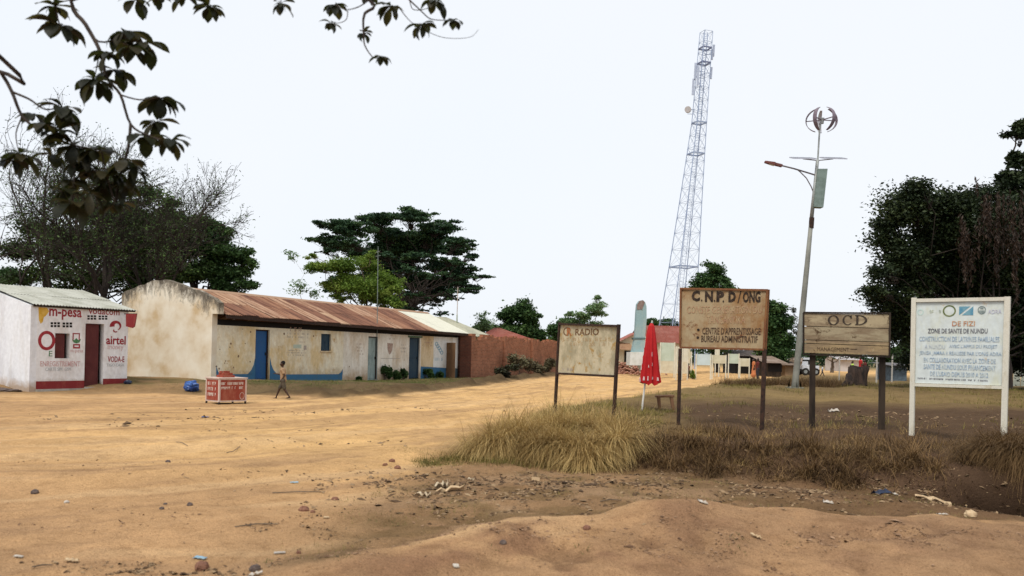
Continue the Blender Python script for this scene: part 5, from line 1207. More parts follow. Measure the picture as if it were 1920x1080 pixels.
# broad flat-topped tree
make_tree('umbrella_tree', 'large spreading flat-topped dark green tree in the middle distance', 76, (770, 690),
    [(640, 425, 72, 20, -3), (705, 412, 55, 18, 0), (770, 408, 60, 20, 0), (820, 425, 52, 18, 2), (610, 450, 40, 15, -2), (660, 455, 55, 12, -5), (860, 455, 42, 14, 0), (730, 440, 70, 20, 3), (800, 450, 55, 20, 3),
     (885, 480, 30, 10, 0), (850, 490, 42, 10, -2), (780, 480, 50, 12, -4), (720, 478, 40, 8, -5), (905, 518, 28, 9, 1), (865, 520, 38, 9, 0), (805, 515, 48, 11, -4), (760, 505, 42, 10, -5), (893, 545, 26, 10, 0), (845, 545, 34, 8, -2),
     (780, 552, 42, 8, -4), (730, 545, 40, 10, -3), (820, 572, 34, 5, -2), (780, 580, 45, 6, -3), (830, 588, 26, 6, -2), (610, 470, 30, 8, -3), (640, 500, 30, 10, 2), (620, 545, 22, 8, 3), (850, 560, 22, 5, 0), (690, 475, 60, 22, 4), (760, 460, 70, 26, 4), (830, 500, 50, 18, 5), (770, 530, 60, 20, 6), (820, 550, 50, 16, 6), (700, 520, 50, 22, 6), (750, 575, 50, 12, 6), (870, 535, 34, 14, 4), (640, 462, 50, 18, 5), (850, 465, 44, 18, 6), (800, 455, 60, 20, 7), (740, 500, 60, 24, 8), (800, 530, 60, 22, 8), (650, 530, 34, 20, 8), (850, 515, 40, 16, 7), (770, 560, 60, 18, 8), (720, 560, 50, 18, 8), (880, 505, 30, 12, 5)],
    .22, 190000, lf_umb, bark2, .42, .34, 60, .27, fork=(775, 560), seed=3, elong=1.6, lk=.6)
make_tree('lime_tree', 'bushy yellow-green tree in front of the large flat-topped tree', 58, (690, 700),
    [(600, 500, 26, 14, -1), (640, 505, 34, 20, 0), (625, 535, 26, 14, 0), (685, 495, 26, 14, 1), (665, 535, 44, 24, 0), (720, 525, 34, 18, 1), (742, 540, 20, 10, 0), (700, 560, 44, 18, 0), (640, 560, 22, 10, 0), (695, 478, 12, 12, 0), (585, 480, 10, 16, 0), (735, 565, 26, 12, 0)],
    .17, 34000, lf_lime, bark3, .2, .55, 16, .42, fork=(690, 585), seed=8)
make_tree('sparse_sapling', 'very thin sparse sapling left of the yellow-green tree above the rusty roof', 56, (572, 690), [(560, 540, 28, 10), (548, 478, 12, 10), (585, 550, 18, 8)], .16, 700, lf_pale, bark1, .05, .7, 6, .5, seed=9, fork=(575, 585))
# dark round tree beyond the wall and neighbours
make_tree('round_tree', 'dense dark round tree beyond the brick compound wall', 96, (985, 690), [(960, 590, 24, 22), (985, 585, 24, 20), (1000, 605, 18, 20), (950, 615, 20, 16), (985, 620, 26, 16), (1010, 630, 14, 9)], .34, 22000, lf_green, bark2, .35, .8, 20, .4, seed=12)
make_tree('feathery_tree', 'pale feathery sapling between the roof and the dark round tree', 82, (908, 690), [(905, 603, 14, 16), (915, 610, 16, 10), (896, 612, 12, 8), (910, 590, 6, 14)], .20, 1500, lf_pale, bark1, .06, .7, 8, .5, seed=13)
make_tree('low_tree', 'low mid green tree at the foot of the pale feathery sapling', 84, (905, 690), [(895, 618, 20, 9), (920, 617, 18, 10)], .26, 5000, lf_green, bark1, .12, .7, 10, .4, seed=14)
make_tree('pale_tree', 'pale open-crowned tree rising above the radio sign board', 74, (1100, 690), [(1118, 580, 22, 18), (1095, 595, 24, 12), (1075, 605, 26, 10), (1120, 556, 8, 10), (1100, 610, 30, 10), (1070, 590, 12, 6)], .22, 5200, lf_pale, bark1, .14, .5, 12, .42, seed=15, fork=(1105, 618))
make_tree('green_tree', 'mid green tree partly hidden by the left edge of the radio sign', 80, (1050, 690), [(1042, 622, 24, 20), (1065, 608, 26, 12), (1090, 612, 26, 10), (1035, 640, 18, 14)], .26, 12000, lf_green, bark1, .2, .7, 14, .4, seed=16)
make_tree('small_far_tree', 'small round tree behind the red iron roof next to the monument', 130, (1222, 690), [(1222, 602, 12, 10), (1238, 607, 12, 6), (1208, 610, 9, 7)], .4, 4200, lf_green, bark1, .2, .8, 10, .45, seed=17)
make_tree('small_far_tree', 'low green tree at the foot of the lattice mast', 134, (1258, 690), [(1252, 606, 16, 7), (1266, 607, 12, 5)], .4, 3000, lf_far, bark1, .2, .8, 10, .45, seed=18)
make_tree('tall_tree', 'green tree whose crown shows above the brown association sign', 86, (1345, 690), [(1338, 500, 22, 15), (1322, 525, 24, 14), (1352, 525, 24, 16), (1345, 505, 16, 14), (1330, 545, 36, 18), (1365, 550, 26, 22), (1340, 585, 44, 26), (1340, 630, 44, 26)], .30, 26000, lf_green, bark2, .35, .8, 20, .36, seed=19)
make_tree('column_tree', 'dense green rounded tree between the association sign and the lamp pole', 80, (1455, 690), [(1452, 578, 20, 22), (1445, 605, 24, 26), (1462, 612, 20, 28), (1450, 640, 28, 26), (1475, 645, 18, 20), (1455, 668, 30, 14)], .30, 24000, lf_green, bark2, .35, .9, 20, .4, seed=20)
make_tree('twiggy_tree', 'thin sparse tree directly left of the lamp pole', 90, (1487, 690), [(1484, 600, 12, 22), (1492, 625, 10, 20), (1488, 580, 8, 12)], .22, 700, lf_brown, bark1, .08, .8, 12, .5, seed=21)
make_tree('far_green_tree', 'green tree on the far side of the road behind the plank sign', 105, (1560, 690), [(1535, 660, 26, 14), (1570, 655, 30, 16), (1600, 660, 20, 12), (1545, 640, 20, 14)], .34, 14000, lf_far, bark1, .25, .8, 14, .4, seed=22)
make_tree('far_green_tree', 'mid green tree showing between the plank sign and the white sign', 74, (1688, 700), [(1684, 670, 24, 12), (1700, 655, 22, 14), (1660, 668, 20, 12), (1640, 660, 16, 12)], .26, 9000, lf_green, bark1, .2, .8, 14, .4, seed=23)
# far wood behind everything
rng = np.random.default_rng(77); P = []
for k in range(170):
    x = -190 + k * 2.6 + rng.uniform(-1, 1); y = 205 + rng.uniform(-12, 12) + .1 * abs(x); P.append((np.array([x, y, rng.uniform(1.5, 4.5)]), np.array([4.2, 3, rng.uniform(2.5, 4.2)])))
V, Fc, ti = crown(P, 42000, 1.0, rng); o = np_mesh('distant_woods', V, Fc, lf_far, None, ti, loc=(0, 205, 0)); tag(o, 'low band of distant green woods along the horizon', 'woods', kind='stuff')

# big dark tree at the right and the taller one behind it
make_tree('shade_tree', 'huge very dark leafy tree filling the right side behind the white sign', 37, (1880, 720),
    [(1720, 350, 26, 24, -1), (1695, 385, 50, 30, 0), (1655, 420, 34, 18, 0), (1740, 400, 40, 30, 2), (1670, 450, 40, 22, 0), (1800, 385, 50, 26, 0), (1845, 365, 30, 20, 0), (1760, 440, 50, 30, 1), (1830, 430, 60, 40, 0), (1900, 420, 50, 50, 0),
     (1690, 480, 46, 24, 0), (1650, 510, 34, 14, -1), (1700, 520, 50, 26, 1), (1640, 548, 34, 14, -1), (1670, 555, 44, 20, 0), (1760, 500, 60, 40, 2), (1840, 510, 70, 50, 2), (1930, 520, 60, 60, 2), (1700, 590, 50, 30, 1), (1680, 620, 40, 22, 2), (1770, 590, 60, 44, 3),
     (1860, 600, 70, 50, 3), (1950, 610, 60, 60, 3), (1730, 640, 50, 26, 4), (1800, 650, 60, 24, 4), (1980, 440, 60, 60, 1), (2020, 540, 60, 70, 2), (1740, 675, 50, 20, 5), (1820, 680, 60, 18, 5), (1900, 670, 50, 26, 5), (1970, 680, 60, 30, 5)],
    .145, 330000, lf_dark, bark2, .45, .85, 34, .46, fork=(1875, 640), seed=31, elong=1.7, lk=.4, spread=1.25)
make_tree('tall_shade_tree', 'taller dark tree whose ragged top enters at the upper right edge', 40, (1960, 720), [(1905, 250, 26, 12, 0), (1925, 235, 22, 16, 0), (1908, 300, 22, 16, 0), (1895, 328, 20, 14, 0), (1935, 290, 22, 24, 0), (1890, 345, 26, 20, 0), (1930, 340, 26, 30, 0), (1900, 372, 40, 18, 0), (1960, 300, 30, 40, 0)],
    .2, 16000, lf_dark, bark2, .4, .7, 16, .36, fork=(1950, 420), seed=33)
# dead brown creeper hanging down the front of the shade tree
rng = np.random.default_rng(5); dv = leaf_mat('dead brown creeper', ((.012, .008, .005), (.026, .015, .009), (.050, .029, .018)), trans=.1); V = []; Fs = []; ti = []
tc_ = at(1850, 480, 34)
for k in range(75):
    j_ = rng.integers(0, 7); x = (1808, 1822, 1848, 1866, 1884, 1902, 1916)[j_] + rng.normal() * 8; y = (430, 470, 380, 430, 372, 450, 400)[j_] + rng.normal() * 16; L = rng.uniform(12, 90); Yc = 34.0 + rng.uniform(-.8, .8)
    for j in range(int(L / 1.7)):
        c = at(x + rng.normal() * 1.4, y + j * 1.7, Yc); a = rng.normal(size=3) * .05; a[2] = -.10; b = rng.normal(size=3); b[2] = 0; b = b / np.linalg.norm(b) * .03
        i = len(V); V += [c - a, c + b, c + a, c - b]; Fs.append((i, i + 1, i + 2, i + 3)); ti += [rng.random()] * 4
cv = thing('hanging_creeper', 'dead brown creeper hanging in strands over the dark tree at the right', 'creeper', tc_)
np_mesh('strands', np.array(V), np.array(Fs), dv, cv, np.array(ti))

# ------------------------------------------------------------------ trees behind the left buildings
def twig_tree(name, lab, Y, base_px, lean, H, r0, seed, lm, leaf, depth=5, nb=3, leaves=2, spread_=.55, bm_=bark2, leafn=1.0, group=None, up=.25):
    rng = np.random.default_rng(seed); b = at(*base_px, Y); b[2] = hz(b[0], b[1]) - .2; t = thing(name, lab, 'tree', b, group)
    tr_ = MB(); br_ = MB(); tips = []
    def go(p, d, L, r, k):
        pts = [p]; n = 3 if k > 1 else 5
        for i in range(n):
            d = unit(d + rng.normal(size=3) * (.10 if k <= 1 else .22) + np.array([0, 0, up * .15])); pts.append(pts[-1] + d * L / n)
        (tr_ if k == 0 else br_).tube(pts, [max(.008, r * (1 - .45 * i / n)) for i in range(n + 1)], 8 if k == 0 else (5 if k < 3 else 3), cap=False)
        if k >= depth - 1: tips.extend(pts[1:])
        if k < depth:
            m = nb + (k == 0) + int(rng.random() < .4)
            for j in range(m):
                i = n if j == 0 else rng.integers(max(1, n // 2), n + 1); a = rng.uniform(0, 2 * pi); s = np.array([cos(a), sin(a), rng.uniform(-.1, .5)])
                go(pts[i], unit(d + s * (spread_ if j else spread_ * .4)), L * rng.uniform(.58, .82), r * (.62 if j == 0 else .45), k + 1)
    go(b, unit(np.array([lean[0], lean[1], 1.0])), H, r0, 0)
    part('trunk', tr_, bm_, t, smooth=True); part('branches', br_, bm_, t)
    tips = np.array(tips); n = int(len(tips) * leaves); C = tips[rng.integers(0, len(tips), n)] + rng.normal(size=(n, 3)) * .16 * leafn
    V, Fc = leaf_cloud(C, leaf * .8, rng, elong=2.6); np_mesh('crown', V, Fc, lm, t, np.repeat(rng.random(n), 4)); return t
lf_mix = leaf_mat('mixed dry and green foliage', ((.030, .022, .014), (.032, .050, .018), (.050, .095, .026), (.105, .170, .042)), trans=.25)
G = 'twiggy trees behind the white shop'
twig_tree('bare_tree', 'bare twiggy tree at the far left edge behind the white shop', 40, (20, 690), (-.05, 0), 3.4, .20, 41, lf_mix, .13, 6, 2, 1.3, .6, group=G)
twig_tree('bare_tree', 'slender upright bare tree with a straight dark trunk left of the palm-like leaves', 38, (96, 690), (.02, 0), 3.8, .16, 42, lf_mix, .13, 6, 2, 1.3, .5, group=G)
twig_tree('bare_tree', 'tall tangled tree with a pale trunk base directly behind the shop roof', 36, (186, 690), (.06, 0), 3.6, .24, 43, lf_mix, .13, 6, 3, 1.0, .6, bark2, group=G)
twig_tree('bare_tree', 'brown twiggy tree reaching right above the gable of the row building', 38, (236, 690), (.22, 0), 3.5, .20, 44, lf_mix, .13, 6, 3, .8, .7, group=G)
make_tree('undergrowth_tree', 'dark dense bush mass behind the white shop and its trees', 42, (150, 690), [(130, 470, 50, 30), (200, 460, 50, 36), (260, 450, 46, 30), (160, 520, 60, 26), (235, 510, 50, 26), (290, 480, 36, 30), (80, 510, 40, 20), (270, 530, 40, 22), (100, 440, 40, 20), (190, 400, 50, 24), (250, 400, 44, 26), (300, 420, 34, 24), (40, 470, 36, 26), (60, 430, 30, 20), (140, 380, 40, 26), (210, 350, 40, 22), (270, 360, 34, 20), (320, 380, 30, 16), (30, 520, 30, 16), (330, 500, 34, 26), (100, 545, 60, 14), (250, 545, 60, 12)],
    .15, 70000, lf_mix, bark2, .22, .7, 20, .5, fork=(170, 560), seed=45)
make_tree('leafy_tree', 'dark green leafy tree showing above the left end of the rusty roof', 44, (350, 690), [(330, 410, 44, 18), (375, 415, 40, 18), (410, 435, 34, 20), (350, 450, 50, 24), (400, 470, 46, 22), (450, 478, 26, 16), (320, 480, 40, 22), (435, 510, 36, 18), (380, 510, 46, 22), (465, 490, 18, 12), (330, 525, 40, 16), (460, 535, 22, 12), (420, 540, 40, 14)],
    .18, 48000, lf_green, bark2, .3, .65, 20, .42, fork=(360, 560), seed=46)
make_tree('hedge_tree', 'low green bush just visible above the shop roof at the left edge', 46, (20, 690), [(10, 520, 26, 14), (40, 525, 22, 10)], .16, 5000, lf_green, bark2, .1, .8, 12, .4, seed=47)

# ------------------------------------------------------------------ the near overhanging tree: large-leaved whorls
nt_ = thing('overhanging_tree', 'near tree whose dark drooping leaf whorls hang into the top of the view', 'tree', (-6.6, 2.0, hz(-6.6, 2.0)))
nb = mat('near dark bark', (.030, .022, .018), (.06, .045, .035), 12, .9, bmp=.4)
rngn = np.random.default_rng(6)
trunk_top = np.array([-6.0, 2.6, 6.2]); base = np.array([-6.6, 2.0, hz(-6.6, 2.0) - .2])
mb = MB(); limb(mb, base, trunk_top, .32, .2, rngn, .05, 8, 12); part('trunk', mb, nb, nt_, smooth=True)
DN = 5.2
def npx(x, y, dd=0): return at(x, y, DN + dd)
def path(pts, r0, r1, nm='branch', start=None):
    r0, r1 = min(r0, .016 + r0 * .1) * .8, r1 * .8
    P = ([np.array(start)] if start is not None else []) + [npx(*p) for p in pts]; Q = []
    for i in range(len(P) - 1):
        for k in range(4):
            t = k / 4; a = P[max(i - 1, 0)]; b, c = P[i], P[i + 1]; d = P[min(i + 2, len(P) - 1)]
            Q.append(.5 * ((2 * b) + (c - a) * t + (2 * a - 5 * b + 4 * c - d) * t * t + (3 * b - a - 3 * c + d) * t ** 3))
    Q.append(P[-1]); mb = MB(); mb.tube(Q, [r0 + (r1 - r0) * i / (len(Q) - 1) for i in range(len(Q))], 7); return part(nm, mb, nb, nt_, smooth=True)
path([(128, -160, -.2), (133, 0), (160, 45), (187, 95), (200, 145), (226, 178), (245, 233), (280, 255), (322, 268)], .045, .006, start=trunk_top)
path([(245, 233), (240, 280), (225, 330, .1), (218, 380, .15)], .012, .009)
path([(160, 45), (185, 78), (235, 72), (268, 78)], .009, .004)
path([(226, 178), (262, 187), (300, 182)], .007, .004); path([(187, 95), (178, 145)], .006, .003)
path([(-70, 40, -.3), (0, 134), (22, 172), (42, 218), (80, 248), (136, 272), (190, 280)], .022, .006, start=trunk_top)
path([(22, 172), (55, 186), (85, 205), (117, 200)], .010, .004); path([(42, 218), (30, 250), (35, 285)], .006, .003); path([(136, 272), (140, 320), (136, 375)], .008, .004)
path([(190, 280), (200, 330), (215, 378)], .007, .004)
path([(420, -150, -.2), (520, -70), (692, 0), (684, 25), (681, 39), (682, 62), (684, 85), (700, 108), (714, 106)], .02, .002, start=npx(128, -160, -.2))
path([(692, 0), (672, 13), (648, 18), (628, 8)], .005, .003); path([(652, 20), (650, 35), (640, 42), (622, 44)], .004, .002)
path([(692, 0), (720, -20), (745, -25), (768, 0), (785, 16), (803, 33), (815, 37), (838, 38), (850, 36)], .009, .002)
path([(768, 0), (775, 18), (800, 16), (815, 4)], .004, .002); path([(745, 10), (762, 32), (775, 44), (790, 44)], .004, .002); path([(520, -70), (525, -20), (527, 5)], .006, .003); path([(420, -150), (400, -40), (392, 8)], .008, .003)
path([(803, 60), (830, 70), (862, 72), (885, 68), (897, 55)], .0025, .0015); path([(788, 44), (796, 56), (803, 60)], .003, .0022); path([(420, -150), (350, -60), (345, -5), (255, -5)], .008, .003)
path([(112, 47), (105, 10), (133, 0)], .006, .004)
# leaf shapes: obovate, arching down, with a folded midrib
def leaf_mesh(seed):
    r = random.Random(seed); L = 1.0; n = 7; V = []; Fs = []; dr = r.uniform(.5, 1.1); tw = r.uniform(-.25, .25)
    for i in range(n + 1):
        t = i / n; a = dr * t * 1.2; x = (math.sin(a) / 1.2 / dr) if dr else t; z = -(1 - cos(a)) / 1.2 / dr
        w = .19 * (math.sin(pi * min(1, t ** 1.55)) ** .75) + (.012 if t < .1 else 0)
        if i == n: w = .01
        k = .35 * w
        V += [(x, -w * cos(tw * t), z + k + w * tw * t), (x, 0, z), (x, w * cos(tw * t), z + k - w * tw * t)]
        if i: j = 3 * i; Fs += [(j - 3, j - 2, j + 1, j), (j - 2, j - 1, j + 2, j + 1)]
    me = bpy.data.meshes.new('leaf'); me.from_pydata(V, [], Fs); me.polygons.foreach_set('use_smooth', [True] * len(Fs)); return me
nlm = []
for k, c in enumerate((((.010, .012, .006), (.020, .022, .009)), ((.018, .017, .007), (.036, .030, .012)), ((.007, .009, .005), (.016, .018, .008)))):
    m_, nt2, b2 = nodes_of('near leaf %d' % k); b2.inputs['Roughness'].default_value = .5; b2.inputs['Specular IOR Level'].default_value = .2
    cc = ramp(nt2, noise(nt2, 14, 3), [(.35, c[0]), (.65, c[1])]); link(nt2, cc, b2.inputs['Base Color']); tl = nt2.nodes.new('ShaderNodeBsdfTranslucent'); link(nt2, mix(nt2, 1, cc, (2.2, 2.4, 1.2), 'MULTIPLY'), tl.inputs['Color'])
    mx = nt2.nodes.new('ShaderNodeMixShader'); mx.inputs[0].default_value = .35; link(nt2, b2.outputs[0], mx.inputs[1]); link(nt2, tl.outputs[0], mx.inputs[2]); link(nt2, mx.outputs[0], nt2.nodes['Material Output'].inputs['Surface']); nlm.append(m_)
LM = []
for s_ in range(9):
    me = leaf_mesh(s_); me.materials.append(nlm[s_ % 3]); LM.append(me)
WH = [(112, 47, 46, 8), (104, 12, 34, 6), (232, 60, 44, 9), (246, 88, 36, 6), (268, 80, 42, 7), (178, 150, 42, 7), (216, 132, 40, 7), (300, 184, 46, 8), (322, 262, 38, 6), (118, 202, 46, 8), (62, 214, 34, 5), (36, 288, 44, 7), (105, 248, 38, 7),
      (140, 274, 42, 8), (272, 256, 40, 7), (178, 282, 44, 7), (136, 336, 38, 7), (196, 345, 40, 8), (235, 300, 42, 7), (240, 345, 36, 7), (138, 382, 42, 7), (216, 384, 36, 7), (172, 320, 40, 6), (98, 290, 34, 6), (256, 0, 34, 6), (345, -6, 30, 6), (392, 12, 32, 7),
      (526, 6, 28, 5), (629, 10, 30, 8), (622, 44, 25, 4), (682, 62, 17, 7), (716, 106, 21, 6), (733, 12, 30, 7), (790, 46, 28, 7), (815, 0, 32, 5), (851, 37, 24, 6), (690, -8, 24, 4), (300, -4, 26, 4), (205, 100, 34, 5), (150, 302, 38, 5), (208, 322, 38, 5), (118, 358, 36, 5), (252, 318, 34, 5), (168, 362, 36, 5), (292, 228, 32, 5), (84, 232, 34, 4), (20, 300, 34, 4)]
cnt = 0
EX = MB()
for (x, y, L, n) in WH:
    c = npx(x, y, rngn.uniform(-.08, .12)); ax = unit(np.array([rngn.normal() * .3, rngn.normal() * .3, 1.0])); a0 = rngn.uniform(0, 2 * pi)
    e1 = unit(np.cross(ax, [0.3, 1, 0.1])); e2 = np.cross(ax, e1)
    for k in range(n + 7):
        a = a0 + 2 * pi * k / n + rngn.uniform(-.25, .25); d = e1 * cos(a) + e2 * sin(a); el = rngn.uniform(-.65, .45); d = unit(d + ax * el)
        s = L / F_PX * DN * rngn.uniform(.85, 1.4); yv = unit(np.cross([0, 0, 1.0], d)); zv = np.cross(d, yv)
        if k >= n:
            me = LM[int(rngn.integers(0, 9))]; s *= rngn.uniform(.5, .95)
            EX.add([c + d * v.co[0] * s + yv * v.co[1] * s * 1.3 + zv * v.co[2] * s for v in me.vertices], [tuple(p.vertices) for p in me.polygons]); continue
        o = bpy.data.objects.new('leaf', LM[int(rngn.integers(0, 9))]); COL.objects.link(o); o.parent = nt_; p = c - origin(nt_)
        wk = rngn.uniform(.95, 1.45)
        o.matrix_local = Matrix(((d[0] * s, yv[0] * s * wk, zv[0] * s, p[0]), (d[1] * s, yv[1] * s * wk, zv[1] * s, p[1]), (d[2] * s, yv[2] * s * wk, zv[2] * s, p[2]), (0, 0, 0, 1))); cnt += 1
part('inner_leaves', EX, nlm[0], nt_, kind='stuff', smooth=True)
print('near leaves', cnt)

# ------------------------------------------------------------------ grass and weeds
def blades(name, base, length, width, lean, curve, m_, rng, tint, lab, cat, loc=None, seg=3, drift=None):
    n = len(base); a = rng.uniform(0, 2 * pi, n); d = np.stack([np.cos(a), np.sin(a), np.zeros(n)], 1)
    if drift is not None: d = unit(d + drift)
    s = np.stack([-d[:, 1], d[:, 0], np.zeros(n)], 1); L = length[:, None]; V = []
    for i in range(seg + 1):
        t = i / seg; ang = lean + curve * t; ang = np.clip(ang, 0, 2.6)
        if i == 0: p = base.copy()
        else: p = p + (d * np.sin(ang)[:, None] + np.array([0, 0, 1.0]) * np.cos(ang)[:, None]) * L / seg
        w = (width * (1 - t * .85))[:, None]
        V += [p - s * w * .5, p + s * w * .5]
    V = np.stack(V, 1).reshape(-1, 3); k = 2 * (seg + 1); i0 = (np.arange(n) * k)[:, None]; Fc = []
    for i in range(seg): Fc.append(i0 + np.array([[2 * i, 2 * i + 1, 2 * i + 3, 2 * i + 2]]))
    Fc = np.stack(Fc, 1).reshape(-1, 4); o = np_mesh(name, V, Fc, m_, None, np.repeat(tint, k), loc=loc if loc is not None else base.mean(0)); return tag(o, lab, cat, kind='stuff')
straw = leaf_mat('dry straw grass', ((.12, .070, .026), (.38, .255, .095), (.62, .46, .20)), .7, .3)
olive = leaf_mat('olive dry grass', ((.075, .065, .018), (.18, .155, .04), (.34, .27, .085)), .7, .3)
brownw = leaf_mat('dark brown dead weeds', ((.030, .017, .009), (.100, .058, .024), (.23, .14, .060)), .8, .2)
greeng = leaf_mat('short green grass', ((.05, .065, .015), (.10, .12, .03), (.20, .19, .06)), .7, .3)
def on_ground(x, y): return np.stack([x, y, height(x, y) - .01], 1)
def tufts(cx, cy, k, r, rng):
    """k blade roots in each tuft"""
    x = np.repeat(cx, k) + rng.normal(size=len(cx) * k) * r; y = np.repeat(cy, k) + rng.normal(size=len(cx) * k) * r; return x, y
rng = np.random.default_rng(101)
# long drooping clumps along the front left edge of the bank
tx, ty, tl = [], [], []
def edge_line(pts, n, rad):
    P = np.array([ground(*p)[:2] for p in pts]); out = []
    for _ in range(n):
        s = rng.uniform(0, len(P) - 1.001); i = int(s); q = P[i] * (1 - s + i) + P[i + 1] * (s - i); out.append(q + rng.normal(size=2) * rad)
    return np.array(out)
E1 = edge_line([(885, 845), (930, 848), (985, 850), (1040, 855), (1090, 858), (1140, 850), (1165, 838)], 44, .10)
E2 = edge_line([(930, 825), (990, 815), (1050, 812), (1110, 815), (1160, 812)], 60, .26)
x, y = tufts(E1[:, 0], E1[:, 1], 260, .05, rng); n = len(x); tt = np.repeat(rng.uniform(.25, 1.0, len(E1)), 260)
blades('tall_grass', on_ground(x, y), rng.uniform(.4, 1.0, n) * np.repeat(rng.uniform(.6, 1.2, len(E1)), 260), rng.uniform(.006, .012, n), rng.uniform(0, .45, n), rng.uniform(1.1, 2.9, n), straw, rng, np.clip(tt + rng.normal(size=n) * .16, 0, 1), 'long drooping straw-coloured grass along the front of the bank', 'grass', drift=np.array([-.15, -.75, 0]))
x, y = tufts(E2[:, 0], E2[:, 1], 150, .06, rng); n = len(x); tt = np.repeat(rng.uniform(.2, 1.0, len(E2)), 150)
blades('tall_grass', on_ground(x, y), rng.uniform(.3, .85, n) * np.repeat(rng.uniform(.4, 1.2, len(E2)), 150), rng.uniform(.006, .012, n), rng.uniform(0, .7, n), rng.uniform(.5, 2.4, n), straw, rng, np.clip(tt + rng.normal(size=n) * .16, 0, 1), 'thick straw-coloured grass standing round the posts of the radio sign', 'grass', drift=np.array([-.1, -.4, 0]))
# general cover of the bank
def scatter(n, xr, yr, f):
    x = rng.uniform(*xr, n); y = rng.uniform(*yr, n) if not callable(yr) else yr(n); w = f(x, y); k = rng.random(n) < w; return x[k], y[k]
def bankw(x, y): return sst(.25, .7, bank_dist(x, y) + .25 * fbm(x * 1.3, y * 1.3, 5))
def patch(x, y, s=1.1, seed=3, lo=-.15, hi=.25): return sst(lo, hi, fbm(x * s, y * s, seed))
cx, cy = scatter(3000, (-2, 7), (12.5, 26), lambda x, y: bankw(x, y) * (.04 + .96 * patch(x, y, 1.3, 3, -.1, .2)) * sst(.9 + .30 * (y - 12), -.6 + .26 * (y - 12), x - 1.2) * (1 - .93 * sst(1.6, 1.1, np.abs(x - 4.0)) * sst(3.2, 2.2, np.abs(y - 22.2))))
x, y = tufts(cx, cy, 26, .07, rng); n = len(x)
blades('bank_grass', on_ground(x, y), rng.uniform(.07, .30, n) * np.repeat(rng.lognormal(0, .35, len(cx)), 26) * (1 - .55 * sst(17, 21, y)), rng.uniform(.006, .011, n), rng.uniform(0, .8, n), rng.uniform(.2, 1.8, n), olive, rng, np.clip(np.repeat(rng.uniform(.0, 1.0, len(cx)), 26) + rng.normal(size=n) * .14, 0, 1), 'yellow-olive dry grass on the bank behind the radio and association signs', 'grass')
cx, cy = scatter(6500, (2, 26), (16, 46), lambda x, y: bankw(x, y) * (1 - .93 * sst(1.6, 1.1, np.abs(x - 4.0)) * sst(3.2, 2.2, np.abs(y - 22.2))) * patch(x, y, .5, 13, -.25, .3) * (.35 + .65 * sst(19, 24, y)))
x, y = tufts(cx, cy, 12, .16, rng); n = len(x)
blades('verge_grass', on_ground(x, y), rng.uniform(.05, .20, n), rng.uniform(.007, .014, n), rng.uniform(0, .6, n), rng.uniform(.2, 1.2, n), olive, rng, np.clip(np.repeat(rng.uniform(.1, .7, len(cx)), 12) + rng.normal(size=n) * .14, 0, 1), 'patchy short dry grass round the lamp foot and tree stump', 'grass', seg=2)
# dark dead weeds over the right half of the bank edge
cx, cy = scatter(8000, (.8, 9.5), (9.6, 16.5), lambda x, y: sst(-.25, .1, bank_dist(x, y)) * sst(4.6, 2.2, bank_dist(x, y)) * (.06 + .94 * patch(x, y, 1.1, 23, -.12, .22)))
x, y = tufts(cx, cy, 13, .08, rng); n = len(x)
blades('dead_weeds', on_ground(x, y), rng.uniform(.04, .20, n) * (.5 + 2.0 * np.clip(fbm(x * .9, y * .9, 91) + .3, 0, 1)), rng.uniform(.006, .012, n), rng.uniform(0, 1.2, n), rng.uniform(.2, 2.2, n), brownw, rng, np.clip(np.repeat(rng.uniform(.0, 1.0, len(cx)), 13) + rng.normal(size=n) * .15, 0, 1), 'tangled dark brown dead weeds along the right half of the bank', 'weeds')
ET = edge_line([(800, 872), (840, 862), (880, 856), (930, 868), (1000, 872), (1080, 876), (1160, 868)], 170, .16)
x, y = tufts(ET[:, 0], ET[:, 1], 26, .08, rng); n = len(x)
blades('low_weeds', on_ground(x, y), rng.uniform(.04, .17, n), rng.uniform(.004, .008, n), rng.uniform(0, .9, n), rng.uniform(.2, 1.8, n), olive, rng, np.clip(.3 + rng.normal(size=n) * .2, 0, 1), 'low brownish weeds at the foot and tip of the grassy bank', 'weeds')
cx, cy = scatter(2600, (1.0, 10), (9.8, 17.5), lambda x, y: sst(.0, .3, bank_dist(x, y)) * patch(x, y, 1.4, 83, .0, .35) * sst(10, 3, x))
x, y = tufts(cx, cy, 14, .06, rng); n = len(x)
blades('straw_tufts', on_ground(x, y), rng.uniform(.06, .28, n), rng.uniform(.003, .007, n), rng.uniform(0, .8, n), rng.uniform(.2, 1.8, n), straw, rng, np.clip(np.repeat(rng.uniform(.0, .65, len(cx)), 14) + rng.normal(size=n) * .15, 0, 1), 'straw-coloured tufts scattered through the dark weeds of the bank', 'grass')
E5 = edge_line([(1180, 850), (1240, 845), (1300, 860), (1360, 850), (1430, 865), (1500, 860), (1570, 850), (1640, 870), (1700, 865), (1760, 880)], 70, .34)
x, y = tufts(E5[:, 0], E5[:, 1], 90, .06, rng); n = len(x)
blades('weed_clumps', on_ground(x, y), rng.uniform(.12, .6, n) * np.repeat(rng.uniform(.5, 1.2, len(E5)), 90), rng.uniform(.006, .012, n), rng.uniform(0, .8, n), rng.uniform(.6, 2.5, n), brownw, rng, np.clip(np.repeat(rng.uniform(.3, 1.0, len(E5)), 90) + rng.normal(size=n) * .2, 0, 1), 'larger drooping brown clumps standing out of the dark weeds', 'weeds')
E3 = edge_line([(1835, 862), (1870, 865), (1905, 870), (1940, 870), (1850, 845), (1900, 845), (1940, 850)], 120, .12)
x, y = tufts(E3[:, 0], E3[:, 1], 130, .07, rng); n = len(x)
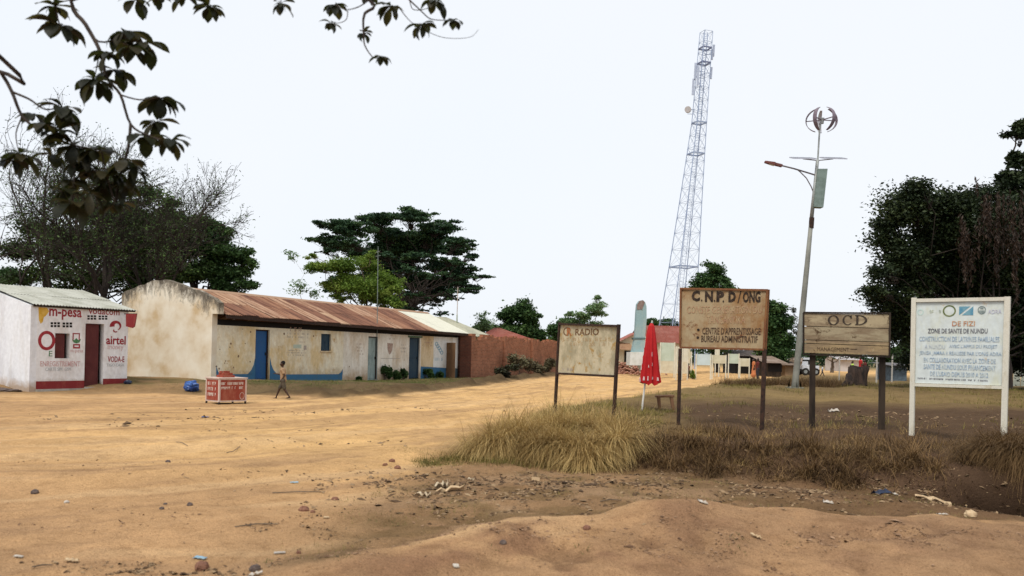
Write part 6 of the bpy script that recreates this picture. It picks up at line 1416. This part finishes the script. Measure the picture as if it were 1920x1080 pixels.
blades('drooping_weeds', on_ground(x, y) + [0, 0, .05], rng.uniform(.35, .9, n), rng.uniform(.005, .010, n), rng.uniform(.1, .8, n), rng.uniform(1.2, 2.9, n), brownw, rng, np.clip(.62 + rng.normal(size=n) * .2, 0, 1), 'reddish-brown weeds drooping over the dark hollow at the right edge', 'weeds', drift=np.array([-.1, -.9, 0]))
# brown scrub beside the lamp foot, grass round the house front
E4 = edge_line([(1380, 722), (1420, 724), (1470, 722), (1510, 722), (1545, 724), (1580, 722)], 130, .5)
x, y = tufts(E4[:, 0], E4[:, 1], 70, .25, rng); n = len(x)
blades('brown_scrub', on_ground(x, y), rng.uniform(.15, .55, n), rng.uniform(.008, .016, n), rng.uniform(0, .8, n), rng.uniform(.2, 1.2, n), brownw, rng, np.clip(.45 + rng.normal(size=n) * .2, 0, 1), 'low brown scrub on both sides of the lamp foot', 'scrub', seg=2)
cx, cy = scatter(9000, (-13, 1.5), (27.5, 50), lambda x, y: sst(.3, 1.0, terr_dist(x, y)) * patch(x, y, .7, 41, -.1, .35) * (((np.stack([x, y], -1) - FR.o[:2]) @ FR.n[:2]) > .15))
x, y = tufts(cx, cy, 10, .14, rng); n = len(x)
blades('verge_grass', on_ground(x, y), rng.uniform(.04, .13, n), rng.uniform(.007, .014, n), rng.uniform(0, .7, n), rng.uniform(.2, 1.2, n), greeng, rng, np.clip(np.repeat(rng.uniform(.1, .9, len(cx)), 10) + rng.normal(size=n) * .14, 0, 1), 'short green and dry grass on the verge before the long cream building', 'grass', seg=2)
# thin grass in the litter zone
cx, cy = scatter(9000, (-1.8, 8), (6.2, 13.5), lambda x, y: sst(.2, .7, y - np.interp(x, MX, MY)) * patch(x, y, 1.5, 53, -.05, .35) * sst(.9, .3, bank_dist(x, y)))
x, y = tufts(cx, cy, 9, .06, rng); n = len(x)
blades('sparse_grass', on_ground(x, y), rng.uniform(.015, .075, n), rng.uniform(.003, .006, n), rng.uniform(.2, 1.4, n), rng.uniform(.2, 1.2, n), olive, rng, rng.uniform(.1, .8, n), 'thin trampled grass on the littered ground below the bank', 'grass', seg=2)

# small green weeds on the near dirt
gs = [(1090, 1036), (1380, 1030), (1385, 1012), (930, 1030), (700, 975), (735, 985), (640, 1045), (1480, 1022), (500, 1055), (655, 940), (790, 905)]
cx = np.array([ground(*g)[0] for g in gs]); cy = np.array([ground(*g)[1] for g in gs]); x, y = tufts(cx, cy, 40, .05, rng); n = len(x)
blades('green_weeds', on_ground(x, y), rng.uniform(.02, .06, n), rng.uniform(.006, .012, n), rng.uniform(.3, 1.3, n), rng.uniform(.2, 1.2, n), greeng, rng, rng.uniform(0, .8, n), 'tiny green weeds sprouting on the near dirt', 'weeds', seg=2)

# shrubs against the row building and the brick wall
def shrub(lab, px, py, w, h, Y, lm, n, leaf, seed, group=None, name='shrub', stems=5, droop=0):
    rng = np.random.default_rng(seed); b = at(px, py, Y); b[2] = hz(b[0], b[1]); t = thing(name, lab, 'shrub', b, group); W = w / F_PX * Y / 2; Hh = h / F_PX * Y; P = []; mb = MB()
    for k in range(max(6, stems * 2)):
        c = b + np.array([rng.uniform(-.8, .8) * W, rng.uniform(-.5, .5) * W * .8, rng.uniform(.2, .9) * Hh]); P.append((c, np.array([W * .32, W * .3, Hh * .26])))
        limb(mb, b - [0, 0, .05], c, .012, .004, rng, .2, 3, 4)
    part('stems', mb, bark1, t); V, Fc, ti = crown(P, n, leaf, rng, droop=droop); np_mesh('foliage', V, Fc, lm, t, ti); return t
def Yf(px): return FR.W(FR.loc(px, 705)[0], 0, .45)[1]
shrub('leafy weed bush against the wall right of the pale green door', 722, 711, 30, 26, Yf(722), lf_green, 2400, .13, 61, 'weeds along the foot of the row building')
shrub('leafy weed bush in the middle between the pale green and the navy door', 741, 712, 24, 18, Yf(741), lf_green, 1700, .13, 62, 'weeds along the foot of the row building')
shrub('dark low bush left of the navy door step', 757, 713, 20, 20, Yf(757), lf_green, 1500, .13, 63, 'weeds along the foot of the row building')
shrub('low spreading bush right of the navy door under the blue foot', 798, 714, 34, 18, Yf(798), lf_green, 2600, .14, 64, 'weeds along the foot of the row building')
shrub('small low bush between the navy and the brown door', 822, 713, 22, 12, Yf(822), lf_green, 1500, .14, 65, 'weeds along the foot of the row building')
shrub('tiny weed tuft against the pale wall left of the pale green door', 673, 713, 12, 9, Yf(673), lf_green, 500, .1, 66, 'weeds along the foot of the row building')
lf_scrub = leaf_mat('dusty grey-brown scrub leaves', ((.07, .055, .03), (.13, .11, .06), (.20, .19, .11)), trans=.2)
for i, (px, py, w, h, lab, lm) in enumerate(((950, 704, 44, 26, 'brown dead shrub against the brick wall, left end of the row', lf_brown), (975, 700, 50, 36, 'tallest dusty shrub against the middle of the brick wall', lf_scrub), (1004, 700, 44, 28, 'sparse grey-green shrub right of the tallest one by the brick wall', lf_scrub), (1030, 700, 36, 26, 'dusty shrub beside the left post of the radio sign', lf_scrub))):
    shrub(lab, px, py, w, h, 50 + i * 4, lm, 1500, .16, 70 + i, 'dusty shrubs along the brick compound wall')
shrub('green bush between the far cream boards', 1299, 694, 12, 16, 60, lf_lime, 500, .16, 80)
# ------------------------------------------------------------------ people: one continuous remeshed body each, clothing over it
def person(lab, foot_pt, H, pose, skinm, shirtm, shortsm, hairm, face=-1, trousers=False, dress=False, group=None):
    """pose: joints in units of the standing height, x towards where the person faces"""
    t = thing('person', lab, 'person', foot_pt, group); J = {k: np.array(v, float) for k, v in pose.items()}
    base = np.array(foot_pt, float)
    def W(p): p = np.array(p, float); return base + np.array([p[0] * face, p[1], p[2]]) * H
    def blob(segs, vox, nm, m_, par):
        mb = MB()
        for a, b, r0, r1 in segs:
            a, b = W(a), W(b); n = max(2, int(np.linalg.norm(b - a) / (min(r0, r1) * H * .5 + 1e-6)) + 1)
            for i in range(n + 1):
                k = i / n; mb.ball(a * (1 - k) + b * k, (r0 + (r1 - r0) * k) * H, 8, 6)
        me = bpy.data.meshes.new('tmp'); me.from_pydata(mb.v, [], mb.f); o = bpy.data.objects.new('tmp', me); COL.objects.link(o)
        md = o.modifiers.new('r', 'REMESH'); md.mode = 'VOXEL'; md.voxel_size = vox; sm = o.modifiers.new('s', 'SMOOTH'); sm.iterations = 4
        dg = bpy.context.evaluated_depsgraph_get(); me2 = bpy.data.meshes.new_from_object(o.evaluated_get(dg)); bpy.data.objects.remove(o)
        V = np.array([v.co[:] for v in me2.vertices]); q = MB(); q.v = [tuple(v) for v in V]; q.f = [tuple(p.vertices) for p in me2.polygons]
        return part(nm, q, m_, par, smooth=True)
    sh, hp_, nk, hd = J['shoulder'], J['hip'], J['neck'], J['head']; dy = np.array([0, .085, 0]); hy = np.array([0, .05, 0]); S_ = []
    S_ += [(hd, hd + [0, 0, .02], .058, .055), (hd + [.015, 0, -.03], hd + [.03, 0, -.035], .038, .03), (hd + [.06, 0, -.005], hd + [.068, 0, -.012], .010, .009), (hd + [0, .058, -.005], hd + [-.004, .062, .0], .012, .01), (hd + [0, -.058, -.005], hd + [-.004, -.062, 0], .012, .01), (nk, hd - [0, 0, .04], .028, .028)]
    S_ += [(sh - [0, 0, .02], (sh + hp_) / 2, .075, .066), ((sh + hp_) / 2, hp_, .066, .072), (sh + dy * .6, sh - dy * .6, .05, .05), (hp_ + hy, hp_ - hy, .06, .06)]
    for s, k in ((1, 'l'), (-1, 'r')):
        o_ = dy * s; el, wr = J['elbow_' + k], J['wrist_' + k]; S_ += [(sh + o_, el + o_ * 1.1, .032, .024), (el + o_ * 1.1, wr + o_, .024, .016), (wr + o_, wr + o_ + unit(wr - el) * .045, .018, .016)]
        hdir = unit(wr - el); tip = wr + o_ + hdir * .045
        for j in range(4): S_.append((tip, tip + hdir * (.035 + .006 * (j in (1, 2))) + np.array([0, (j - 1.5) * .012, -.008]), .0065, .005))
        S_.append((wr + o_ + hdir * .02, wr + o_ + hdir * .05 + np.array([.012, -s * .02, .006]), .007, .006))
        kn, an = J['knee_' + k], J['ankle_' + k]; h_ = hy * s; S_ += [(hp_ + h_, kn + h_, .050, .034), (kn + h_, an + h_, .034, .019), (an + h_ - [.012, 0, .018], an + h_ + [.07, 0, -.026], .019, .014)]
    vx = max(.010, H * .0085); body = blob(S_, vx, 'body', skinm, t)
    C_ = [(sh - [0, 0, .015], (sh + hp_) / 2, .088, .080), ((sh + hp_) / 2, hp_ + [0, 0, .03], .080, .086), (sh + dy * .7, sh - dy * .7, .058, .058)]
    for s, k in ((1, 'l'), (-1, 'r')): C_.append((sh + dy * s, (sh * .45 + J['elbow_' + k] * .55) + dy * s, .044, .040))
    if dress: C_ += [(hp_, hp_ - [0, 0, .30], .09, .13)]
    blob(C_, vx, 'dress' if dress else 'shirt', shirtm, t)
    if not dress:
        T_ = [(hp_ + [0, 0, .015] + hy, hp_ + [0, 0, .015] - hy, .068, .068)]
        for s, k in ((1, 'l'), (-1, 'r')):
            h_ = hy * s; kn, an = J['knee_' + k], J['ankle_' + k]
            if trousers: T_ += [(hp_ + h_, kn + h_, .060, .044), (kn + h_, an + h_ + [0, 0, .01], .044, .034)]
            else: T_ += [(hp_ + h_, (hp_ * .2 + kn * .8) + h_, .062, .054)]
        blob(T_, vx, 'trousers' if trousers else 'shorts', shortsm, t)
    blob([(hd + [-.012, 0, .022], hd + [-.02, 0, .03], .060, .055)], vx, 'hair', hairm, t)
    mb = MB()
    for s in (1, -1): mb.ball(W(hd + [.055, .022 * s, .006]), .007 * H, 6, 5)
    part('eye', mb, mat('eye white', (.5, .48, .45)) if 'eye white' not in bpy.data.materials else bpy.data.materials['eye white'], t)
    return t
skin = mat('dark brown skin', (.045, .024, .016), (.06, .033, .022), 8, .5); hair = mat('black hair', (.008, .007, .006), rough=.9)
beige = mat('dusty tan shirt', (.36, .24, .14), (.26, .17, .10), 5); dkshort = mat('dark olive shorts', (.055, .045, .035), (.08, .065, .045), 7)
walk = dict(shoulder=(.0, 0, .755), hip=(-.02, 0, .47), neck=(.0, 0, .80), head=(.012, 0, .915), elbow_l=(.07, 0, .64), wrist_l=(.19, 0, .655), elbow_r=(-.08, 0, .62), wrist_r=(.0, 0, .52),
            knee_l=(.09, 0, .27), ankle_l=(.17, 0, .05), knee_r=(-.07, 0, .26), ankle_r=(-.20, 0, .075))
stand = dict(shoulder=(0, 0, .80), hip=(0, 0, .50), neck=(0, 0, .85), head=(.01, 0, .935), elbow_l=(.0, 0, .64), wrist_l=(.04, 0, .50), elbow_r=(-.01, 0, .64), wrist_r=(.03, 0, .50), knee_l=(.02, 0, .27), ankle_l=(.0, 0, .045), knee_r=(.0, 0, .27), ankle_r=(-.03, 0, .045))
cf = ground(529, 749)
person('child in a tan shirt and dark shorts striding left past the blue door', cf, 1.20, walk, skin, beige, dkshort, hair)
redc = mat('bright red shirt', (.42, .025, .025), (.32, .02, .02), 6); lime = mat('lime yellow shirt', (.42, .60, .10), rough=.8); orangec = mat('orange dress cloth', (.55, .20, .08), (.45, .15, .06), 6); marc = mat('dark maroon cloth', (.12, .025, .022)); navyc = mat('dark trousers', (.03, .03, .04)); whc = mat('white shirt', (.6, .6, .62))
def pf_(px, py, Y): p = at(px, py, Y); p[2] = hz(p[0], p[1]) - .01; return p
person('adult in a bright red shirt standing behind the burnt stump', pf_(1613, 706, 62), 1.70, stand, skin, redc, navyc, hair, trousers=True)
person('person in a dark top just right of the red-shirted adult behind the stump', pf_(1621.5, 706, 63), 1.55, stand, skin, marc, navyc, hair, trousers=True)
person('small person in a lime yellow shirt left of the red-shirted adult', pf_(1598, 706, 64), 1.40, stand, skin, lime, navyc, hair, trousers=True)
person('person in an orange dress beside the right post of the association sign', pf_(1413, 698, 66), 1.60, stand, skin, orangec, navyc, hair, dress=True)
person('person in dark maroon clothes right of the orange dress', pf_(1420.5, 700, 65), 1.60, stand, skin, marc, navyc, hair, trousers=True)
person('person in dark red standing among the far cream boards', pf_(1291, 694, 60), 1.10, stand, skin, marc, dkshort, hair)
person('walking person in a white shirt on the far road right of the left plank-sign post', pf_(1542, 700, 78), 1.05, walk, skin, whc, navyc, hair, face=1, trousers=True)

# ------------------------------------------------------------------ loose things on the ground
def crumpled(name, lab, cat, px, py, sx, sy, sz, m_, seed, rz=0, group=None, nn=(14, 9), jit=.3, lift=.3):
    g = ground(px, py); s = g[1] / F_PX; r = np.array([sx, sy, sz]) * s; rr = random.Random(seed); mb = MB(); mb.ball((0, 0, 0), (1, 1, 1), *nn)
    V = np.array(mb.v); k = 1 + jit * (fbm(V[:, 0] * 2.2 + seed, V[:, 1] * 2.2 + V[:, 2] * 1.7, seed)); k2 = 1 + jit * .5 * fbm(V[:, 0] * 6 + 3, V[:, 2] * 6 + V[:, 1] * 5, seed + 5)
    V = V * (k * k2)[:, None] * r; c, s_ = cos(rz), sin(rz); V = np.stack([V[:, 0] * c - V[:, 1] * s_, V[:, 0] * s_ + V[:, 1] * c, V[:, 2]], 1) + g + np.array([0, 0, r[2] * lift]); mb.v = [tuple(v) for v in V]
    o = part(name, mb, m_, None, smooth=False, loc=g); tag(o, lab, cat, group); return o
stone = mat('reddish earth lump', (.15, .07, .045), (.22, .11, .07), 30, .95, bmp=.5); grey_s = mat('dark grey stone', (.07, .05, .045), (.12, .09, .075), 25, .9, bmp=.5)
bluebag = mat('blue plastic sheet', (.05, .12, .34), (.015, .035, .14), 5, .35); whp = mat('white plastic scrap', (.46, .42, .37), (.34, .29, .23), 20, .5); tanp = mat('sun-bleached cardboard', (.48, .36, .22), (.38, .26, .15), 15, .9); bonep = mat('bleached wood', (.50, .42, .30), (.36, .27, .17), 20, .9); blkb = mat('black-blue plastic bag', (.008, .012, .03), (.02, .03, .06), 8, .35)
def scrap(name, lab, cat, px, py, w, h, m_, seed, rz=0, group=None, thick=.006, curl=.25):
    """a bent sheet lying on the ground"""
    g = ground(px, py); s = g[1] / F_PX; W, D = w * s * .85, h * s * 2.2; rr = random.Random(seed); n = 6; V = []; c, s_ = cos(rz), sin(rz); ph = rr.uniform(0, 6)
    tops = []
    for i in range(n + 1):
        for j in range(4):
            x = (i / n - .5) * W * (1 + rr.uniform(-.12, .12)); y = (j / 3 - .5) * D * (1 + rr.uniform(-.2, .2)); X, Y_ = g[0] + x * c - y * s_, g[1] + x * s_ + y * c
            z = hz(X, Y_) + .012 + abs(curl * W * .35 * math.sin(i * 1.3 + ph) * math.cos(j * 1.1 + ph)); tops.append((X, Y_, z))
    mb = MB(); fs = [(i * 4 + j, (i + 1) * 4 + j, (i + 1) * 4 + j + 1, i * 4 + j + 1) for i in range(n) for j in range(3)]
    m = len(tops); vs = tops + [(a, b, c_ - thick) for a, b, c_ in tops]; fs2 = fs + [tuple(reversed([q + m for q in f_])) for f_ in fs]
    for i in range(n): fs2 += [(i * 4, i * 4 + m, (i + 1) * 4 + m, (i + 1) * 4), (i * 4 + 3, (i + 1) * 4 + 3, (i + 1) * 4 + 3 + m, i * 4 + 3 + m)]
    mb.add(vs, fs2); o = part(name, mb, m_, None, loc=g); return tag(o, lab, cat, group)
crumpled('plastic_sheet', 'crumpled bright blue plastic bundle in front of the gable wall', 'bundle', 357, 733, 14, 11, 10.5, bluebag, 3, nn=(22, 14), jit=.5, lift=.75)
crumpled('tyre_scrap', 'dark lump on the ground at the right corner of the white shop', 'debris', 240, 720, 7, 7, 5, blkb, 4, lift=.6)
crumpled('rubble_heap', 'dark heap of rubble at the foot of the white side wall', 'rubble', 12, 733, 22, 10, 4, grey_s, 9, nn=(26, 14), jit=.6)
GL = 'stones lying on the dirt road'
for i, (px, py, r, lab, m_) in enumerate(((570, 958, 10, 'round reddish clod, largest lump on the dirt road', stone), (586, 961, 5, 'small clod touching the right side of the largest reddish clod', stone), (65, 925, 8, 'dark stone alone near the left edge of the dirt road', grey_s), (315, 867, 5, 'small dark stone in the middle of the dirt road left part', grey_s),
    (310, 946, 4, 'upper of two small dark stones below the middle of the road', grey_s), (303, 955, 5, 'lower of two small dark stones below the middle of the road', grey_s), (356, 948, 6, 'flat dark stone right of the pair of small stones', grey_s), (478, 1069, 11, 'dark stone at the bottom edge right of the litter heap', grey_s),
    (378, 1066, 14, 'brown clod in the litter heap at the bottom edge', stone), (628, 938, 7, 'flat brown clod right of and above the largest reddish clod', stone), (125, 943, 5, 'pale small stone in the left part of the road', whp), (560, 1037, 5, 'small dark clod above the bottom litter on the right', stone),
    (735, 866, 6, 'first brown clod at the tip of the grassy bank', stone), (722, 873, 5, 'second brown clod at the tip of the grassy bank', stone), (745, 879, 7, 'broad brown clod below the other two at the tip of the bank', stone), (943, 1019, 7, 'dark stone on the near earth ridge', grey_s), (1820, 968, 12, 'pale clod at the far right end of the near ridge', tanp), (1100, 992, 8, 'reddish clod on top of the near earth ridge', stone))):
    crumpled('stone', lab, 'stone', px, py, r, r * .9, r * .75, m_, 20 + i, rz=i, group=GL)
scrap('plastic_bag', 'black and dark blue plastic bag below the bank at the right', 'bag', 1652, 925, 34, 9, blkb, 3, .1, curl=.8); scrap('plastic_bag', 'white end of a bag right beside the black bag', 'bag', 1676, 928, 14, 6, whp, 4, .3, curl=.5)
scrap('fabric_scrap', 'long dirty white cloth lying toward the dark hollow', 'cloth', 1752, 938, 76, 5, tanp, 5, -.06, curl=.2); scrap('plastic_scrap', 'curved white plastic scrap on the litter before the near ridge', 'litter', 1553, 944, 22, 5, whp, 6, -.2, curl=.8)
scrap('plastic_scrap', 'white scrap in the trampled ground behind the plank sign left post', 'litter', 1562, 772, 24, 7, whp, 7, -.15, curl=.9); scrap('plastic_scrap', 'white scrap at the crest of the near ridge in the middle', 'litter', 1317, 944, 20, 6, whp, 8, .1, curl=.8)
scrap('cardboard', 'bent pale board fragment standing up in the litter at the tip of the bank', 'cardboard', 828, 917, 30, 7, bonep, 9, .35, curl=1.6); scrap('cardboard', 'long reddish tan sheet lying right of the pale board fragment', 'cardboard', 845, 921, 62, 5, tanp, 10, .12, curl=.5)
scrap('cardboard', 'folded grey-tan sheet at the left end of the litter pieces', 'cardboard', 792, 934, 34, 7, bonep, 11, -.05, curl=1.0); scrap('plastic_scrap', 'small cream scrap above the long tan sheet', 'litter', 883, 902, 14, 5, bonep, 12, 0, curl=1.2)
scrap('plastic_scrap', 'flat white scrap in the middle of the near litter', 'litter', 525, 1038, 24, 4, whp, 13, .2); scrap('plastic_scrap', 'white scrap in the bottom edge litter heap', 'litter', 480, 1079, 30, 7, whp, 14, .1, curl=.6); scrap('plastic_scrap', 'small blue scrap on the dirt below the red vending counter', 'litter', 384, 783, 16, 3, bluebag, 15, .1)
scrap('plastic_scrap', 'small blue-grey scrap on the road left of the bank tip', 'litter', 552, 906, 18, 3, inkb, 16, .1); scrap('plastic_scrap', 'blue and grey scrap in the bottom litter heap', 'litter', 375, 1048, 26, 5, inkb, 17, -.1); scrap('plastic_scrap', 'pale flat scrap at the lower left corner', 'litter', 35, 1045, 18, 4, whp, 18, 0)
scrap('plastic_scrap', 'rusty brown scrap left of the bottom litter heap', 'litter', 135, 1054, 26, 6, tanp, 19, .1, curl=.7); scrap('plastic_scrap', 'thin white scrap near the pale clod at the right', 'litter', 1767, 966, 22, 3, whp, 20, .0); scrap('plastic_scrap', 'white pebble-like scrap on the near ridge at its left part', 'litter', 855, 1063, 12, 6, whp, 21, .3)
scrap('plastic_scrap', 'pale scrap lying on the near ridge below the curved plastic', 'litter', 1418, 1009, 24, 4, tanp, 22, .2, curl=.7); scrap('plastic_scrap', 'yellowish scrap between the largest clod and the bank', 'litter', 612, 972, 12, 3, tanp, 23, .2)

# small debris: chips, dead leaves and crumbs, in drifts as the photograph shows
def debris(name, spots, lab, m_, rng, size, sheet=True):
    C = []
    for (px, py, sx, sy, n) in spots:
        g = ground(px, py); k = g[1] / F_PX; x = g[0] + rng.normal(size=n) * sx * k; y = g[1] + rng.normal(size=n) * sy * k * (g[1] / 1.6) ; C.append(np.stack([x, y], 1))
    C = np.concatenate(C); C = C + np.stack([fbm(C[:, 0] * 2.2, C[:, 1] * 2.2, 3), fbm(C[:, 0] * 2.2, C[:, 1] * 2.2, 7)], 1) * .5; C = C[(C[:, 1] > 3) & (fbm(C[:, 0] * 2.6, C[:, 1] * 2.6, 71) + rng.normal(size=len(C)) * .25 > .0)]; z = height(C[:, 0], C[:, 1]) + .006; P = np.concatenate([C, z[:, None]], 1); n = len(P)
    s = size * rng.lognormal(0, .45, n) * (1 + P[:, 1] / 30); a = rng.uniform(0, 2 * pi, n); d = np.stack([np.cos(a), np.sin(a), rng.normal(size=n) * .25], 1); b = np.stack([-np.sin(a), np.cos(a), rng.normal(size=n) * .25], 1)
    L = s[:, None]; W = (s * rng.uniform(.2, .7, n))[:, None]; up = np.array([0, 0, 1.0]) * (s * rng.uniform(.12, .45, n))[:, None]
    V = np.stack([P - d * L, P + b * W, P + d * L, P - b * W, P + up], 1).reshape(-1, 3); i = (np.arange(n) * 5)[:, None, None]
    Fc = (i + np.array([[[0, 1, 4], [1, 2, 4], [2, 3, 4], [3, 0, 4]]])).reshape(-1, 3); o = np_mesh(name, V, Fc, m_, None, np.repeat(rng.random(n), 5), loc=P.mean(0)); return tag(o, lab, 'debris', kind='stuff')
rng = np.random.default_rng(55); chipm = leaf_mat('dead leaves and chips', ((.045, .025, .013), (.12, .072, .038), (.30, .205, .115)), .9, 0); crumbm = leaf_mat('earth crumbs', ((.09, .045, .025), (.20, .12, .07), (.32, .2, .12)), 1, 0)
debris('leaf_litter', [(560, 985, 70, 5, 260), (600, 955, 60, 4, 90), (450, 1065, 110, 4, 420), (300, 1060, 60, 3, 160), (180, 1065, 80, 3, 120), (250, 865, 120, 3, 60), (520, 900, 120, 6, 90), (300, 955, 160, 5, 60), (640, 1000, 60, 5, 80)], 'drifts of dead leaves and twigs on the near road surface', chipm, rng, .010)
debris('leaf_litter', [(400, 785, 110, 1.6, 200), (560, 775, 90, 1.2, 140), (750, 765, 90, 1, 90), (200, 790, 140, 2, 80), (300, 800, 200, 2, 90), (700, 830, 140, 3, 80)], 'sparse dark litter scattered across the road before the long building', chipm, rng, .020)
debris('leaf_litter', [(880, 905, 130, 16, 1500), (1000, 920, 160, 16, 1900), (1200, 915, 180, 20, 2000), (1400, 915, 160, 20, 2200), (1600, 925, 140, 16, 2000), (1780, 945, 90, 3, 400), (820, 940, 60, 4, 200), (880, 965, 80, 3, 200)], 'dead leaves and scraps covering the hollow below the bank', chipm, rng, .016)
debris('leaf_litter', [(1500, 785, 120, 3, 350), (1700, 780, 140, 3, 450), (1820, 800, 100, 3, 260)], 'crumbs and scraps on the bare dark soil behind the signs', chipm, rng, .018)
debris('soil_crumbs', [(1100, 1020, 260, 8, 1800), (1500, 1000, 260, 8, 1800), (1750, 1010, 160, 6, 900), (700, 1030, 160, 6, 300), (300, 980, 300, 12, 500), (400, 880, 320, 10, 400)], 'loose earth crumbs on the near ridge and road', crumbm, rng, .008)
for a_, b_ in (((510, 926), (610, 924)), ((330, 830), (352, 837)), ((440, 990), (520, 985)), ((60, 1066), (98, 1062)), ((1125, 942), (1165, 940)), ((425, 850), (450, 838))):
    p, q = ground(*a_), ground(*b_); p[2] += .012; q[2] += .012; m_ = (p + q) / 2; m_[2] = hz(m_[0], m_[1]) + .02; mb = MB(); mb.tube([p, m_, q], [.005, .006, .004], 5)
    tag(part('dry_stick', mb, bark1, None, loc=p), 'thin dry stick lying flat on the dirt ' + {510: 'just above the largest clod', 330: 'left of the road middle', 440: 'left of the near leaf drift', 60: 'in the lower left corner', 1125: 'at the left of the near ridge crest', 425: 'in the middle of the wheel tracks'}[a_[0]], 'stick', 'dry sticks on the ground')
